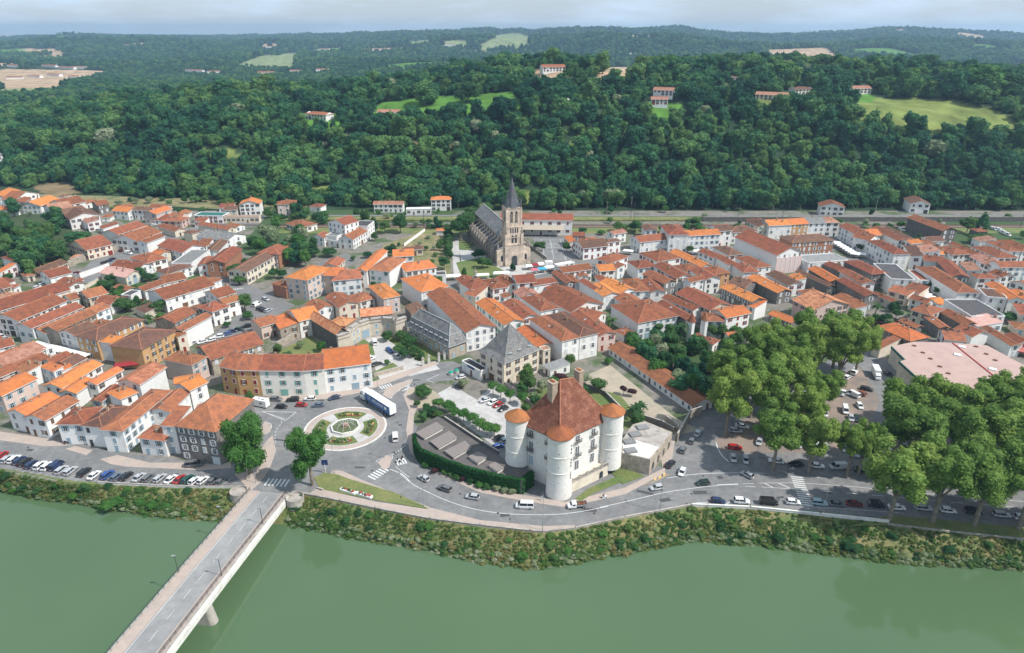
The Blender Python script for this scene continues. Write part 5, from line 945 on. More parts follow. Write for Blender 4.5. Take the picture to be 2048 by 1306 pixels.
for x, y in ((1030, 683), (1107, 745), (1175, 800), (1260, 870), (1335, 932), (1585, 690), (1677, 757), (1758, 813)): q = PW(x, y, 7.1, 'J') - o0; mb = MB(); mb.box((q.x, q.y, 7.2), (1.4, .8, .4), -.6); mb.build('roof_vent', soil_m, r)
for x, y in ((1420, 765), (1460, 693), (1735, 895)): q = PW(x, y, 7.1, 'J') - o0; mb = MB(); mb.box((q.x, q.y, 7.2), (2.4, 2, .4), -.6); mb.build('skylight', white_p, r)
# curved stone facade: quarter-ring screen wall with cornice, doors and a gate
top = [(1325, 620), (1440, 572), (1440, 545), (1500, 500), (1600, 462), (1700, 440), (1800, 432), (1885, 445), (1905, 462), (1980, 420)]
top = [(1330, 632), (1435, 600), (1450, 560), (1530, 505), (1640, 470), (1760, 455), (1870, 465), (1890, 480), (1985, 450)]
P_ = [PW(x, y, 8.6, 'G') for x, y in top]; P_ = [Vector((p.x, p.y, 0)) for p in P_]; o0 = P_[0].copy(); o = thing('stone_facade', o0, 'curved pale stone screen facade with cornice and blue shutters around a courtyard', 'facade'); W1, W2_, W3 = MB(), MB(), MB()
for i, (a, b_) in enumerate(zip(P_, P_[1:])):
    d = b_ - a; m_ = (a + b_) / 2 - o0; an = math.atan2(d.y, d.x); L_ = d.length
    W1.box((m_.x, m_.y, 4.0), (L_ + .5, 1.0, 8.6), an); W2_.box((m_.x, m_.y, 6.9), (L_ + .6, 1.5, .35), an); W2_.box((m_.x, m_.y, 8.5), (L_ + .6, 1.7, .4), an); W2_.box((m_.x, m_.y, .4), (L_ + .5, 1.3, .8), an)
W1.build('wall', mat('stone_pale', (.56, .49, .40), var=.15, scale=1.2, col2=(.38, .33, .27), s2=.3, f2=.6), o); W2_.build('cornice', conc, o)
rnd = random.Random(3)
for i, (a, b_) in enumerate(zip(P_[2:6], P_[3:7])):
    if i == 1: d = (b_ - a).normalized(); nn = Vector((d.y, -d.x, 0)); m_ = (a + b_) / 2 - o0 + nn * .5; g = MB(); g.box((0, 0, 2.2), (3.6, .14, 4.4)); gg = g.build('gate', SHUT['b'], o); gg.location = (m_.x, m_.y, 0); gg.rotation_euler = (0, 0, math.atan2(d.y, d.x))
    else: d = (b_ - a).normalized(); nn = Vector((d.y, -d.x, 0)) * .5; put_windows(o, None, a + nn, b_ + nn, o0, 6.6, 'b', True, rnd, 2.6, floors=2, out=Vector((0, -1, 0)), closed=1, door=False)
# sandy-roofed sheds behind the curved facade
house('G', 'G', 8, [1065, 462, 1322, 618, 1400, 575], 's', 'd', rise=2.2, label='dark-walled shed with sandy speckled roof beside the curved facade', blank=3, chim=0)
house('G', 'H', 7, [1400, 545, 1500, 478, 8], 's', 's', rise=1.4, label='low stone wing with sandy tiles tucked behind the curved facade', blank=3, chim=0); house('G', 'S', 7.4, [1560, 455, 1860, 425, 6], 's', 's', rise=1.2, label='narrow sandy-tiled wing along the back of the curved facade', blank=3, chim=0)
# shop with blue sign and glass annex
o, C = house('H', 'F', 4, [598, 885, 780, 985, 812, 958], 'k', 'w', style='x', label='small white flat-roofed shop with dark blue sign beside the slate pyramid house', cat='shop'); a, b_ = C[0], C[1]; d = (b_ - a).normalized(); nn = Vector((d.y, -d.x, 0)); nn = nn if nn.y < 0 else -nn; p = a.lerp(b_, .5) + nn * .15 - o.location; mb = MB(); mb.box((p.x, p.y, 3.7), (4.2, .15, .9), math.atan2(d.y, d.x)); mb.build('sign', mat('sign_blue', (.03, .05, .15)), o)
house('H', 'S', 3, [1380, 925, 1455, 975, 1645, 922], 'l', 'w', style='x', label='low white annex with grey glass roof beside the slate pyramid house', rise=.6, cat='annex', chim=0)
house('C', 'S', 3.6, [1680, 592, 1790, 592, 8], 'r', 'y', rise=.3, label='dark red canopy at the right end of the school yard', cat='canopy', chim=0, blank=3)
house('C', 'F', 5, [1520, 880, 1690, 850, 3], 'w', 'w', label='long white stall roof beside the ball court hedge', cat='canopy', blank=3)
# flat-roofed stone annex right of the castle (white roof)
pts = [(165, 650), (385, 700), (555, 490), (345, 405), (250, 430), (160, 560)]; P_ = [PW(x, y, 5, 'N') for x, y in pts]; o0 = Vector((P_[1].x, P_[1].y, 0)); o = thing('annex', o0, 'low stone annex with bright white flat roof right of the towered castle', 'annex'); mb = MB(); mb.prism([(p.x - o0.x, p.y - o0.y) for p in P_], -.3, 5.6); mb.build('wall', WALL['s'], o)
q = [PW(x, y, 5.1, 'N') for x, y in [(175, 645), (375, 690), (450, 605), (255, 545), (175, 560)]]; q2 = [PW(x, y, 5.1, 'N') for x, y in [(255, 545), (450, 605), (540, 495), (345, 415), (250, 440), (180, 530)]]
mb = MB(); mb.prism([(p.x - o0.x, p.y - o0.y) for p in q], 5.58, 5.66); rf = mb.build('roof', ROOF['w'], o); mb = MB(); mb.prism([(p.x - o0.x, p.y - o0.y) for p in q2], 5.57, 5.64); mb.build('roof', conc, o)
for x, y in ((235, 620), (225, 550), (270, 495), (325, 440)): p = PW(x, y, 5.8, 'N') - o0; mb = MB(); mb.box((p.x, p.y, 5.9), (3.6, 2.6, .5), .25); mb.build('skylight', ROOF['l'] , rf)
a, b_ = P_[1] - o0, P_[2] - o0; d = (b_ - a).normalized(); rz = math.atan2(d.y, d.x); nn = Vector((d.y, -d.x, 0))
am = MB(); am.prism([(-.7, -.04), (.7, -.04), (.7, .06), (-.7, .06)], 0, 1.9); am.lathe((0, 0), [(.01, 0)], 4); AR = MB(); AR.face([(-.7, -.05, 0), (.7, -.05, 0)] + [(.7 * math.cos(t_), -.05, 1.7 + .7 * math.sin(t_)) for t_ in np.linspace(0, math.pi, 9)]); ARC = data_of(AR, 'arched_window', glass_m)
for k in range(4): p = a.lerp(b_, .15 + .24 * k) + nn * .06; link('arched_window', ARC, o, (p.x, p.y, .8), rz)
# ================================================================== CASTLE
TL, TF, TR = Vector((1.7, 169.8, 0)), Vector((13.4, 159.9, 0)), Vector((29.2, 171.8, 0)); TB = TL + TR - TF
ca = thing('castle', TF, 'white castle with three round towers and steep red-brown roof', 'castle'); o0 = TF; white_st = mat('castle_render', (.74, .715, .67), var=.09, scale=1.3, col2=(.62, .585, .52), s2=.25, f2=.60, sharp=.3, detail=8)
cone_m = roofmat('tile_cone', (.37, .125, .055), (.25, .095, .055), .55, .3, 4); croof = roofmat('castle_tile', (.205, .080, .052), (.34, .155, .10), .57, .5, 3)
cc = [TL - o0, TF - o0, TR - o0, TB - o0]; ctr = sum(cc, Vector()) / 4; cc2 = [p + (ctr - p) * .04 for p in cc]
mb = MB()
for i in range(4): j = (i + 1) % 4; mb.face([cc2[i] - dz * .3, cc2[j] - dz * .3, cc2[j] + dz * 17.6, cc2[i] + dz * 17.6])
for z in (8.6, 13.2):
    for i in (0, 1): j = i + 1; d = cc2[j] - cc2[i]; m_ = (cc2[i] + cc2[j]) / 2; mb.box((m_.x, m_.y, z), (d.length, .25, .18), math.atan2(d.y, d.x))
mb.build('wall', white_st, ca)
ap0 = Vector((13.6, 170.2, 31.2)) - o0; ap1 = Vector((17.4, 171.4, 31.2)) - o0; mb = MB(); E_ = [p + (p - ctr).normalized() * 1.0 + dz * 17.5 for p in cc2]; E2 = [p + dz * .25 for p in E_]; R_ = [ap0, ap0, ap1, ap1]
M1 = [e.lerp(r, .16) - dz * .55 for e, r in zip(E2, R_)]; M2 = [e.lerp(r, .40) - dz * .55 for e, r in zip(E2, R_)]
for A_, B_ in ((E_, E2), (E2, M1), (M1, M2)):
    for i in range(4): j = (i + 1) % 4; face_uv(mb, [A_[i], A_[j], B_[j], B_[i]], 0, A_[j] - A_[i])
for i in range(4):
    j = (i + 1) % 4; q = [M2[i], M2[j], R_[j]] + ([R_[i]] if (R_[i] - R_[j]).length > .1 else []); face_uv(mb, q, 0, M2[j] - M2[i]); mb.tube(M2[i], R_[i], .16, n=5, mi=1); mb.tube(E2[i], M2[i], .16, n=5, mi=1)
mb.tube(ap0, ap1, .2, n=5, mi=1); rf = mb.build('roof', [croof, ridge_m], ca, uv=True)
for (x, y, s, hgt_, w_) in ((1104.5, 790, 0, 7.2, 1.9), (1157, 765, 0, 6.8, 1.7)):
    p = PW(x, y, 27.0) - o0; mb = MB(); mb.box((0, 0, 0), (w_, 2.3, hgt_), .65); mb.box((0, 0, hgt_ / 2), (w_ + .4, 2.7, .35), .65)
    for q in (-.6, 0, .6): mb.box((q * math.cos(.65 + 1.57), q * math.sin(.65 + 1.57), hgt_ / 2 + .3), (.7, .4, .4), .65, 1)
    c_o = mb.build('chimney', [mat('chimney_stone', (.44, .34, .25), var=.2, scale=1.5, col2=(.3, .24, .18), s2=.5, f2=.5), cone_m], rf); c_o.location = (p.x, p.y, 27.6)
def tower(P_, r, z0, z1, nm_lbl, bands):
    q = P_ - o0; mb = MB(); mb.lathe((0, 0), [(r * 1.07, z0 - .3), (r, z0 + (z1 - z0) * .35), (r, z1)], 48, 0, False)
    for z in bands: mb.lathe((0, 0), [(r, z - .12), (r + .14, z - .06), (r + .14, z + .06), (r, z + .12)], 48, 0, False)
    o = mb.build('tower', white_st, ca, smooth_=False, uv=True); o.location = (q.x, q.y, 0); o['label'] = nm_lbl
    cm = MB(); cm.lathe((0, 0), [(r, z1 - .1), (r + .38, z1 - .15), (r + .38, z1 + .02), (r * .55, z1 + 1.35), (0.02, z1 + 2.5)], 40, 0, False); c = cm.build('tower_roof', cone_m, o); return o
tL = tower(TL, 3.5, 4.4, 19.6, 'left round tower', (9.0, 14.2)); tF = tower(TF, 3.55, 0, 20.0, 'front round tower with slit windows', (8.8, 14.0)); tR = tower(TR, 3.5, 2, 20.2, 'right round tower', (8.8, 14.0))
sw = MB(); sw.box((0, 0, 0), (.06, .5, .62)); sw2 = MB(); sw2.box((-.02, 0, .4), (.1, .75, .14)); SW = data_of(sw, 'slit_window', metal_d); LN = data_of(sw2, 'lintel', conc)
for z in (3.0, 6.6, 7.6, 8.6, 10.6, 11.6, 12.6, 14.8, 16.0, 17.2):
    a = R(-32); q = (3.58 * math.cos(a), 3.58 * math.sin(a), z); link('slit_window', SW, tF, q, a); link('lintel', LN, tF, q, a)
for T_ in (tF, tL, tR):
    for z in (6, 11, 15.5): a = R(-98); link('putlog_hole', data_of((lambda m: (m.box((0, 0, 0), (.06, .22, .22)), m)[1])(MB()), 'putlog_hole', metal_d), T_, (3.58 * math.cos(a), 3.58 * math.sin(a), z), a)
# french windows with balconies
def french(o, q, rz, hgt_, bal=True, mi=None):
    mb = MB(); mb.box((0, -.02, 0), (1.75, .1, hgt_ + .25)); w_ = mb.build('window', frame_m, o); w_.location = q; w_.rotation_euler = (0, 0, rz)
    mb = MB(); nr = max(3, int(hgt_ / .5))
    for i in (-1, 1):
        for k in range(nr): z = -hgt_ / 2 + hgt_ * (k + .5) / nr; mb.face([(i * .39 + x, -.08, z + y) for x, y in ((-.33, -hgt_ / nr * .42), (.33, -hgt_ / nr * .42), (.33, hgt_ / nr * .42), (-.33, hgt_ / nr * .42))])
    mb.build('pane', mi or glass_m, w_)
    if bal:
        mb = MB(); mb.box((0, -.45, -hgt_ / 2 - .1), (2.1, .9, .14)); b_ = mb.build('balcony', conc, o); b_.location = q; b_.rotation_euler = (0, 0, rz); mb = MB()
        for i in range(11): mb.box((-1 + .2 * i, -.85, -hgt_ / 2 + .45), (.05, .05, 1.0))
        mb.box((0, -.85, -hgt_ / 2 + .95), (2.1, .07, .07))
        for s in (-1, 1): mb.box((s * 1.02, -.45, -hgt_ / 2 + .95), (.07, .85, .07)); mb.box((s * 1.02, -.65, -hgt_ / 2 + .45), (.05, .05, 1))
        mb.build('balcony_rail', metal_d, b_)
def wallpt(i, j, t_): a, b_ = cc2[i], cc2[j]; d = (b_ - a).normalized(); nn = Vector((d.y, -d.x, 0)); nn = nn if nn.dot((a + b_) / 2 - ctr) > 0 else -nn; return a.lerp(b_, t_) + nn * .03, math.atan2(-nn.x, nn.y) + math.pi
for tt, zz in ((.34, ((15.6, 1.9, 1), (11.4, 3.0, 1), (6.6, 3.0, 0))), (.66, ((15.6, 1.9, 1), (11.4, 3.0, 1), (6.6, 3.0, 0)))):
    for z, hh, b_ in zz: q, rz = wallpt(1, 2, tt); french(ca, (q.x, q.y, z), rz, hh, b_)
for tt in (.30, .74):
    for z, hh, b_ in ((15.6, 1.9, 1), (11.2, 2.9, 1), (6.4, 3.0, 0)):
        q, rz = wallpt(0, 1, tt); french(ca, (q.x, q.y, z), rz, hh, b_, SHUT['b'] if z < 7 and tt < .5 else None)
# terrace with balustrade along right front, moat wall
mb = MB(); d = (TR - TF).normalized(); nn = Vector((d.y, -d.x, 0)); A_ = TF - o0 + d * 3 + nn * 2.2; B_ = TR - o0 - d * 2.5 + nn * 2.4; q4 = [A_, B_, B_ - nn * 4.5, A_ - nn * 4.5]; mb.prism([(p.x, p.y) for p in q4], -.3, 3.6); mb.build('terrace', WALL['c'], ca)
mb = MB(); m_ = (A_ + B_) / 2; L_ = (B_ - A_).length; an = math.atan2(d.y, d.x); mb.box((m_.x, m_.y, 4.65), (L_, .35, .2), an); mb.box((m_.x, m_.y, 3.7), (L_, .35, .2), an)
for i in range(6): p = A_.lerp(B_, i / 5); mb.box((p.x, p.y, 4.2), (.7, .4, 1.1), an)
for i in range(40): p = A_.lerp(B_, (i + .5) / 40); mb.box((p.x, p.y, 4.2), (.12, .18, .9), an)
mb.build('balustrade', conc, ca); p = A_.lerp(B_, .8) + nn * .04; l_ = link('arched_door', ARC, ca, (p.x, p.y, .2), an)
sheet('lawn', [(1150, 997), (1180, 975), (1240, 950), (1255, 935), (1260, 940), (1240, 965), (1190, 985), (1160, 1003)], .16, MATS['leaf_hedge'] if False else grass_m)
sheet('lawn', [(1218, 940), (1240, 930), (1290, 952), (1245, 968)], .17, grass_m)
# deck roof in front of the castle (raised platform with five flat skylights and ivy wall)
pts = [(130, 435), (290, 355), (345, 385), (640, 575), (760, 650), (860, 740), (970, 755), (1005, 775), (930, 835), (720, 800), (500, 745), (160, 610), (120, 520)]
P_ = [PW(x, y, 4.4, 'M') for x, y in pts]; o0 = Vector((P_[-1].x, P_[-1].y, 0)); o = thing('deck_roof_building', o0, 'low dark flat-roofed building with grey skylights and ivy wall beside the castle', 'building'); mb = MB(); mb.prism([(p.x - o0.x, p.y - o0.y) for p in P_], -.3, 4.4, 0, 1); rf = mb.build('roof', [WALL['s'], mat('bitumen', (.135, .12, .112), var=.15, scale=.8, col2=(.10, .09, .085), s2=.15, f2=.5)], o)
for q in ([(130, 480), (275, 405), (328, 445), (190, 520)], [(240, 545), (375, 475), (432, 520), (300, 595)], [(350, 620), (495, 550), (540, 595), (415, 668)], [(530, 665), (600, 630), (668, 665), (600, 712)], [(685, 735), (730, 710), (795, 750), (750, 780)]):
    Q = [PW(x, y, 5.2, 'M') - o0 for x, y in q]; mb = MB(); Q = [Vector((a.x, a.y, 0)) for a in Q]; cx = sum(Q, Vector()) / 4; mb.prism([(a.x, a.y) for a in Q], 4.4, 5.1, 0); s_ = mb.build('skylight', conc_w, rf)
    mb = MB(); mb.prism([(p.x, p.y) for p in [cx + (a - cx) * 1.12 for a in Q]], 5.1, 5.3, 0); mb.build('skylight_roof', mat('skylight_cover', (.22, .19, .175), var=.1), s_)
hp = [PW(x, y, 4.4, 'M') for x, y in ((112, 500), (118, 560), (155, 615), (330, 690), (500, 750), (720, 808), (930, 850), (1015, 785))]
rnd = random.Random(11); o = thing('ivy_wall', Vector((hp[3].x, hp[3].y, 0)), 'long ivy-covered green wall curving along the pavement below the castle', 'hedge'); mb = MB(); ml = MB(); o0 = o.location.copy()
for a, b_ in zip(hp, hp[1:]):
    d = b_ - a; L_ = d.length; m_ = (a + b_) / 2; an = math.atan2(d.y, d.x); nn = Vector((d.y, -d.x, 0)).normalized(); mb.box((m_.x - o0.x, m_.y - o0.y, 2.3), (L_ + .5, .9, 4.7), an)
    for k in range(int(L_ * 170)):
        s = rnd.random(); z = rnd.uniform(.1, 5.0); tp = rnd.random() < .25; p = a.lerp(b_, s) - o0; off_ = rnd.uniform(.4, .75); p = Vector((p.x, p.y, 0)) + nn * (rnd.uniform(-.5, .5) if tp else off_); p.z = 4.85 if tp else z
        nr = (nn * (.3 if tp else 1) + dz * (1 if tp else .3) + Vector((rnd.gauss(0, .4), rnd.gauss(0, .4), rnd.gauss(0, .4)))).normalized(); u_ = nr.orthogonal().normalized() * rnd.uniform(.1, .26); v_ = nr.cross(u_).normalized() * rnd.uniform(.1, .24); ml.face([p - u_ - v_, p + u_ - v_, p + u_ + v_, p - u_ + v_])
mb.build('stems', WALL['d'], o); ml.build('foliage', leaf_hedge, o)
wall_thing('retaining_wall', [(345, 375), (640, 570), (760, 640)], 'M', 4.4, .9, .35, WALL['d'], 'dark parapet wall between flat deck roof and small tree row')
# school yard walls
wall_thing('yard_wall', [(1330, 845), (1355, 865)], 'P', 0, 3, .4, WALL['s'], 'short stone wall at the schoolyard corner')
wall_thing('yard_wall', [(590, 550), (690, 370), (775, 340)], 'N', 0, 3.2, .4, WALL['s'], 'stained stone wall rising beside the street right of the castle annex')
wall_thing('yard_wall', [(345, 400), (470, 440), (560, 490)], 'N', 0, 2.6, .4, WALL['y'], 'dark wall between the schoolyard and the castle annex')
wall_thing('garden_wall', [(1000, 765), (1050, 800), (1100, 850)], 'P', 0, 1.8, .4, WALL['s'], 'stone garden wall in front of the slate pyramid house')
wall_thing('garden_wall', [(1155, 768), (1210, 790), (1250, 830)], 'P', 0, 1.6, .4, WALL['d'], 'dark garden wall behind the castle right tower')
wall_thing('boundary_wall', [(670, 890), (900, 790), (1140, 735)], 'A', 0, 3.4, .5, WALL['s'], 'old tall stone wall along the walled car park')
wall_thing('boundary_wall', [(780, 1000), (1060, 900)], 'A', 0, 3, .4, WALL['w'], 'white wall behind the walled car park lane')
wall_thing('boundary_wall', [(700, 1180), (990, 1010)], 'A', 0, 2, .4, WALL['c'], 'cream garden wall beside the walled gardens left')
wall_thing('boundary_wall', [(1250, 690), (1420, 820)], 'C', 0, 1.6, .4, conc, 'low wall along the right flank of the church')
wall_thing('garden_wall', [(40, 690), (240, 545)], 'C', 0, 2, .3, WALL['w'], 'pale garden wall left of the clipped hedge trees')
wall_thing('garden_wall', [(1690, 1030), (1960, 960)], 'G', 0, 1.4, .6, WALL['s'], 'rough stone wall fronting the small lawn by the roundabout')
wall_thing('boundary_wall', [(750, 760), (940, 660), (1100, 610)], 'G', 0, 3, .5, WALL['s'], 'ruined stone wall behind the small inner lawn')
wall_thing('boundary_wall', [(255, 680), (700, 990)], 'I', 0, 3.6, .5, WALL['y'], 'grey wall running behind the long low schoolhouse')
# ================================================================== CHURCH
fc = Vector((1.3, 366, 0)); ax = Vector((-18, 58, 0)).normalized(); rt = Vector((ax.y, -ax.x, 0)); ch = thing('church', fc, 'gothic stone church with slate spire and grey roofed nave', 'church', rz=math.atan2(rt.y, rt.x))
stc = mat('church_stone', (.68, .55, .43), var=.22, scale=1.0, col2=(.30, .25, .21), s2=.22, f2=.54, sharp=.3); std = mat('church_stone_weathered', (.40, .345, .29), var=.3, scale=1.0, col2=(.17, .15, .135), s2=.3, f2=.5); slate = ROOF['g']; lead = mat('spire_slate', (.10, .105, .115), var=.25, scale=1.2, rough=.6)
def arch(mb, x, y, z, w, h_, axis='x', mi=0, n=8):  # pointed window face, axis x: faces -y
    pts = [(-w / 2, 0), (w / 2, 0), (w / 2, h_ - w * .8)] + [(w / 2 * (1 - t_) ** .6, h_ - w * .8 * (1 - t_)) for t_ in (.35, .7)] + [(0, h_)] + [(-w / 2 * (1 - t_) ** .6, h_ - w * .8 * (1 - t_)) for t_ in (.7, .35)] + [(-w / 2, h_ - w * .8)]
    mb.face([(x + a, y, z + b_) if axis == 'x' else (x, y + a, z + b_) for a, b_ in pts], mi)
# tower
tw = MB(); tw.box((0, 4.4, 6), (9.6, 9.2, 12)); tw.box((0, 4.5, 17), (8.6, 8.4, 10.2)); tw.box((0, 4.5, 27), (8.0, 7.8, 11.2))
for z, s in ((12, 10.2), (16, 9.2), (22, 9.1), (32.6, 8.8)): tw.box((0, 4.5, z), (s, s - .3, .4))
for sx in (-1, 1):
    for sy in (0, 1): tw.box((sx * 4.6, .5 + sy * 8, 9), (1.5, 1.5, 18)); tw.box((sx * 4.1, .9 + sy * 7.2, 25), (1.0, 1.0, 15))
t_o = tw.build('bell_tower', stc, ch)
sp = MB(); q4 = [(-4.5, .1), (4.5, .1), (4.5, 8.9), (-4.5, 8.9)]; q8 = []
b0 = [Vector((4.3 * math.cos(R(22.5 + 45 * i)) / math.cos(R(22.5)), 4.5 + 4.3 * math.sin(R(22.5 + 45 * i)) / math.cos(R(22.5)), 32.7)) for i in range(8)]; b1 = [Vector((0 + (p.x) * .62, 4.5 + (p.y - 4.5) * .62, 37.5)) for p in b0]; tip = Vector((0, 4.5, 49.2))
for i in range(8): j = (i + 1) % 8; sp.face([b0[i], b0[j], b1[j], b1[i]]); sp.face([b1[i], b1[j], tip])
sp.tube((0, 4.5, 48.6), (0, 4.5, 51.4), .09, n=5); sp.box((0, 4.5, 50.6), (.9, .09, .12))
s_o = sp.build('spire', lead, ch); pn = MB(); pn.tube((0, 0, 0), (0, 0, 2.4), .55, .5, n=6); pn.tube((0, 0, 2.4), (0, 0, 6), .6, .03, n=6); PIN = data_of(pn, 'pinnacle', lead); pn = MB(); pn.tube((0, 0, 0), (0, 0, 1.8), .7, .6, n=6); pn.tube((0, 0, 1.8), (0, 0, 4.6), .75, .03, n=6); PIN2 = data_of(pn, 'pinnacle', std)
for sx in (-1, 1):
    for y in (.7, 8.3): link('pinnacle', PIN, ch, (sx * 3.8, y, 32.7))
    link('pinnacle', PIN2, ch, (sx * 4.6, .5, 18)); link('pinnacle', PIN2, ch, (sx * 9.2, 1.2, 9.5), sc=(.7, .7, .9))
wn = MB(); dk = 0
for x in (-1.35, 1.35): arch(wn, x, .56, 24.4, 1.5, 6.6)
for y in (3.2, 5.8): arch(wn, -4.05, y, 24.4, 1.4, 6.4, 'y'); arch(wn, 4.05, y, 24.4, 1.4, 6.4, 'y')
for x in (-2, -.7, .7, 2): arch(wn, x, .27, 18.6, .8, 3)
for x in (-.95, .95): arch(wn, x, .27, 12.9, 1.3, 4.6)
wn.build('belfry_opening', metal_d, ch); lv = MB()
for x in (-1.35, 1.35):
    for k in range(8): lv.box((x, .45, 24.8 + .62 * k), (1.3, .25, .14))
lv.build('louvre', WALL['s'], ch)
pt = MB(); 
for k, (r_, yy) in enumerate(((2.3, -.35), (1.9, -.42), (1.6, -.50))):
    pts = [(-r_, 0), (r_, 0), (r_, 4.2)] + [(r_ * math.cos(a), 4.2 + r_ * math.sin(a)) for a in np.linspace(.2, math.pi - .2, 9)] + [(-r_, 4.2)]
    pt.face([(a, yy, b_) for a, b_ in pts], k)
pt.build('portal', [conc_w, stc, metal_d], ch); pb = MB(); pb.box((0, -.1, 3.4), (6.4, .5, 7)); pb.build('porch', stc, ch)
# nave, aisles
NL = 58; nv = MB(); nv.box((0, 8 + NL / 2, 7.4), (11.4, NL, 15)); nv.build('nave_wall', std, ch)
nr = MB(); y0, y1 = 8.4, 8 + NL + .4
for s in (-1, 1): face_uv(nr, [Vector((s * 6.1, y0, 14.7)), Vector((s * 6.1, y1, 14.7)), Vector((0, y1, 20.2)), Vector((0, y0, 20.2))][::s], 0, Vector((0, 1, 0)))
nr.face([(-6.1, y1, 14.7), (6.1, y1, 14.7), (0, y1, 20.2)], 1); nr.face([(-6.1, y0, 14.7), (6.1, y0, 14.7), (0, y0, 20.2)], 1); nr.tube((0, y0, 20.25), (0, y1, 20.25), .2, n=5, mi=2); nr.build('nave_roof', [slate, std, conc_w], ch, uv=True)
al = MB(); al.box((0, 6 + NL * .46, 3.6), (19.4, NL * .92, 7.6)); al.build('aisle_wall', std, ch); ar = MB()
for s in (-1, 1): face_uv(ar, [Vector((s * 10, 3.4, 7.3)), Vector((s * 10, 6 + NL * .92, 7.3)), Vector((s * 5.5, 6 + NL * .92, 10.2)), Vector((s * 5.5, 3.4, 10.2))][::s], 0, Vector((0, 1, 0)))
ar.build('aisle_roof', [lead], ch, uv=True)
for s in (-1, 1): fr = MB(); fr.prism([(s * 9.8, .8), (s * 4.5, .8), (s * 4.5, 4), (s * 9.8, 4)], -.3, 8.4); fr.face([(s * 9.8, .8, 8.4), (s * 4.4, .8, 8.4), (s * 4.4, .8, 11)]); fr.face([(s * 9.8, 4, 8.4), (s * 4.4, 4, 8.4), (s * 4.4, 4, 11)]); fr.face([(s * 9.8, .8, 8.4), (s * 4.4, .8, 11), (s * 4.4, 4, 11), (s * 9.8, 4, 8.4)]); fr.build('facade_wing', stc, ch)
wn = MB()
for s in (-1, 1): arch(wn, s * 7, .77, 2.6, 1.3, 3.6)
for k in range(9):
    y = 9 + k * 5.9
    for s in (-1, 1): arch(wn, s * 5.74, y + 1.4, 10.6, 1.6, 3.6, 'y'); arch(wn, s * 9.74, y + 1.4, 2.2, 1.7, 4.0, 'y')
wn.build('window', glass_m, ch); bt = MB(); bt.box((0, 0, 4.6), (2.2, 1.1, 9.6)); bt.box((0, 0, 9.8), (1.6, 1.2, 1.4)); bt.box((-.2, 0, 10.8), (1.0, 1.0, .8)); BT = data_of(bt, 'buttress', std); fl = MB(); M_ = Matrix.Translation((-2.9, 0, 11.4)) @ Matrix.Rotation(R(32), 4, 'Y'); fl.box((0, 0, 0), (6.4, .55, .55), M=M_); FL = data_of(fl, 'flying_buttress', stc)
for k in range(10):
    y = 7.5 + k * 5.6
    for s in (-1, 1): link('buttress', BT, ch, (s * 10.6, y, 0), 0 if s > 0 else math.pi); link('flying_buttress', FL, ch, (s * 10.2, y, 0), 0 if s > 0 else math.pi)
# ---- far and hillside houses
def tiny(x, y, w, rc_='m', n=1, h=4, lab=None):
    p = PT(x, y); s = p.y / 1250; L_ = w * s; o0 = p - Vector((0, 0, 1)); rnd = random.Random(int(x * 7 + y)); rz = rnd.uniform(-.5, .5); dpt = min(L_ * .65, 11)
    C = [Vector((math.cos(rz) * a * L_ / 2 - math.sin(rz) * b_ * dpt / 2, math.sin(rz) * a * L_ / 2 + math.cos(rz) * b_ * dpt / 2, 0)) for a, b_ in ((-1, -1), (1, -1), (1, 1), (-1, 1))]
    o = thing('country_house', o0, None, 'country house', 'houses among the woods'); mb = MB(); hh = h + 1.5
    for i in range(4): j = (i + 1) % 4; q = [C[i] - dz * 3, C[j] - dz * 3, C[j] + dz * hh, C[i] + dz * hh]; mb.face(q)
    for i, j in ((1, 2), (3, 0)): mb.face([C[i] + dz * hh, C[j] + dz * hh, (C[i] + C[j]) / 2 + dz * (hh + dpt * .18)])
    mb.build('wall', WALL['w'], o); rm, _, _ = roof_mesh(C, hh, 'H' if rnd.random() < .4 else 'G', dpt * .18, .6, Vector()); rm.build('roof', [ROOF[rc_], frame_m, ridge_m, WALL['w']], o, uv=True)
    if p.y < 1300:
        a = C[0]; put_windows(o, None, C[0], C[1], Vector(), hh - 1, rnd.choice('rnk'), False, rnd, 3.2, floors=2, out=Vector((0, -1, 0)), z0=1)
    if lab: tag(o, lab, 'house', 'houses among the woods')
    else: reg(o, ('large ' if w > 40 else 'small ') + f"country house with {DESC_R[rc_]} roof", x, y, 'country house', 'houses among the woods')
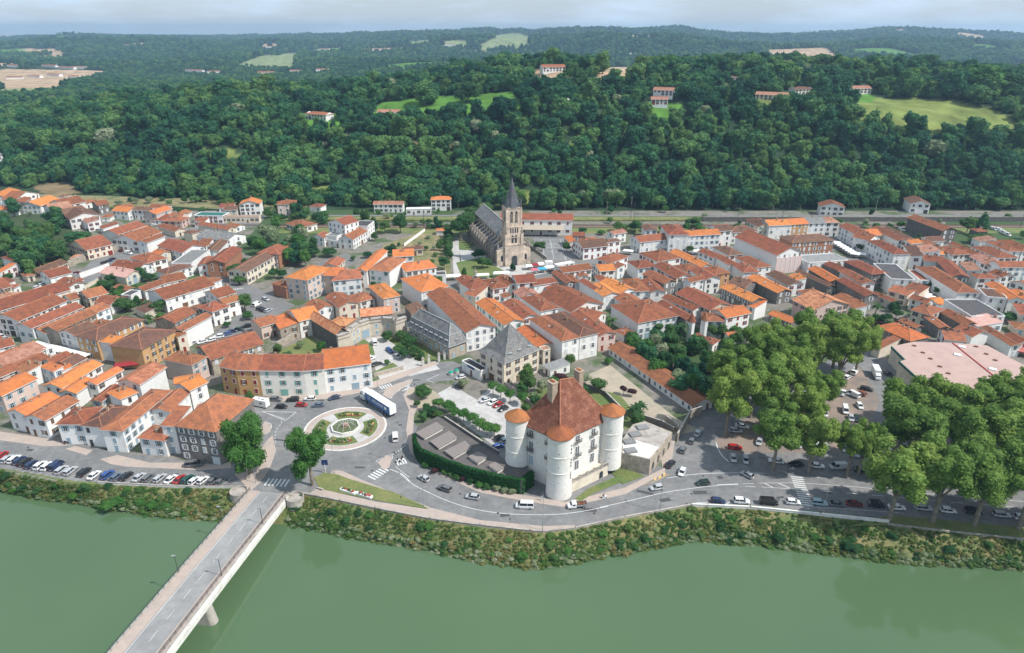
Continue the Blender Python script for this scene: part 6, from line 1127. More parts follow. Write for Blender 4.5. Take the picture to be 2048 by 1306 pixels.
TN = [(640, 238, 46, 'm'), (780, 234, 38, 'p'), (1105, 143, 40, 'm'), (1328, 191, 34, 'p'), (1318, 209, 28, 'p'), (1550, 200, 64, 'p'), (1600, 188, 34, 'b'), (1716, 186, 34, 'p'), (1462, 165, 20, 'b'), (30, 134, 24, 'm'), (100, 134, 28, 'm'), (135, 138, 34, 'm'), (160, 137, 26, 'p'), (390, 144, 36, 'p'), (430, 146, 24, 'm'), (533, 148, 28, 'm'), (592, 145, 20, 'p'), (645, 142, 22, 'm'),
 (80, 216, 34, 'p'), (110, 208, 50, 'p'), (14, 206, 24, 'm'), (280, 196, 30, 'l'), (290, 202, 22, 'm'), (215, 200, 20, 'm'), (10, 318, 20, 'l'), (615, 107, 16, 'p'), (650, 100, 16, 'm'), (690, 97, 22, 'p'), (760, 100, 26, 'p'), (790, 99, 16, 'm'), (900, 91, 16, 'p'), (950, 104, 20, 'l'), (965, 105, 12, 'p'), (1590, 110, 16, 'm'), (1595, 124, 22, 'l'), (1620, 118, 18, 'm'), (1640, 122, 14, 'p'), (1560, 125, 20, 'p'),
 (1730, 136, 26, 'm'), (1760, 138, 22, 'p'), (1785, 140, 30, 'm'), (1850, 143, 18, 'm'), (1870, 144, 18, 'm'), (1795, 62, 16, 'p'), (750, 168, 18, 'm'), (830, 170, 30, 'g'), (540, 95, 14, 'p'), (1265, 110, 12, 'w'), (1700, 80, 10, 'w'), (1680, 72, 8, 'w'), (70, 155, 30, 'm'), (110, 152, 34, 'm'), (30, 158, 24, 'm'), (150, 156, 20, 'm')]
for r_ in TN: tiny(*r_)
# ================================================================== VEHICLES
def loft(mb, secs, mi=0, caps=True):          # secs: list of closed rings of equal length
    for A_, B_ in zip(secs, secs[1:]):
        n = len(A_)
        for i in range(n): j = (i + 1) % n; mb.face([A_[i], B_[i], B_[j], A_[j]], mi)
    if caps: mb.face(secs[0], mi); mb.face(secs[-1][::-1], mi)
def ringx(x, hw, z0, z1, r=.16, tum=.0):
    return [(x, -hw + r, z0), (x, hw - r, z0), (x, hw, z0 + r), (x, hw - tum, z1 - r), (x, hw - tum - r, z1), (x, -hw + tum + r, z1), (x, -hw + tum, z1 - r), (x, -hw, z0 + r)]
def car_kit(L_, Wd, belt, top, nose, cab, kind):
    hw = Wd / 2; b = MB(); h = L_ / 2; nz_ = nose
    loft(b, [ringx(-h, hw * .86, .42, belt * .86), ringx(-h + .12, hw * .94, .26, belt * .97), ringx(-h + .5, hw, .22, belt), ringx(h - 1.15, hw, .22, belt * .99), ringx(h - .45, hw * .96, .24, belt * .90 * nz_), ringx(h - .1, hw * .86, .28, belt * .78 * nz_), ringx(h, hw * .74, .36, belt * .66 * nz_)])
    x0, x1, x2, x3 = cab                       # rear foot, rear top, front top, front foot
    tw = .17
    loft(b, [ringx(x1 - .04, hw - tw - .05, top - .09, top - .02, .03), ringx(x1 + .12, hw - tw, top - .1, top, .04), ringx(x2 - .15, hw - tw, top - .1, top, .04), ringx(x2 + .05, hw - tw - .05, top - .1, top - .04, .03)])
    for s in (-1, 1): b.box((x3 - .35, s * (hw + .08), belt + .08), (.18, .18, .13))
    for xx, zz in ((x0, 0),): pass
    for (xa, xb) in ((x0, x1), (x3, x2)):
        for s in (-1, 1): b.tube((xa, s * (hw - .06), belt - .05), (xb, s * (hw - tw - .03), top - .05), .05, n=4)
    if kind != 'van':
        xm = (x1 + x2) / 2 - .1
        for s in (-1, 1): b.tube((xm, s * (hw - .05), belt - .05), (xm, s * (hw - tw - .02), top - .06), .055, n=4)
    else:
        for s in (-1, 1):
            b.face([(x0 + .1, s * (hw - .03), belt - .06), (x2 - .95, s * (hw - .03), belt - .06), (x2 - .95, s * (hw - tw - .0), top - .07), (x1 + .08, s * (hw - tw), top - .07)][::s])
    g = MB(); g.face([(x0, -hw + .1, belt - .03), (x0, hw - .1, belt - .03), (x1, hw - tw - .03, top - .07), (x1, -hw + tw + .03, top - .07)]); g.face([(x3, hw - .1, belt - .05), (x3, -hw + .1, belt - .05), (x2, -hw + tw + .03, top - .07), (x2, hw - tw - .03, top - .07)])
    for s in (-1, 1): g.face([(x0, s * (hw - .06), belt - .03), (x3, s * (hw - .06), belt - .05), (x2, s * (hw - tw - .02), top - .07), (x1, s * (hw - tw - .02), top - .07)][::s])
    w_ = MB(); w_.tube((0, -.11, 0), (0, .11, 0), .32, n=14, mi=0); w_.tube((0, -.12, 0), (0, .12, 0), .19, n=10, mi=1)
    l_ = MB(); l_.box((0, 0, 0), (.12, .34, .13)); bl = MB(); bl.box((0, 0, 0), (.1, .16, .3))
    return dict(b=data_of(b, 'body', white_p), g=data_of(g, 'windows', car_glass), L=L_, W=Wd, belt=belt)
car_glass = mat('car_glass', (.015, .02, .025), rough=.08, var=.05, spec=.7)
_w = MB(); _w.tube((0, -.11, 0), (0, .11, 0), .32, n=14, mi=0); _w.tube((0, -.12, 0), (0, .12, 0), .19, n=10, mi=1); WHEEL = data_of(_w, 'wheel', [tyre_m, metal_g])
_w = MB(); _w.box((0, 0, 0), (.14, .34, .13)); HL = data_of(_w, 'headlight', mat('lamp_clear', (.7, .72, .75), rough=.2)); _w = MB(); _w.box((0, 0, 0), (.1, .26, .2)); TLg = data_of(_w, 'tail_light', mat('lamp_red', (.35, .02, .02), rough=.3))
_w = MB(); _w.box((0, 0, 0), (.03, .5, .11)); PLT = data_of(_w, 'number_plate', white_p)
KIT = dict(hatch=car_kit(4.1, 1.76, .92, 1.48, 1.0, (-1.95, -1.45, .35, 1.15), 'car'), sedan=car_kit(4.55, 1.8, .92, 1.44, 1.0, (-1.75, -1.0, .45, 1.25), 'car'), estate=car_kit(4.5, 1.8, .95, 1.5, 1.0, (-2.15, -1.85, .4, 1.2), 'car'),
           suv=car_kit(4.5, 1.86, 1.08, 1.70, 1.05, (-2.15, -1.75, .35, 1.15), 'car'), van=car_kit(5.1, 1.95, 1.2, 2.05, .95, (-2.5, -2.4, 1.15, 1.85), 'van'), minibus=car_kit(5.1, 1.95, 1.2, 2.05, .95, (-2.5, -2.4, 1.15, 1.85), 'car'))
CARC = dict(white=(.72, .72, .71), silver=(.42, .43, .44), grey=(.13, .135, .14), black=(.018, .018, .02), navy=(.02, .035, .09), blue=(.03, .08, .25), red=(.35, .02, .015), darkred=(.13, .015, .015), green=(.01, .07, .055), darkgreen=(.015, .035, .028), teal=(.30, .42, .45), steel=(.10, .14, .19), copper=(.25, .07, .03))
CM = {k: mat('car_paint_' + k, v, rough=.28, var=.02, spec=.6, metal=0) for k, v in CARC.items()}
CNAME = dict(darkred='dark red', darkgreen='dark green', teal='pale teal', steel='steel blue', hatch='hatchback', suv='tall car', estate='estate car', sedan='saloon', van='van', minibus='minibus')
VN = 0
def vehicle(t, x, y, dx, dy, col, kind='hatch', pl=None, group=None, label=None, sc=1.0, z=0.015):
    global VN; VN += 1
    p = PW(x, y, z, t); q = PW(x + dx * .5, y + dy * .5, z, t); d = q - p; rz = math.atan2(d.y, d.x); K = KIT[kind]
    o = thing('van' if kind in ('van', 'minibus') else 'car', p, None, 'van' if kind in ('van', 'minibus') else 'car', rz=rz); o.scale = (sc, sc, sc)
    b = link('body', K['b'], o); b.material_slots[0].link = 'OBJECT'; b.material_slots[0].material = CM[col]; link('windows', K['g'], o)
    for sx in (-1, 1):
        for sy in (-1, 1): link('wheel', WHEEL, o, (sx * K['L'] * .31, sy * (K['W'] / 2 - .1), .32))
    for sy in (-1, 1): link('headlight', HL, o, (K['L'] / 2 - .16, sy * K['W'] * .34, K['belt'] * .68)); link('tail_light', TLg, o, (-K['L'] / 2 + .03, sy * K['W'] * .37, K['belt'] * .80))
    link('number_plate', PLT, o, (-K['L'] / 2 + .0, 0, .55))
    P_ = proj((p.x, p.y, 0))
    if label: tag(o, label, o['category'], group)
    else: reg(o, f"{CNAME.get(col, col)} {CNAME[kind]} {pl[0] if pl else 'parked'}", P_[0], P_[1], o['category'], group, pl=(pl[1] if pl else None))
    return o
KQ = ('parked nose-up', 'in the riverside parking row'); gq = 'cars parked in a row along the river'
for x, y, c, k in [(30, 822, 'red', 'hatch'), (75, 862, 'silver', 'estate'), (140, 865, 'white', 'estate'), (195, 877, 'navy', 'estate'), (250, 893, 'black', 'suv'), (308, 915, 'navy', 'estate'), (395, 928, 'white', 'suv'), (465, 935, 'white', 'suv'), (552, 928, 'navy', 'van'), (598, 968, 'silver', 'estate'), (685, 978, 'silver', 'estate'), (820, 992, 'black', 'suv'), (915, 1020, 'white', 'sedan'), (1045, 1018, 'blue', 'suv'), (1128, 1036, 'steel', 'hatch'), (1228, 1028, 'black', 'estate'), (1348, 1040, 'silver', 'sedan'), (1440, 1045, 'grey', 'estate'), (1550, 1048, 'silver', 'estate'), (1658, 1058, 'white', 'sedan'), (1740, 1060, 'red', 'sedan'), (1820, 1064, 'green', 'suv'), (1885, 1074, 'white', 'hatch'), (1965, 1070, 'white', 'hatch')]:
    vehicle('K', x, y + 12, 62, -48, c, k, KQ, gq)
vehicle('L', 125, 1085, 50, -50, 'grey', 'hatch', KQ, gq); vehicle('L', 205, 1090, 50, -50, 'grey', 'hatch', KQ, gq)
vehicle('K', 1880, 930, 60, -6, 'grey', 'minibus', label='dark grey minibus parked at the foot of the grey corner building'); vehicle('K', 665, 690, 22, -40, 'black', 'hatch', label='black hatchback in the shadow between two riverside white houses')
RQ = ('driving', 'beside the fountain roundabout')
vehicle('L', 735, 298, 60, 0, 'grey', 'suv', ('parked', 'before the cream crescent house')); vehicle('L', 900, 300, -60, 3, 'black', 'suv', ('parked', 'before the cream crescent house')); vehicle('L', 1065, 290, -60, 0, 'white', 'hatch', ('parked', 'before the cream crescent house')); vehicle('L', 1305, 280, -60, 14, 'navy', 'sedan', RQ)
vehicle('L', 790, 368, 60, 0, 'black', 'hatch', RQ); vehicle('L', 985, 350, 60, 0, 'red', 'hatch', RQ); vehicle('L', 1145, 352, -60, 4, 'steel', 'sedan', RQ)
vehicle('L', 1890, 665, -4, -60, 'white', 'van', label='white van with roof load driving beside the roundabout island')
RD = ('driving', 'on the curved river road'); 
vehicle('M', 182, 842, -60, -34, 'silver', 'hatch', RD); vehicle('M', 342, 920, -60, -22, 'grey', 'estate', RD); vehicle('M', 556, 985, -60, -10, 'silver', 'hatch', RD); vehicle('M', 957, 1055, -60, -2, 'white', 'minibus', label='white minibus driving on the river road below the castle')
vehicle('N', 435, 915, -60, 10, 'silver', 'hatch', RD); vehicle('N', 790, 878, -60, 5, 'darkgreen', 'hatch', RD); vehicle('N', 1130, 815, -50, -26, 'silver', 'hatch', RD); vehicle('N', 630, 795, -24, 46, 'white', 'hatch', RD)
PK = ('parked', 'in the gravel lot beside the castle')
for x, y, dx, dy, c, k in [(465, 65, -50, 12, 'silver', 'hatch'), (452, 128, 50, -8, 'grey', 'estate'), (652, 240, -50, 16, 'silver', 'sedan'), (712, 258, -50, 22, 'white', 'hatch'), (752, 278, -50, 22, 'red', 'hatch'), (792, 308, -50, 22, 'black', 'hatch'), (765, 530, 50, -24, 'black', 'hatch'), (755, 598, 50, -16, 'blue', 'hatch'), (815, 548, 50, -20, 'teal', 'hatch')]: vehicle('M', x, y, dx, dy, c, k, PK)
PS = ('parked', 'on the street right of the castle')
for x, y, dx, dy, c, k in [(540, 732, 40, -40, 'black', 'sedan'), (636, 622, 24, -50, 'grey', 'hatch'), (705, 552, 28, -50, 'grey', 'hatch'), (750, 495, 28, -50, 'silver', 'sedan')]: vehicle('N', x, y, dx, dy, c, k, PS)
PP = ('parked', 'under the left plane trees')
for x, y, dx, dy, c, k in [(1035, 605, 60, 4, 'red', 'estate'), (1020, 688, 16, 45, 'silver', 'hatch'), (1117, 700, 8, 45, 'silver', 'hatch'), (1040, 475, 60, 6, 'silver', 'estate'), (1090, 440, 60, 10, 'white', 'sedan'), (1222, 560, -14, 44, 'silver', 'sedan'), (1308, 552, 10, 44, 'darkgreen', 'hatch'), (1350, 708, -60, -8, 'white', 'sedan'), (1502, 735, -60, 0, 'black', 'sedan'), (1450, 580, 4, 44, 'silver', 'hatch'), (1525, 585, 0, 44, 'silver', 'hatch'), (1300, 330, 50, -8, 'white', 'sedan'), (1575, 200, 30, 30, 'white', 'hatch'), (1570, 510, 6, 44, 'white', 'hatch')]: vehicle('N', x, y, dx, dy, c, k, PP)
PB = ('parked', 'along the right river parapet')
for x, y, dx, dy, c, k in [(905, 1018, 60, 8, 'navy', 'hatch'), (1085, 1020, 60, 4, 'white', 'suv'), (1295, 1028, 60, 4, 'black', 'van'), (1480, 1025, 60, 4, 'white', 'hatch')]: vehicle('N', x, y, dx, dy, c, k, PB, 'cars parked along the right river road')
for x, y, c, k in [(145, 1032, 'teal', 'suv'), (280, 1040, 'grey', 'sedan'), (415, 1040, 'darkred', 'sedan'), (582, 1048, 'black', 'suv'), (740, 1065, 'white', 'sedan'), (945, 1070, 'silver', 'estate'), (1135, 1090, 'white', 'hatch'), (1330, 1098, 'black', 'suv'), (1545, 1122, 'silver', 'estate'), (1700, 1145, 'white', 'hatch')]: vehicle('O', x, y, 60, 6, c, k, PB, 'cars parked along the right river road')
PT_ = ('parked', 'under the right plane trees')
for x, y, dx, dy, c, k in [(125, 745, 60, 6, 'white', 'sedan'), (290, 755, -60, 2, 'silver', 'van'), (470, 778, 60, 6, 'black', 'sedan'), (715, 840, 60, 10, 'white', 'hatch'), (710, 770, 60, 4, 'silver', 'hatch'), (342, 612, 6, 44, 'white', 'hatch'), (425, 645, 6, 44, 'silver', 'van'), (492, 640, 8, 44, 'silver', 'hatch'), (542, 620, 8, 44, 'blue', 'hatch'), (200, 606, 8, 44, 'silver', 'hatch'), (130, 600, 8, 44, 'white', 'hatch'), (60, 600, 8, 44, 'grey', 'hatch'), (990, 600, 8, 44, 'white', 'hatch'), (1080, 640, 8, 44, 'white', 'hatch'), (1255, 620, 8, 44, 'white', 'van'), (800, 600, 8, 44, 'silver', 'hatch'), (680, 600, 8, 44, 'white', 'hatch'), (390, 380, 8, 40, 'silver', 'hatch'), (430, 385, 8, 40, 'darkgreen', 'hatch'), (345, 320, 8, 40, 'white', 'van'), (455, 285, 20, 30, 'white', 'hatch'), (90, 320, 8, 40, 'white', 'hatch'), (190, 345, 8, 40, 'white', 'hatch'), (20, 520, 8, 40, 'white', 'hatch')]: vehicle('O', x, y, dx, dy, c, k, PT_)
vehicle('O', 1295, 955, -60, -4, 'white', 'minibus', label='white minibus driving on the right river road behind a trunk')
PL_ = ('parked', 'on the open lot by the store')
for x, y, dx, dy, c, k in [(510, 155, 50, 10, 'black', 'estate'), (468, 188, -44, -22, 'copper', 'hatch'), (405, 198, -44, -22, 'white', 'van'), (292, 195, 50, 10, 'silver', 'hatch'), (282, 100, 48, -34, 'white', 'van'), (362, 65, 46, -30, 'white', 'hatch'), (418, 25, 34, -40, 'white', 'van'), (205, 130, 46, -10, 'darkred', 'hatch'), (675, 40, 50, 30, 'black', 'hatch'), (35, 205, 44, -24, 'white', 'hatch'), (340, 185, 50, 10, 'white', 'hatch')]: vehicle('O', x, y, dx, dy, c, k, PL_)
PG = ('parked', 'on the tree-lined street left of the ruins')
for x, y, dx, dy, c, k in [(20, 706, -50, 16, 'white', 'hatch'), (105, 688, -50, 12, 'white', 'hatch'), (182, 655, -50, 8, 'white', 'suv'), (262, 628, -50, 14, 'blue', 'hatch'), (318, 604, 50, -10, 'navy', 'hatch'), (382, 584, 50, 2, 'darkgreen', 'hatch'), (448, 556, -50, 6, 'black', 'suv'), (-60, 715, 50, -14, 'silver', 'hatch'), (638, 292, 50, 16, 'silver', 'estate'), (552, 345, 50, -26, 'white', 'van'), (582, 380, 50, -26, 'darkgreen', 'hatch'), (616, 395, 50, -26, 'black', 'hatch'), (662, 402, 50, -24, 'silver', 'estate')]: vehicle('G', x, y, dx, dy, c, k, PG)
PC = ('parked', 'in the courtyard of the curved facade')
for x, y, dx, dy, c, k in [(1745, 628, 50, -2, 'black', 'hatch'), (1692, 712, -6, -40, 'white', 'van'), (1835, 790, 36, 30, 'blue', 'estate'), (1908, 845, 36, 30, 'silver', 'sedan'), (1650, 868, 50, -16, 'white', 'hatch'), (1712, 922, 50, -18, 'black', 'sedan'), (1610, 848, 50, -16, 'white', 'hatch')]: vehicle('G', x, y, dx, dy, c, k, PC)
for x, y, dx, dy, c, k in [(1040, 500, 50, -16, 'silver', 'hatch'), (960, 540, 50, 0, 'silver', 'hatch'), (860, 542, 50, 0, 'grey', 'hatch'), (1492, 490, 50, -8, 'white', 'hatch'), (1170, 742, -40, -10, 'darkred', 'hatch'), (1245, 765, 50, 8, 'white', 'van'), (1520, 752, 40, 10, 'silver', 'hatch'), (1345, 1205, 40, -14, 'white', 'hatch'), (1360, 1222, 40, -14, 'darkred', 'hatch')]: vehicle('A', x, y, dx, dy, c, k)
for x, y, c in [(1092, 822, 'black'), (1060, 840, 'navy'), (1012, 856, 'black'), (745, 956, 'darkred'), (705, 976, 'silver'), (655, 986, 'navy'), (605, 998, 'copper'), (530, 1036, 'grey'), (468, 1056, 'silver'), (410, 1070, 'white'), (362, 1096, 'white')]: vehicle('A', x, y, 46, -16, c, 'hatch', ('parked', 'in the walled car park'), 'cars in the walled car park')
for x, y in ((920, 500), (1740, 495), (1795, 505), (1822, 525), (1862, 545)): vehicle('E', x, y, 46, 14, 'white', 'van', ('parked', 'beside the railway wall'))
for x, y, c in ((20, 645, 'white'), (100, 690, 'white'), (60, 670, 'silver')): vehicle('F', x, y + 8, 36, 16, c, 'hatch', ('parked', 'on the market street'))
# motorhome
def at_dir(t, x, y, dx, dy): p = PW(x, y, .015, t); q = PW(x + dx, y + dy, .015, t); d = q - p; return p, math.atan2(d.y, d.x)
p, rz = at_dir('L', 590, 350, -60, -12); o = thing('motorhome', p, 'white motorhome leaving the roundabout beside the grey corner building', 'motorhome', rz=rz); mb = MB(); mb.box((-.6, 0, 1.75), (5.0, 2.2, 2.5)); mb.box((1.9, 0, 2.5), (1.6, 2.1, .9)); mb.box((2.5, 0, 1.0), (1.6, 2.0, 1.2)); mb.build('body', white_p, o); mb = MB(); mb.box((2.6, 0, 1.75), (1.0, 1.85, .7)); mb.box((-1, -1.11, 1.9), (.9, .04, .55)); mb.box((.6, -1.11, 1.9), (.9, .04, .55)); mb.box((-1, 1.11, 1.9), (.9, .04, .55)); mb.build('windows', car_glass, o); mb = MB(); mb.box((-1.4, .2, 3.05), (1.0, .8, .15)); mb.box((.4, -.2, 3.05), (.7, .7, .15)); mb.build('roof_hatch', metal_g, o); mb = MB(); mb.box((-.6, -1.12, 1.3), (4.6, .03, .12)); mb.build('stripe', SHUT['b'], o)
for sx in (-1.9, 2.2):
    for sy in (-.95, .95): link('wheel', WHEEL, o, (sx, sy, .34))
# lorry with blue trailer
p, rz = at_dir('L', 1720, 360, -300, -195); o = thing('articulated_lorry', p, 'long blue and white articulated lorry rounding the roundabout', 'lorry', rz=rz); o.scale = (1.14, 1.1, 1.14)
T_ = MB(); T_.box((-1.8, 0, 2.55), (13.2, 2.5, 2.75)); T_.box((-1.8, 0, 3.95), (13.2, 2.56, .08), 0, 1); T_.box((-8.38, 0, 2.55), (.06, 2.44, 2.6), 0, 1); T_.build('trailer', [mat('lorry_blue', (.03, .115, .30), rough=.4, var=.05), white_p], o)
T_ = MB(); T_.box((-1.8, 0, 1.05), (12.8, 1.0, .25)); T_.build('chassis', metal_d, o); T_ = MB(); T_.box((6.9, 0, 1.9), (2.1, 2.45, 2.6)); T_.box((6.5, 0, 3.4), (1.4, 2.3, .6)); T_.box((7.95, 0, .8), (.25, 2.4, .7)); T_.build('cab', white_p, o); T_ = MB(); T_.box((7.97, 0, 2.35), (.05, 2.2, .8)); 
for s in (-1, 1): T_.box((7.3, s * 1.235, 2.4), (.8, .04, .6))
T_.build('windscreen', car_glass, o)
for sx in (7.2, 4.4, -4.6, -5.9, -7.1):
    for sy in (-1.1, 1.1): w_ = link('wheel', WHEEL, o, (sx, sy, .5)); w_.scale = (1.5, 1.5, 1.5)
def text(body, size, loc, rot, m, parent, name='lettering', ext=.01):
    cu = bpy.data.curves.new(name, 'FONT'); cu.body = body; cu.size = size; cu.extrude = ext; cu.align_x = 'CENTER'; cu.align_y = 'CENTER'
    to = bpy.data.objects.new('tmp', cu); COL.link(to); dg = bpy.context.evaluated_depsgraph_get(); me = bpy.data.meshes.new_from_object(to.evaluated_get(dg)); bpy.data.objects.remove(to); me.materials.clear(); me.materials.append(m)
    o = bpy.data.objects.new(name, me); COL.link(o); o.parent = parent; o.location = loc; o.rotation_euler = rot; return o
text("J.C. BOUDOT", 1.45, (-1.0, 1.29, 2.6), (R(90), 0, R(180)), white_p, o); text("Transports", .5, (3.2, 1.29, 3.5), (R(90), 0, R(180)), white_p, o)
mb = MB(); mb.box((-6.2, 1.28, 2.7), (1.1, .03, .9)); mb.build('emblem', white_p, o)
# white flatbed truck with load, box truck, scooters
p, rz = at_dir('M', 1360, 1052, -60, 6); o = thing('flatbed_truck', p, 'small white flatbed truck carrying brown debris below the castle', 'truck', rz=rz); mb = MB(); loft(mb, [ringx(.4, .95, .35, 1.9), ringx(1.5, .95, .35, 1.9), ringx(2.0, .95, .35, 1.25), ringx(2.7, .85, .35, 1.0)]); mb.build('cab', white_p, o); mb = MB(); mb.face([(1.52, -.8, 1.85), (1.52, .8, 1.85), (2.02, .85, 1.27), (2.02, -.85, 1.27)][::-1]); mb.box((1.1, 0, 1.45), (.8, 1.94, .5)); mb.build('windscreen', car_glass, o)
mb = MB(); mb.box((-1.2, 0, .85), (3.1, 1.95, .12)); [mb.box((-1.2, s * .96, 1.1), (3.1, .06, .45)) for s in (-1, 1)]; mb.box((-2.72, 0, 1.1), (.06, 1.9, .45)); mb.build('flatbed', metal_g, o); mb = MB(); rnd = random.Random(2); [mb.box((rnd.uniform(-2.2, -.2), rnd.uniform(-.6, .6), rnd.uniform(1.0, 1.35)), (rnd.uniform(.2, .7), .3, .3), rnd.uniform(0, 3)) for _ in range(26)]; mb.build('load', soil_m, o)
for sx in (-1.6, 1.9):
    for sy in (-.85, .85): link('wheel', WHEEL, o, (sx, sy, .34))
p, rz = at_dir('J', 682, 960, 52, 105); o = thing('box_truck', p, 'white box truck parked beside the pink-roofed store', 'truck', rz=rz); mb = MB(); mb.box((-1.2, 0, 2.1), (5.6, 2.3, 2.6)); mb.build('box', white_p, o); mb = MB(); loft(mb, [ringx(1.7, 1.0, .4, 2.3), ringx(2.6, 1.0, .4, 2.3), ringx(3.3, .95, .4, 1.4), ringx(3.6, .9, .4, 1.1)]); mb.build('cab', white_p, o); mb = MB(); mb.face([(2.63, -.85, 2.2), (3.32, -.85, 1.42), (3.32, .85, 1.42), (2.63, .85, 2.2)]); mb.build('windscreen', car_glass, o)
for sx in (-2.4, 2.6):
    for sy in (-1, 1): link('wheel', WHEEL, o, (sx, sy, .36))
skin_m = mat('skin', (.45, .28, .20)); cloth = dict(dark=mat('cloth_dark', (.03, .03, .035)), blue=mat('cloth_blue', (.05, .08, .18)), white=mat('cloth_white', (.6, .6, .58)), red=mat('cloth_red', (.35, .05, .04)))
def person(t, x, y, rz, top, leg, label, seated=False, z=.15, parent=None, loc=None):
    p = PW(x, y, z, t) if loc is None else loc
    me = bpy.data.meshes.new('body'); 
    if seated: J = [((0, 0, .85), .14), ((0, 0, 1.1), .15), ((0.02, 0, 1.36), .16), ((.04, 0, 1.5), .06), ((.05, 0, 1.66), .115), ((0, .1, .85), .1), ((.4, .14, .8), .08), ((.42, .14, .38), .06), ((0, -.1, .85), .1), ((.4, -.14, .8), .08), ((.42, -.14, .38), .06), ((.02, .2, 1.38), .07), ((.2, .26, 1.15), .05), ((.45, .22, 1.1), .04), ((.02, -.2, 1.38), .07), ((.2, -.26, 1.15), .05), ((.45, -.22, 1.1), .04)]
    else: J = [((0, 0, .92), .15), ((0, 0, 1.15), .14), ((0, 0, 1.4), .16), ((0, 0, 1.53), .06), ((.01, 0, 1.68), .11), ((0, .1, .88), .1), ((.08, .11, .48), .075), ((.0, .12, .06), .055), ((0, -.1, .88), .1), ((-.06, -.11, .48), .075), ((-.2, -.12, .08), .055), ((0, .2, 1.42), .07), ((-.04, .26, 1.15), .05), ((.08, .27, .9), .04), ((0, -.2, 1.42), .07), ((.04, -.26, 1.15), .05), ((.16, -.27, .92), .04)]
    E_ = [(0, 1), (1, 2), (2, 3), (3, 4), (0, 5), (5, 6), (6, 7), (0, 8), (8, 9), (9, 10), (2, 11), (11, 12), (12, 13), (2, 14), (14, 15), (15, 16)]
    me.from_pydata([j[0] for j in J], E_, []); me.materials.append(top); o = bpy.data.objects.new('person', me); COL.link(o); o.location = p; o.rotation_euler = (0, 0, rz)
    m1 = o.modifiers.new('s', 'SKIN'); m2 = o.modifiers.new('u', 'SUBSURF'); m2.levels = 1; m2.render_levels = 1
    for v, j in zip(me.skin_vertices[0].data, J): v.radius = (j[1], j[1])
    me.skin_vertices[0].data[0].use_root = True; dg = bpy.context.evaluated_depsgraph_get(); ev = bpy.data.meshes.new_from_object(o.evaluated_get(dg)); o.modifiers.clear(); o.data = ev; ev.materials.clear(); [ev.materials.append(m) for m in (top, leg, skin_m)]
    for f in ev.polygons: f.material_index = 2 if f.center.z > 1.52 else (1 if f.center.z < .95 else 0)
    mb = MB(); mb.lathe((0, 0), [(.12, 1.66), (.125, 1.74), (.08, 1.82), (.0, 1.84)], 10); h_ = mb.build('hair', soil_m, o); return tag(o, label, 'person')
person('M', 113, 130, .5, cloth['dark'], cloth['blue'], 'person in dark clothes walking by the zebra crossing above the roundabout'); person('M', 18, 690, 1.6, cloth['dark'], cloth['dark'], 'person in dark clothes on the zebra crossing below the roundabout'); person('G', 1022, 1195, 1.0, cloth['dark'], cloth['dark'], 'person in dark clothes standing by a doorway of the cream crescent house')
person('S', 480, 1262, .6, cloth['white'], cloth['white'], 'person in white standing at the foot of the front castle tower'); person('K', 1900, 800, .6, cloth['dark'], cloth['blue'], 'person walking by the foot of the grey corner building')
def scooter(t, x, y, dx, dy, lab, plab):
    p, rz = at_dir(t, x, y, dx, dy); o = thing('scooter', p, lab, 'scooter', rz=rz); mb = MB(); mb.box((-.1, 0, .42), (1.0, .3, .16)); mb.box((-.45, 0, .65), (.7, .34, .3)); mb.box((.5, 0, .75), (.16, .4, .6)); mb.build('body', white_p, o); mb = MB(); mb.tube((.55, 0, .9), (.45, 0, 1.1), .04, n=5); mb.tube((.45, -.3, 1.1), (.45, .3, 1.1), .03, n=5); mb.build('handlebar', metal_d, o)
    for s in (-.6, .65): mb = MB(); mb.tube((s, -.07, .26), (s, .07, .26), .26, n=12); mb.build('wheel', tyre_m, o)
    person(t, 0, 0, rz, cloth['dark'], cloth['dark'], plab, True, loc=Vector((p.x, p.y, 0)))
scooter('M', 1565, 985, -60, 6, 'white scooter ridden along the river road below the castle', 'seated rider in dark clothes on the scooter below the castle'); scooter('L', 1915, 890, -60, 30, 'white scooter at the roundabout exit crossing, left of a pair', 'seated rider on the left scooter at the roundabout exit'); scooter('L', 1955, 885, -60, 30, 'white scooter at the roundabout exit crossing, right of a pair', 'seated rider on the right scooter at the roundabout exit')
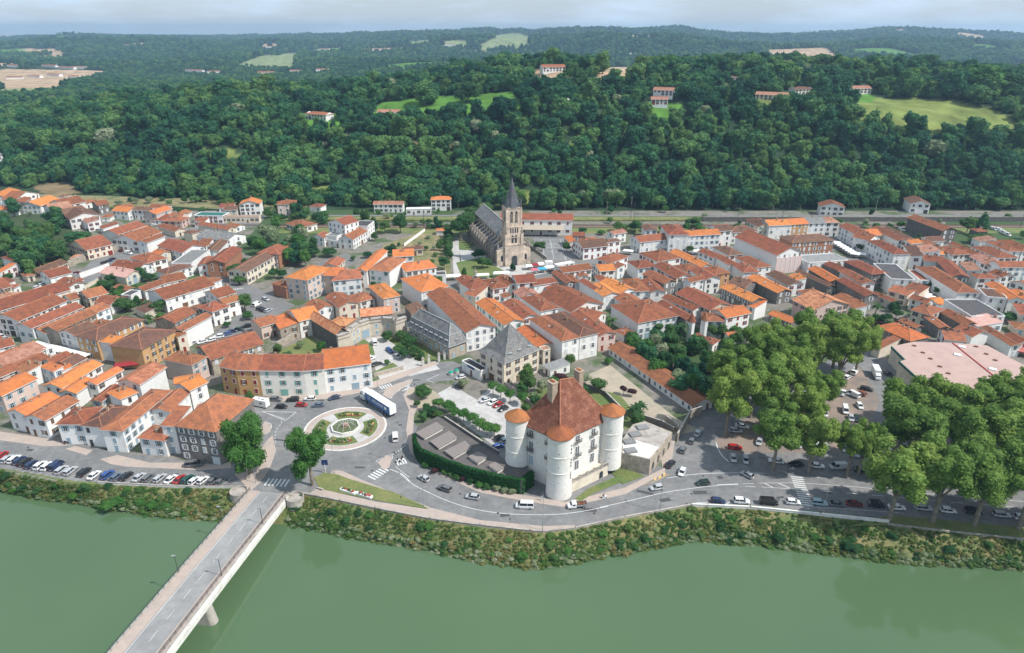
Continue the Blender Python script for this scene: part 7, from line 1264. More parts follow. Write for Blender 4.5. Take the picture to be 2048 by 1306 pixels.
# ================================================================== STREET FURNITURE
def lamp(t, x, y, h, lab, z=0, arm=(1.2, 0), grp='street lamps'):
    p = PW(x, y, z, t); o = thing('street_lamp', p, lab, 'street lamp', grp); mb = MB(); mb.tube((0, 0, -.5), (0, 0, h), .09, .06, 7); mb.tube((0, 0, h), (arm[0], arm[1], h + .15), .05, n=5); mb.build('pole', metal_g, o); mb = MB(); mb.box((arm[0], arm[1], h + .15), (.8, .3, .14), math.atan2(arm[1], arm[0])); mb.build('lamp_head', metal_d, o); mb = MB(); mb.tube((0, 0, -.1), (0, 0, .5), .18, n=8); mb.build('base', conc, o)
lamp('M', 1095, 1235, 11, 'tall grey street lamp at the river parapet below the castle', arm=(0, 1.4)); lamp('N', 460, 1085, 11, 'tall grey street lamp at the parapet right of the castle', arm=(0, 1.4)); lamp('M', 182, 1050, 9, 'grey street lamp on the pavement near the river lawn tip', arm=(0, 1.4)); lamp('L', 1305, 1000, 11, 'tall thin lamp beside the river lawn at the roundabout', arm=(-1, 1)); lamp('L', 540, 1095, 7, 'dark lamp at the left head of the bridge', arm=(-.8, 0)); lamp('L', 892, 1135, 7, 'dark lamp at the right head of the bridge', arm=(-.8, 0)); lamp('O', 180, 1095, 6, 'short lamp beside the teal parked car', arm=(.8, .4)); lamp('N', 1190, 745, 7, 'lamp post between parked cars near the left plane trees', arm=(0, .8)); lamp('L', 1785, 850, 7, 'signal lamp post on the roundabout exit island', arm=(.6, .3)); lamp('L', 1720, 890 - 700, 7, 'lamp post behind the blue lorry', arm=(-.8, .2))
for s, o_, l in ((blen * .26, wL - .2, 'left'), (blen * .60, wL - .2, 'left'), (blen * .24, wR + .9, 'right'), (blen * .59, wR + .9, 'right')):
    p = bp(s, o_, .1); sg = -1 if o_ > 0 else 1; o = thing('bridge_lamp', p, f'short {"upper" if s < blen * .4 else "lower"} street lamp on the {l} side of the bridge', 'street lamp', 'street lamps'); mb = MB(); mb.tube((0, 0, 0), (0, 0, 5.2), .09, .07, 7); mb.build('pole', metal_d, o); mb = MB(); mb.box((-.25, 0, 5.2), (.95, .4, .16)); mb.build('lamp_head', metal_g, o)
p = PW(1218, 1000, 0, 'L'); o = thing('direction_sign', p, 'blue direction sign on a white post right of the bridge head tree', 'road sign'); mb = MB(); mb.tube((0, 0, 0), (0, 0, 3.6), .07, n=6); mb.build('post', white_p, o); mb = MB(); mb.box((0, 0, 3.9), (1.9, .1, 1.8)); mb.build('panel', MATS['sign_blue'], o)
for t, x, y, lab in [('L', 1435, 1180, 'left white flower planter box on the river lawn'), ('L', 1590, 1218, 'right white flower planter box on the river lawn')]:
    p = PW(x, y, .13, t); o = thing('planter', p, lab, 'planter', 'white planters on the river lawn', rz=-.42); mb = MB(); mb.box((0, 0, .3), (5.2, 1.1, .6)); mb.build('box', white_p, o); mb = MB(); [leafball(mb, (rnd.uniform(-2.3, 2.3), rnd.uniform(-.3, .3), .7), .3, 30, .12, rnd, rnd.randrange(2)) for _ in range(16)]; mb.build('flowers', [leaf_lime, mat('petals_red', (.5, .1, .08), var=.3)], o)
p = PW(1165, 1155, .13, 'L'); o = thing('bench', p, 'stone bench at the end of the river lawn wall', 'bench', rz=-.45); mb = MB(); mb.box((0, 0, .42), (2.2, .5, .1)); mb.build('seat', conc, o); mb = MB(); [mb.box((s * .8, 0, .2), (.2, .45, .4)) for s in (-1, 1)]; mb.build('leg', conc, o)
for t, x, y, lab in [('H', 492, 1015, 'green-topped round recycling bin, left of a pair'), ('H', 548, 995, 'green-topped round recycling bin, right of a pair')]:
    p = PW(x, y, 0, t); o = thing('recycling_bin', p, lab, 'recycling bin', 'recycling bins'); mb = MB(); mb.lathe((0, 0), [(.8, 0), (1.0, .9), (1.0, 1.1)], 16); mb.build('body', conc_w, o); mb = MB(); mb.lathe((0, 0), [(1.02, 1.1), (.8, 1.5), (.0, 1.75)], 16); mb.build('lid', mat('bin_green', (.03, .28, .20)), o)
def stall(t, x, y, L_, W_, rz, m, lab):
    p = PW(x, y, 0, t); o = thing('market_stall', p, lab, 'market stall', 'market stalls', rz=rz); mb = MB(); T_ = [(-L_ / 2, -W_ / 2, 2.5), (L_ / 2, -W_ / 2, 2.5), (L_ / 2, W_ / 2, 2.5), (-L_ / 2, W_ / 2, 2.5)]; a, b_ = (-L_ / 2 + .6, 0, 3.2), (L_ / 2 - .6, 0, 3.2)
    mb.face([T_[0], T_[1], b_, a]); mb.face([T_[2], T_[3], a, b_]); mb.face([T_[1], T_[2], b_]); mb.face([T_[3], T_[0], a])
    for i in range(4): j = (i + 1) % 4; mb.face([(T_[i][0], T_[i][1], 2.2), (T_[j][0], T_[j][1], 2.2), T_[j], T_[i]])
    mb.build('canopy', m, o); mb = MB(); [mb.tube((sx * (L_ / 2 - .1), sy * (W_ / 2 - .1), 0), (sx * (L_ / 2 - .1), sy * (W_ / 2 - .1), 2.4), .04, n=4) for sx in (-1, 1) for sy in (-1, 1)]; mb.build('pole', metal_g, o); mb = MB(); mb.box((0, 0, .8), (L_ - .6, 1, .1)); [mb.box((s * (L_ / 2 - .6), 0, .4), (.08, .9, .8)) for s in (-1, 1)]; mb.build('table', WALL['c'], o)
    if not lab: P_ = proj((p.x, p.y, 2)); reg(o, 'white market stall canopy', P_[0], P_[1], 'market stall', 'market stalls')
cw = mat('canvas_white', (.78, .77, .74), var=.05); cr_ = mat('canvas_red', (.28, .03, .035)); cb = mat('canvas_blue', (.06, .35, .55)); cp = mat('canvas_pink', (.6, .15, .2)); co = mat('canvas_orange', (.6, .14, .05))
for a in [('C', 1245, 915, 4, 4, .1, cw, 'white market canopy left of the dark red one by the church'), ('C', 1305, 905, 4, 4, .1, cr_, 'dark red market canopy in front of the church door'), ('C', 1360, 895, 4, 4, .1, cw, 'white peaked market canopy right of the dark red one'), ('C', 1300, 955, 4, 3, 0, cp, 'pink market parasol roof behind the orange roofs'), ('C', 1370, 945, 5, 3.5, .1, cb, 'bright blue market canopy in front of the church'), ('C', 1450, 930, 7, 4, .1, cw, ''), ('C', 510, 1015, 9, 4, .15, cw, ''), ('C', 980, 985, 9, 3.5, .15, cw, ''), ('C', 800, 1005, 7, 3, .15, cw, ''), ('D', 640, 730, 6, 4, .1, cw, ''), ('D', 1125, 690, 4, 4, .1, co, 'orange parasol beside the long tan-roofed shop row'), ('D', 930, 770, 5, 3.5, .1, cw, ''), ('D', 270, 770, 6, 3, -.3, cw, '')]: stall(*a)
for i in range(8): stall('E', 320 + i * 24, 640 + i * 15, 5, 3.5, -.55, cw, '')
for i in range(9): stall('E', 1020 + i * 32, 1040 + i * 24, 6, 4, -.62, cw, '')
for i in range(7): stall('F', 520 + i * 46, 800 + i * 12, 6, 4, -.35, cw, '')
stall('F', 1240, 960, 9, 4, .3, cr_, 'dark red market canopy beside the brown corner block'); stall('E', 550, 745, 5, 3.5, -.5, cw, ''); stall('J', 1870, 705, 6, 4, -.5, cw, ''); stall('J', 2000, 770, 6, 5, -.5, mat('canvas_rose', (.45, .14, .12)), 'dusty red canopy at the right edge behind the store')
p = PW(1440, 888, 0, 'C'); o = thing('market_trailer', p, 'white box trailer parked beside the church flank wall', 'trailer', rz=.15); mb = MB(); mb.box((0, 0, 2), (4.2, 2.3, 2.8)); mb.build('body', white_p, o); [link('wheel', WHEEL, o, (s, q, .34)) for s in (-.5, .5) for q in (-1, 1)]; mb = MB(); mb.box((0, -1.17, 2.1), (2.6, .05, .15)); mb.build('trim', metal_g, o)
p = PW(730, 990, 0, 'C'); o = thing('war_memorial', p, 'stone memorial statue on the lawn in front of the church', 'memorial'); mb = MB(); mb.lathe((0, 0), [(1.8, 0), (1.8, .4), (1.2, .5), (1.2, 1.0), (.6, 1.2), (.5, 3.2), (.75, 3.3), (.75, 3.5)], 8); mb.build('pedestal', conc, o); mb = MB(); mb.lathe((0, 0), [(.3, 3.5), (.32, 4.2), (.4, 4.7), (.14, 5.0), (.2, 5.3), (.02, 5.5)], 10); mb.build('statue', WALL['s'], o)
p = PT(1135, 222); o = thing('shrine', p, 'small pale stone shrine among the trees above the church', 'shrine'); mb = MB(); mb.box((0, 0, 2), (5, 2, 4)); mb.lathe((0, 0), [(1.6, 4), (1.6, 8), (1.2, 9.5), (0, 10)], 10); mb.build('structure', WALL['c'], o); mb = MB(); mb.box((0, -1.7, 6.4), (1.4, .2, 3)); mb.build('niche', metal_d, o)
p = PT(1414, 62); o = thing('radio_mast', p, 'thin radio mast on the far skyline', 'mast'); mb = MB(); mb.tube((0, 0, 0), (0, 0, 70), 1.2, .4, n=4); mb.build('pole', metal_g, o); mb = MB(); mb.box((0, 0, 66), (3, 3, 1)); mb.build('platform', metal_g, o)
for i, (x, y) in enumerate([(1037, 424), (1750, 425), (1262, 425), (1213, 436)]):
    p = PW(x, y); o = thing('utility_pole', p, None, 'utility pole'); reg(o, 'grey utility pole standing beside the track', x, y, 'utility pole', 'utility poles'); mb = MB(); mb.tube((0, 0, 0), (0, 0, 12), .16, .1, 6); mb.build('pole', conc, o); mb = MB(); mb.box((0, 0, 11.2), (1.8, .12, .12)); mb.build('crossarm', metal_g, o)
# gate pillars of the little garden
for x, y in ((225, 930), (280, 905), (378, 885), (432, 865)): p = PW(x, y, 0, 'H'); o = thing('gate_pillar', p, None, 'gate pillar'); mb = MB(); mb.box((0, 0, 1.6), (.8, .8, 3.2)); mb.build('shaft', conc_w, o); mb = MB(); mb.box((0, 0, 3.3), (1.1, 1.1, .25)); mb.lathe((0, 0), [(.3, 3.4), (.35, 3.8), (0, 4.2)], 8); mb.build('cap', conc, o); P_ = proj(p); reg(o, 'pale stone gate pillar', P_[0], P_[1], 'gate pillar', 'gate pillars')
# iron posts etc on the river road
# ================================================================== TREES
def crown_mesh(seed, m, n=900, s=.7, lobes=9, squash=.85, core=True, shape='broad', spread=.55, lr=1.0):
    """unit-ish crown: radius 5, centre at 0"""
    r = random.Random(seed); mb = MB(); Rr = 5.0; L_ = []
    if shape == 'broad':
        for i in range(lobes):
            a = r.uniform(0, 6.28); q = r.uniform(.25, 1) ** .6 * Rr * spread; z = r.uniform(-.55, .75) * Rr * squash; rr = r.uniform(.38, .58) * lr * Rr * (1 - .25 * abs(z) / Rr); L_.append((Vector((q * math.cos(a), q * math.sin(a), z)), rr))
        L_.append((Vector((0, 0, Rr * squash * .55)), Rr * .42 * lr)); L_.append((Vector((0, 0, 0)), Rr * .55))
    elif shape == 'tall':
        for i in range(lobes): z = (i / (lobes - 1) * 2 - 1) * Rr * 1.5; k = max(.12, 1 - abs((z + Rr * .4) / (Rr * 2.0)) ** 1.6); L_.append((Vector((r.gauss(0, .35), r.gauss(0, .35), z)), Rr * .42 * k + .3))
    elif shape == 'cone':
        for i in range(lobes): f = i / (lobes - 1); z = (f * 2 - 1) * Rr * 1.5; L_.append((Vector((0, 0, z)), Rr * .62 * (1 - f) + .35))
    for c, q in L_:
        k = int(n * q * q / sum(b_ * b_ for _, b_ in L_))
        for _ in range(k):
            d = Vector((r.gauss(0, 1), r.gauss(0, 1), r.gauss(0, 1))).normalized(); p = c + Vector((d.x, d.y, d.z * .9)) * q * r.uniform(.82, 1.12)
            nn = (d + Vector((r.gauss(0, .55), r.gauss(0, .55), r.gauss(0, .55) + .25))).normalized(); u_ = nn.orthogonal().normalized(); v_ = nn.cross(u_); th = r.uniform(0, 6.28); ss = s * r.uniform(.5, 1.25)
            a = (u_ * math.cos(th) + v_ * math.sin(th)) * ss; b_ = nn.cross(a).normalized() * ss * r.uniform(.5, .9); mb.face([p - a - b_ * .4, p + a * .2 - b_, p + a + b_ * .5, p - a * .3 + b_])
        if core:
            bm = bmesh.new(); bmesh.ops.create_icosphere(bm, subdivisions=1, radius=q * .84, matrix=Matrix.Translation(c)); 
            b0_ = len(mb.v); mb.v += [tuple(v.co + Vector((r.gauss(0, .12), r.gauss(0, .12), r.gauss(0, .12))) * q * .6) for v in bm.verts]
            for f in bm.faces: mb.f.append(tuple(b0_ + v.index for v in f.verts)); mb.m.append(0); mb.uv += [(0, 0)] * 3
            bm.free()
    return data_of(mb, 'crown', m)
def trunk_mesh(seed, h=10.0, r0=.35, limbs=5, lift=.55, m=None):
    r = random.Random(seed); mb = MB(); mb.tube((0, 0, -.3), (0, 0, h * lift), r0, r0 * .7, 8, cap=False)
    for i in range(limbs): a = 6.28 * i / limbs + r.uniform(-.4, .4); z = h * lift * r.uniform(.75, 1); e = Vector((math.cos(a) * h * .22, math.sin(a) * h * .22, h * r.uniform(.75, .9))); mb.tube((0, 0, z), e * .55 + Vector((0, 0, z * .45)), r0 * .5, r0 * .35, 6, cap=False); mb.tube(e * .55 + Vector((0, 0, z * .45)), e, r0 * .35, r0 * .12, 5, cap=False)
    return data_of(mb, 'trunk', m or bark_m)
CW = [crown_mesh(100 + i, leaf_wood, 1000, .52, (9, 13, 7, 16, 11)[i], (.8, 1.15, .65, .95, 1.3)[i], spread=(.6, .5, .75, .7, .4)[i], lr=(1, .85, 1, .75, .9)[i]) for i in range(5)]
CG = [crown_mesh(200 + i, leaf_garden, 1700, .42, 9, .85) for i in range(3)]
CPn = [crown_mesh(300 + i, leaf_plane, 8200, .23, 38, 1.05, spread=.8, lr=.58) for i in range(4)]
CS = [crown_mesh(400 + i, leaf_lime, 6500, .23, 26, 1.15, spread=.7, lr=.7) for i in range(2)]
CT = [crown_mesh(500, leaf_garden, 900, .45, 9, shape='tall')]; CC = [crown_mesh(510, leaf_wood, 900, .5, 9, shape='cone')]
CB = [crown_mesh(520 + i, [leaf_garden, leaf_pale, leaf_purple, leaf_lime][i], 900, .5, 7, .6) for i in range(4)]
TR_ = [trunk_mesh(i, 10, .38) for i in range(3)]; TRP = [trunk_mesh(20 + i, 10, .34, 6, .42, mat('bark_plane', (.27, .235, .19), var=.25, scale=1, col2=(.14, .12, .09), s2=.8, f2=.5)) for i in range(2)]
TN_ = 0
def tree(p, h, r, kind='garden', label=None, desc=None, group=None, pl=None, lift=.3):
    global TN_; TN_ += 1; rd = random.Random(TN_ * 7 + 1); S_ = dict(wood=CW, garden=CG, plane=CPn, street=CS, tall=CT, cone=CC, pale=[CB[1]], purple=[CB[2]], lime=[CB[3]])[kind]
    cdat = rd.choice(S_); zc = {'tall': .55, 'cone': .55}.get(kind, (1 + lift) / 2); half = h * (1 - lift) / 2 if kind not in ('tall', 'cone') else h * .46
    cat_ = 'plane tree' if kind == 'plane' else 'cypress' if kind == 'tall' else 'shrub' if desc and ('shrub' in desc or 'bush' in desc) else 'clipped tree' if desc and 'clipped' in desc else 'tree'
    o = thing({'shrub': 'garden_shrub', 'clipped tree': 'clipped_tree'}.get(cat_) or {'plane': 'plane_tree', 'street': 'street_tree', 'tall': 'cypress_tree', 'cone': 'conifer_tree'}.get(kind, 'tree'), p, None, cat_, group, rd.uniform(0, 6.28))
    link('trunk', (TRP if kind == 'plane' else TR_)[rd.randrange(2)], o, (0, 0, 0), 0, (h / 13, h / 13, h * .085)); un = {'tall': 9.5, 'cone': 9.0}.get(kind, 5.2)
    link('crown', cdat, o, (0, 0, h * zc if kind in ('tall', 'cone') else h * lift + half), rd.uniform(0, 6.28), (r / (5.0 if kind not in ('tall', 'cone') else 2.3), r / (5.0 if kind not in ('tall', 'cone') else 2.3), half / (un if kind in ('tall', 'cone') else 5.0)))
    if label: o['label'] = label
    else: P_ = proj((p.x, p.y, p.z + h * .6)); reg(o, desc, P_[0], P_[1], cat_, group, pl)
    return o
def T(t, x, y, h, r, kind='garden', desc='round green tree', label=None, group=None, lift=.25, pl=None): return tree(PW(x, y, 0, t), h, r, kind, label, desc, group, pl, lift)
# the big planes by the river and over the car parks
gpl = 'tall plane trees over the right-hand car parks'
KR = 1.06
for x, y, h, r in [(1778, 1040, 25, 8.5), (1864, 1044, 26, 8.5), (1948, 1050, 26, 8.5), (2036, 1057, 27, 9), (2125, 1065, 27, 9)]: T('P', x, y, h, r * KR, 'plane', 'plane tree with leaning pale trunk', group=gpl, lift=.38, pl='in the riverside row')
for x, y, h, r in [(1545, 940, 22, 7.5), (1616, 946, 21, 6), (1693, 952, 19, 5), (1716, 950, 18, 4.5), (1810, 950, 25, 8.5), (1900, 955, 26, 8.5), (1990, 962, 26, 9), (2080, 970, 26, 9)]: T('P', x, y, h, r * KR, 'plane', 'tall plane tree', group=gpl, lift=.38, pl='in the roadside middle row')
for x, y, h, r in [(1450, 872, 25, 7.5), (1530, 872, 24, 7), (1600, 878, 21, 6.5), (1800, 890, 24, 8), (1880, 900, 25, 8.5), (1965, 905, 26, 9), (2050, 912, 26, 9), (1500, 835, 25, 8), (1568, 830, 24, 7.5), (1445, 815, 24, 7), (1640, 835, 18, 5.5), (1500, 780, 24, 7.5), (1560, 788, 25, 8), (1625, 770, 26, 8), (1672, 775, 26, 7.5), (1610, 740, 24, 7.5), (1665, 735, 25, 7.5), (1710, 748, 23, 6.5), (1540, 745, 22, 7), (1820, 850, 16, 5.5), (2010, 860, 22, 8), (2090, 860, 22, 8)]: T('P', x, y, h, r * KR, 'plane', 'broad plane tree', group=gpl, lift=.35, pl='over the inner car park')
T('L', 485, 1005, 19.5, 7.0, 'street', label='large street tree beside the grey corner building', lift=.08); T('L', 1090, 1118, 18.5, 6.0, 'street', label='large street tree right of the bridge head', lift=.2)
# clipped trees of the gravel lot
for x, y in [(300, 310), (375, 330), (420, 380), (490, 395), (560, 425), (610, 465), (668, 500), (725, 512)]: T('M', x, y, 4.8, 2.7, 'lime', 'small clipped tree', group='clipped trees beside the gravel lot', lift=.4, pl='in the row below the gravel lot')
for x, y in [(715, 185), (775, 215), (845, 250), (940, 270)]: T('M', x, y, 5.4, 2.5, 'lime', 'small clipped tree', group='clipped trees beside the gravel lot', lift=.4, pl='in the row above the gravel lot')
T('M', 168, 215, 5.5, 3.6, 'garden', label='round dark green bush tree at the tip of the roundabout island', lift=.05); T('M', 975, 160, 11, 4.2, 'garden', label='green tree in front of the slate pyramid house', lift=.1); T('M', 940, 190, 4.5, 2.8, 'garden'); T('M', 1020, 220, 3, 2, 'pale', 'pale flowering shrub'); T('M', 1225, 110, 5, 3.2, 'purple', 'dark purple-leaved tree'); T('M', 1190, 120, 4, 3.2, 'lime'); T('M', 1515, 170, 6, 3.6, 'garden'); T('M', 1420, 120, 5, 2.6, 'pale', 'pale flowering shrub'); T('N', 180, 190, 4, 1.6, 'purple', 'small purple-leaved tree'); T('N', 245, 205, 3.5, 2, 'purple', 'small purple-leaved tree')
for x, y, r in [(130, 290, 1.4), (210, 320, 2), (190, 360, 1.6), (250, 350, 2), (300, 370, 1.8)]: T('M', x, y, 3, r, 'garden', 'low shrub')
for x, y, k in [(200, 745, 'lime'), (270, 790, 'purple'), (345, 800, 'lime'), (400, 820, 'garden'), (440, 840, 'garden'), (490, 850, 'purple'), (545, 870, 'garden'), (610, 900, 'lime'), (665, 915, 'garden'), (740, 930, 'pale'), (810, 940, 'pale'), (870, 950, 'pale')]: T('M', x, y, 2.0, 1.5, k, 'low clipped shrub', group='shrubs under the ivy wall', lift=.0, pl='under the ivy wall')
def palm(t, x, y, h, lab, r=3.2):
    p = PW(x, y, 0, t); o = thing('palm_tree', p, lab, 'palm tree', rz=random.random() * 6); mb = MB(); mb.tube((0, 0, -.3), (0, 0, h), .28, .22, 8); mb.build('trunk', bark_m, o); mb = MB(); rd = random.Random(int(x))
    for i in range(30):
        a = rd.uniform(0, 6.28); el = rd.uniform(-.5, 1.1); P_ = []
        for k in range(6): q = k / 5; P_.append(Vector((math.cos(a) * r * q * math.cos(el * (1 - q * .3)), math.sin(a) * r * q * math.cos(el), h + r * q * math.sin(el) - r * .55 * q * q)))
        sd_ = Vector((-math.sin(a), math.cos(a), 0))
        for k in range(5): w0, w1 = .42 * math.sin(math.pi * (k + .3) / 6), .42 * math.sin(math.pi * (k + 1.3) / 6.3); dn = Vector((0, 0, -.18)); mb.face([P_[k], P_[k + 1], P_[k + 1] + sd_ * w1 + dn, P_[k] + sd_ * w0 + dn]); mb.face([P_[k + 1], P_[k], P_[k] - sd_ * w0 + dn, P_[k + 1] - sd_ * w1 + dn])
    mb.build('crown', leaf_garden, o)
palm('N', 268, 365, 4, 'bushy palm behind the castle right tower'); palm('N', 300, 330, 3, 'smaller palm behind the castle right tower'); palm('I', 770, 700, 7, 'tall dense palm beside the turreted house', 4.2); palm('I', 690, 760, 4, 'pale palm among the walled garden trees'); palm('J', 672, 420, 6, 'slender palm in the dark garden beside the big plane trees', 2.4); palm('J', 705, 1, 3, 'low palm between houses at right'); palm('I', 105, 580, 5, 'palm beside the cream gable at the schoolyard', 2.8); palm('B', 580, 340, 9, 'tall palm right of the orange-roofed villa by the railway', 2.6); palm('B', 625, 345, 8, 'second palm close to the orange-roofed villa', 2.4); palm('E', 480, 300, 4, 'broad palm below the hillside at right', 4); palm('F', 1440, 510, 3, 'palm in the walled garden left', 3)
rd = random.Random(44)
def fill(poly, n, h0, h1, r0, r1, kinds, desc, group, mind=4.0, pl=None):
    xs = [p[0] for p in poly]; ys = [p[1] for p in poly]; got = []; k = 0
    while len(got) < n and k < n * 60:
        k += 1; x, y = rd.uniform(min(xs), max(xs)), rd.uniform(min(ys), max(ys))
        if not inside(np.array([x]), np.array([y]), poly)[0]: continue
        p = PW(x, y)
        if any((p - q).length < mind for q in got): continue
        got.append(p); tree(p, rd.uniform(h0, h1), rd.uniform(r0, r1), rd.choice(kinds), None, desc, group, pl, .12)
fill([(1258, 700), (1290, 668), (1335, 678), (1375, 690), (1420, 720), (1440, 800), (1400, 812), (1360, 790), (1300, 745), (1262, 715)], 30, 6, 10, 3, 4.6, ['garden', 'garden', 'wood', 'lime', 'pale'], 'dense garden tree', 'trees of the walled garden', 3.6, 'in the walled garden above the schoolhouse')
fill([(-40, 450), (60, 425), (125, 440), (165, 490), (150, 520), (90, 548), (60, 560), (30, 520), (-40, 520)], 34, 9, 15, 4.5, 7, ['wood', 'garden', 'wood'], 'tall dark park tree', 'trees of the left park', 5, 'in the woods at the left edge')
fill([(480, 520), (500, 480), (560, 445), (600, 465), (620, 500), (640, 520), (600, 545), (560, 520), (520, 540)], 24, 6, 12, 3.5, 5.5, ['garden', 'wood', 'lime', 'pale'], 'garden tree', 'trees between the left houses', 4, 'left of the white mansion')
fill([(530, 440), (560, 425), (640, 425), (655, 450), (630, 470), (610, 455), (560, 440)], 9, 6, 11, 3, 4.5, ['garden', 'wood'], 'garden tree', 'trees between the left houses', 4, 'behind the white mansion'); fill([(215, 405), (330, 400), (480, 402), (480, 412), (340, 408), (220, 412)], 14, 3, 7, 2, 4, ['garden', 'wood', 'pale'], 'garden shrub', 'garden shrubs', 3, 'behind the left orange houses')
fill([(152, 590), (200, 565), (240, 560), (290, 590), (280, 606), (220, 612), (170, 606)], 14, 3, 6, 2, 3.2, ['garden', 'lime'], 'small garden tree', 'small garden trees', 3, 'in the gardens left of centre'); fill([(770, 500), (850, 475), (895, 480), (880, 540), (820, 530)], 14, 2, 4, 1.4, 2.4, ['garden', 'lime', 'pale'], 'low garden shrub', 'garden shrubs', 3, 'in the garden left of the church'); fill([(1750, 640), (1800, 650), (1790, 668), (1735, 660)], 8, 3, 6, 2, 3, ['garden', 'purple'], 'dark garden shrub', 'garden shrubs', 2.5, 'behind the big plane trees'); fill([(1380, 672), (1480, 660), (1500, 690), (1440, 720), (1400, 700)], 7, 5, 8, 3, 4, ['garden', 'lime'], 'green garden tree', 'trees of the walled garden', 4, 'between turreted house and plane trees')
fill([(1160, 462), (1700, 452), (1900, 456), (1900, 462), (1700, 461), (1160, 472)], 22, 3, 7, 2, 4, ['garden', 'wood', 'lime'], 'trackside shrub', 'trackside shrubs', 4, 'along the railway')
fill([(560, 440), (760, 430), (905, 455), (860, 462), (760, 450), (640, 455)], 16, 3, 7, 2, 3.6, ['garden', 'wood', 'lime', 'pale'], 'leafy trackside shrub', 'trackside shrubs', 4, 'left of the church near the railway')
for a in [('A', 1200, 1310, 7, 5), ('A', 1260, 1325, 6, 4), ('A', 1550, 1345, 7, 4.2), ('A', 1360, 1020, 8, 4), ('A', 1450, 1030, 5, 3.5), ('A', 1040, 1120, 6, 4), ('A', 1110, 1050, 6, 3.5), ('A', 80, 1010, 4, 3), ('B', 360, 1010, 9, 4.5), ('B', 390, 1060, 5, 4), ('B', 720, 1000, 6, 3.2), ('B', 800, 1000, 5, 3), ('B', 1085, 790, 5.5, 5), ('B', 1250, 790, 5.5, 5), ('B', 1940, 560, 13, 6.5), ('B', 1790, 570, 9, 4.5), ('B', 1850, 790, 7, 4.5), ('B', 1480, 830, 3, 2), ('B', 1690, 640, 6, 3), ('B', 1630, 800, 4, 3.5), ('B', 690, 330, 9, 5), ('B', 940, 440, 6, 4), ('B', 1140, 480, 9, 5.5), ('B', 300, 330, 9, 6), ('C', 590, 640, 17, 7), ('C', 660, 600, 18, 8), ('C', 700, 520, 16, 7), ('C', 840, 410, 12, 6), ('C', 760, 820, 7, 4.5), ('C', 800, 900, 7, 4), ('C', 850, 900, 6, 3), ('C', 430, 920, 8, 4), ('C', 1330, 730, 6, 3), ('C', 1375, 735, 6, 3), ('C', 1615, 740, 6, 3), ('D', 340, 560, 9, 5.5), ('D', 180, 550, 7, 5), ('D', 480, 550, 5, 4), ('D', 910, 510, 8, 4.5), ('D', 870, 760, 5, 3), ('E', 530, 690, 5, 3), ('E', 1150, 1030, 5, 4), ('E', 1240, 1080, 4, 3), ('E', 1060, 620, 4, 4), ('E', 1560, 620, 6, 5), ('E', 1650, 620, 7, 5), ('E', 1500, 520, 11, 6), ('E', 1800, 320, 8, 5), ('E', 2000, 1060, 5, 4), ('J', 1880, 470, 5, 4), ('J', 860, 440, 5, 2.6), ('G', 440, 400, 9, 5), ('G', 470, 480, 4, 3), ('G', 260, 560, 3, 2), ('G', 1810, 690, 5, 3), ('G', 1940, 690, 5, 3), ('G', 2010, 760, 5, 3), ('G', 1980, 860, 5, 3), ('G', 1600, 800, 3, 2), ('G', 1815, 920, 2.4, 1.5), ('H', 90, 740, 5, 3.2), ('H', 150, 840, 5, 3), ('H', 210, 870, 3.5, 2), ('H', 0, 800, 4, 3), ('F', 90, 110, 4, 3)]: T(*a)
for x, y in ((1580, 455), (1622, 455), (1680, 530), (1700, 545)): T('B', x, y, 10, 1.8, 'tall', 'slim dark cypress')
T('E', 1635, 480, 13, 3.2, 'cone', 'dark pointed conifer'); T('C', 625, 1000, 7, 1.4, 'tall', 'slim dark cypress'); T('C', 1085, 925, 5, 1.2, 'tall', 'slim dark cypress'); T('C', 1100, 930, 4.5, 1.1, 'tall', 'slim dark cypress'); T('J', 820, 380, 6, 1.8, 'tall', 'slim dark cypress')
for i in range(8): T('C', 462 + (i % 2) * 10, 570 + i * 34, 7.5, 3.2, 'garden', 'clipped hedge tree', group='clipped hedge trees', lift=.02, pl='in the line left of the church path')
# ---- small garden trees in the gaps between houses
got = []; k_ = 0
while len(got) < 130 and k_ < 40000:
    k_ += 1; x, y = rd.uniform(-20, 2060), rd.uniform(410, 860); p = PW(x, y)
    if any(inside(np.array([x]), np.array([y]), q)[0] for q in RPX) or near_house(p, 2.0) or any((p - q).length < 5 for q in got) or (1400 < x < 1760 and y > 640) or (x > 1760 and y > 680): continue
    got.append(p); tree(p, rd.uniform(3, 6.5), rd.uniform(1.6, 3.2), rd.choice(['garden', 'garden', 'lime', 'wood', 'pale']), None, rd.choice(['small leafy garden shrub', 'round garden shrub', 'bushy yard shrub']), 'shrubs between the houses', None, .08)
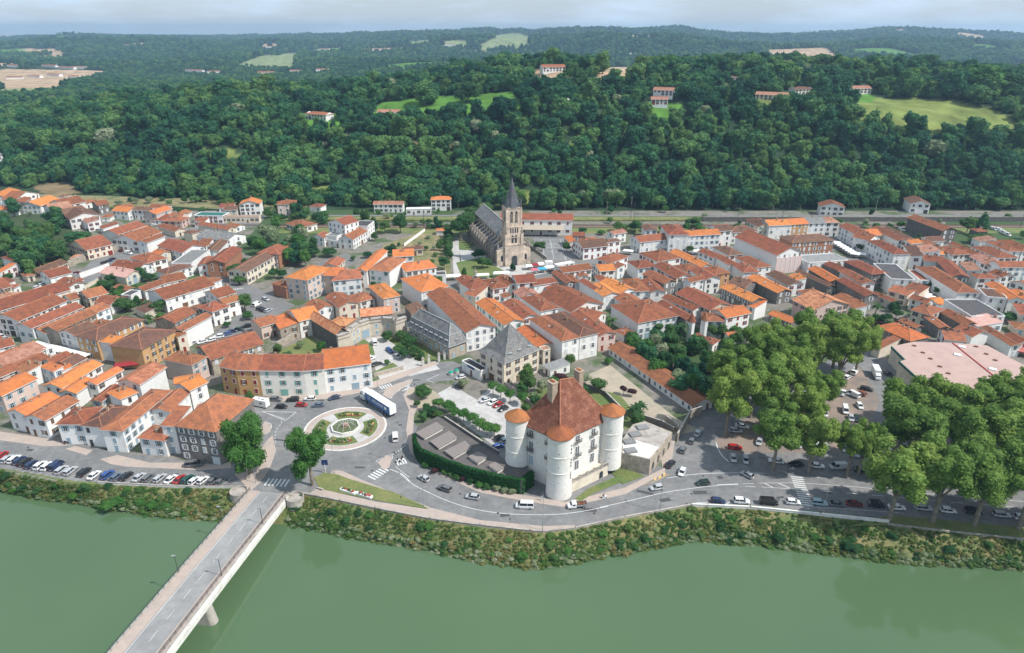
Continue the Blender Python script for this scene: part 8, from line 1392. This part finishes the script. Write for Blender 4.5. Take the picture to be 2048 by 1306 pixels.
# ---- hillside trees: the nearest ones are things of their own
occ = []
def ok(x, y, r):
    for a, b_ in occ:
        if abs(a - x) < r and abs(b_ - y) < r: return False
    return True
housepts = [PT(x, y) for x, y, *_ in TN]; HX = np.array([p.x for p in housepts]); HY = np.array([p.y for p in housepts]); HW = np.array([r_[2] for r_ in TN]) * HY / 1250
town = np.array([(o.location.x, o.location.y) for o in S.objects if o.get('category') in ('house', 'mansion', 'building', 'facade') and o.location.y > 440])
def clear(X, Y, m=6):
    keep = ~field_at(X, Y)
    for hx, hy, hw in zip(HX, HY, HW): keep &= ~((np.abs(X - hx - 0) < hw * .8 + 3) & (Y > hy - 22 * (hy / 700) - 4) & (Y < hy + 12))
    for tx, ty in town: keep &= ((X - tx) ** 2 + (Y - ty) ** 2) > (m + 7) ** 2
    return keep
def scatter(y0, y1, sp, umax=.98, jit=.45, f0=None):
    X, Y = [], []; y = y0
    while y < y1:
        s = sp(y) if callable(sp) else sp; xs = np.arange(-umax * y, umax * y, s); X.append(xs + rng.uniform(-jit, jit, len(xs)) * s); Y.append(y + rng.uniform(-jit, jit, len(xs)) * s); y += s * .9
    X = np.concatenate(X); Y = np.concatenate(Y); u = X / Y; f = np.interp(u, *FOOT); k = clear(X, Y) & (Y > f - 10); return X[k], Y[k]
hx, hy = scatter(495, 1150, 8.2)
px_ = np.array([proj((a, b_, float(hgt(a, b_)))) for a, b_ in zip(hx, hy)]); vis = (px_[:, 0] > -60) & (px_[:, 0] < 2110)
order = [i for i in np.argsort(hy) if vis[i]]; ntr = sum(1 for o in S.objects if o.get('category') == 'tree'); ind = set(order[:max(20, 272 - ntr)])
for i in sorted(ind):
    x, y = hx[i], hy[i]; z = float(hgt(x, y)); tree(Vector((x, y, z)), rd.uniform(10, 16), rd.uniform(5.0, 7.6), 'wood', 'dense green broadleaf tree at the foot of the wooded hillside', None, 'trees on the wooded hillside', lift=.08)
big = [(1950, 190, 26, 17), (1905, 195, 22, 12), (2010, 200, 22, 14), (1818, 175, 17, 6), (1860, 190, 12, 7), (1760, 185, 11, 6), (1205, 148, 16, 7), (1165, 150, 16, 7), (1140, 158, 14, 7), (1290, 150, 17, 10), (1340, 150, 18, 10), (1380, 160, 17, 11), (1440, 150, 18, 10), (850, 210, 18, 11), (935, 205, 17, 10), (490, 190, 20, 12), (540, 195, 22, 13), (450, 210, 20, 11), (380, 205, 19, 11), (1500, 160, 20, 9), (1560, 165, 20, 10), (1650, 185, 20, 11), (70, 300, 18, 13), (300, 150, 14, 9)]
for x, y, h, r in big: p = PT(x, y); P_ = proj((p.x, p.y, p.z + h / 2)); tree(p, h * 1.2, r * 1.45, rd.choice(['garden', 'lime', 'wood', 'garden']), None, 'big broad tree', 'large trees on the hilltop', 'on the hilltop skyline', .05)
# ---- the rest of the forest: one object of instances
rest = [i for i in range(len(hx)) if i not in ind]; PX_, PY_, SC, SI = [hx[rest]], [hy[rest]], [rng.uniform(.75, 1.25, len(rest)) * np.where(rng.random(len(rest)) < .22, 1.8, 1.0)], [np.where(rng.random(len(rest)) < .985, rng.integers(0, 5, len(rest)), 5)]
mx_, my_ = scatter(1150, 2300, lambda y: 9 + (y - 1150) * .006); PX_.append(mx_); PY_.append(my_); SC.append(rng.uniform(.8, 1.6, len(mx_))); SI.append(rng.integers(0, 5, len(mx_)))
fx, fy = scatter(2300, 6300, lambda y: 17 + (y - 2300) * .006); PX_.append(fx); PY_.append(fy); SC.append(rng.uniform(1.5, 2.6, len(fx))); SI.append(rng.integers(0, 5, len(fx)))
PX_, PY_, SC, SI = map(np.concatenate, (PX_, PY_, SC, SI)); _q = rng.random(len(SI)); SI = np.where((_q < .14), 6 + (SI % 2), SI); SI = np.where(_q > .965, 8, SI); SC = np.where(SI == 8, SC * .75, SC); PZ_ = hgt(PX_, PY_) + SC * 3.9
print('forest instances', len(PX_))
def gn_scatter(name, pts, sc, si, sources, label, flat=.95, cat=None):
    me = bpy.data.meshes.new(name); me.vertices.add(len(pts)); me.vertices.foreach_set('co', np.asarray(pts, float).ravel())
    a = me.attributes.new('sc', 'FLOAT', 'POINT'); a.data.foreach_set('value', sc); a = me.attributes.new('si', 'INT', 'POINT'); a.data.foreach_set('value', np.asarray(si, np.int32)); a = me.attributes.new('rz', 'FLOAT', 'POINT'); a.data.foreach_set('value', rng.uniform(0, 6.28, len(pts)))
    o = bpy.data.objects.new(name, me); COL.link(o); g = bpy.data.node_groups.new(name, 'GeometryNodeTree'); g.interface.new_socket('Geometry', in_out='INPUT', socket_type='NodeSocketGeometry'); g.interface.new_socket('Geometry', in_out='OUTPUT', socket_type='NodeSocketGeometry')
    N, L = g.nodes.new, g.links.new; gi, go = N('NodeGroupInput'), N('NodeGroupOutput'); iop = N('GeometryNodeInstanceOnPoints'); jn = N('GeometryNodeJoinGeometry')
    for s in reversed(sources): oi = N('GeometryNodeObjectInfo'); oi.inputs['Object'].default_value = s; oi.inputs['As Instance'].default_value = True; L(oi.outputs['Geometry'], jn.inputs[0])
    def at(nm, ty): n = N('GeometryNodeInputNamedAttribute'); n.data_type = ty; n.inputs['Name'].default_value = nm; return n.outputs['Attribute']
    L(gi.outputs[0], iop.inputs['Points']); L(jn.outputs[0], iop.inputs['Instance']); iop.inputs['Pick Instance'].default_value = True; L(at('si', 'INT'), iop.inputs['Instance Index'])
    cx = N('ShaderNodeCombineXYZ'); L(at('rz', 'FLOAT'), cx.inputs[2]); L(cx.outputs[0], iop.inputs['Rotation']); cs = N('ShaderNodeCombineXYZ'); m_ = N('ShaderNodeMath'); m_.operation = 'MULTIPLY'; m_.inputs[1].default_value = flat; sa = at('sc', 'FLOAT'); L(sa, cs.inputs[0]); L(sa, cs.inputs[1]); L(sa, m_.inputs[0]); L(m_.outputs[0], cs.inputs[2]); L(cs.outputs[0], iop.inputs['Scale'])
    L(iop.outputs[0], go.inputs[0]); md = o.modifiers.new('scatter', 'NODES'); md.node_group = g; o['kind'] = 'stuff'; o['label'] = label; o['category'] = cat; return o
def first_crown(dat): return [o for o in S.objects if o.data is dat][0]
def src(dat):
    c = [o for o in S.objects if o.data is dat]
    return c[0]
# templates: real crowns standing in the scene
for i, d in enumerate(CW):
    if not [o for o in S.objects if o.data is d]: raise RuntimeError('no crown')
gn_scatter('forest', np.stack([PX_, PY_, PZ_], 1), SC, SI, [src(d) for d in CW] + [src(CB[1]), src(CG[0]), src(CG[1]), src(CT[0])], 'dense green forest covering the hills behind the town', cat='forest')
# bank vegetation
bp_, bs_, bi_ = [], [], []
for (a, b_), (c, d) in zip(zip(topw, watw), zip(topw[1:], watw[1:])):
    L_ = (c - a).length
    if L_ > 400: continue
    for _ in range(int(L_ * 20)):
        s, t_ = rng.random(), rng.random() ** .8; p = a.lerp(c, s).lerp(b_.lerp(d, s), t_ * .97); x0 = proj(p)[0]
        if 494 < x0 < 575: continue
        z = -.02 + (WZ - .3) * t_ ** 1.3; edge = t_ > .7; q = rng.uniform(.06, .17) * (1.55 if edge else .85); bp_.append((p.x, p.y, z + .1)); bs_.append(q)
        if rng.random() < .022: bs_[-1] = rng.uniform(.26, .44); bi_.append(int(rng.choice([0, 3, 0, 1]))); continue
        bi_.append(rng.choice([0, 1, 2, 3, 4], p=[.07, .43, .03, .06, .41]) if not edge else rng.choice([0, 1, 2, 3, 4], p=[.15, .24, .32, .05, .24]))
    if c.x < -55 or a.x > 5:
        pass
for x, y, s in [(210, 985, .45), (235, 1000, .55), (260, 990, .5), (215, 1010, .5), (285, 1000, .5), (305, 1008, .45), (330, 1005, .35), (20, 965, .35), (40, 975, .3), (690, 1045, .35), (640, 1030, .3), (790, 1050, .3), (1290, 1075, .35), (1560, 1075, .4), (1240, 1085, .35), (1700, 1090, .4)]: p = PW(x, y, -2.6); bp_.append(tuple(p)); bs_.append(s); bi_.append(3 if s > .42 else 0)
lb = crown_mesh(610, leaf_bank, 380, .8, 5, .55); 
def anchor(dat, x, y, lab):  # a real bush of each kind on the bank
    p = PW(x, y, -2.4); o = thing('bush', p, lab, 'bush'); link('foliage', dat, o, (0, 0, .4), 0, (.3, .3, .3)); mb = MB(); mb.tube((0, 0, -.6), (0, 0, .5), .08, n=5); mb.build('stem', bark_m, o); return o
anchor(lb, 900, 1075, 'olive bush on the river bank below the road curve')
sb_ = [src(CG[0]), src(lb), src(CB[1]), src(CB[3]), src(lb)]
gn_scatter('bank_vegetation', bp_, np.array(bs_), bi_, sb_, 'tangled green and straw-coloured vegetation on the river bank', .45, 'vegetation')
# ================================================================== HAZE
hz = MB(); hz.box((0, 4300, 78), (22000, 10600, 190)); ho = hz.build('haze', []); ho['kind'] = 'stuff'; ho['label'] = 'thin blue haze over the valley'; ho['category'] = 'haze'
vm = bpy.data.materials.new('haze_air'); vm.use_nodes = True; vt = vm.node_tree; vt.nodes.clear(); vo = vt.nodes.new('ShaderNodeOutputMaterial'); pv = vt.nodes.new('ShaderNodeVolumePrincipled'); pv.inputs['Color'].default_value = (.50, .74, 1.0, 1); pv.inputs['Density'].default_value = HAZE_D; pv.inputs['Anisotropy'].default_value = .2; vt.links.new(pv.outputs[0], vo.inputs['Volume']); ho.data.materials.clear(); ho.data.materials.append(vm)
settle()
print('objects', len(S.objects), 'houses', NH, 'vehicles', VN, 'trees', TN_)
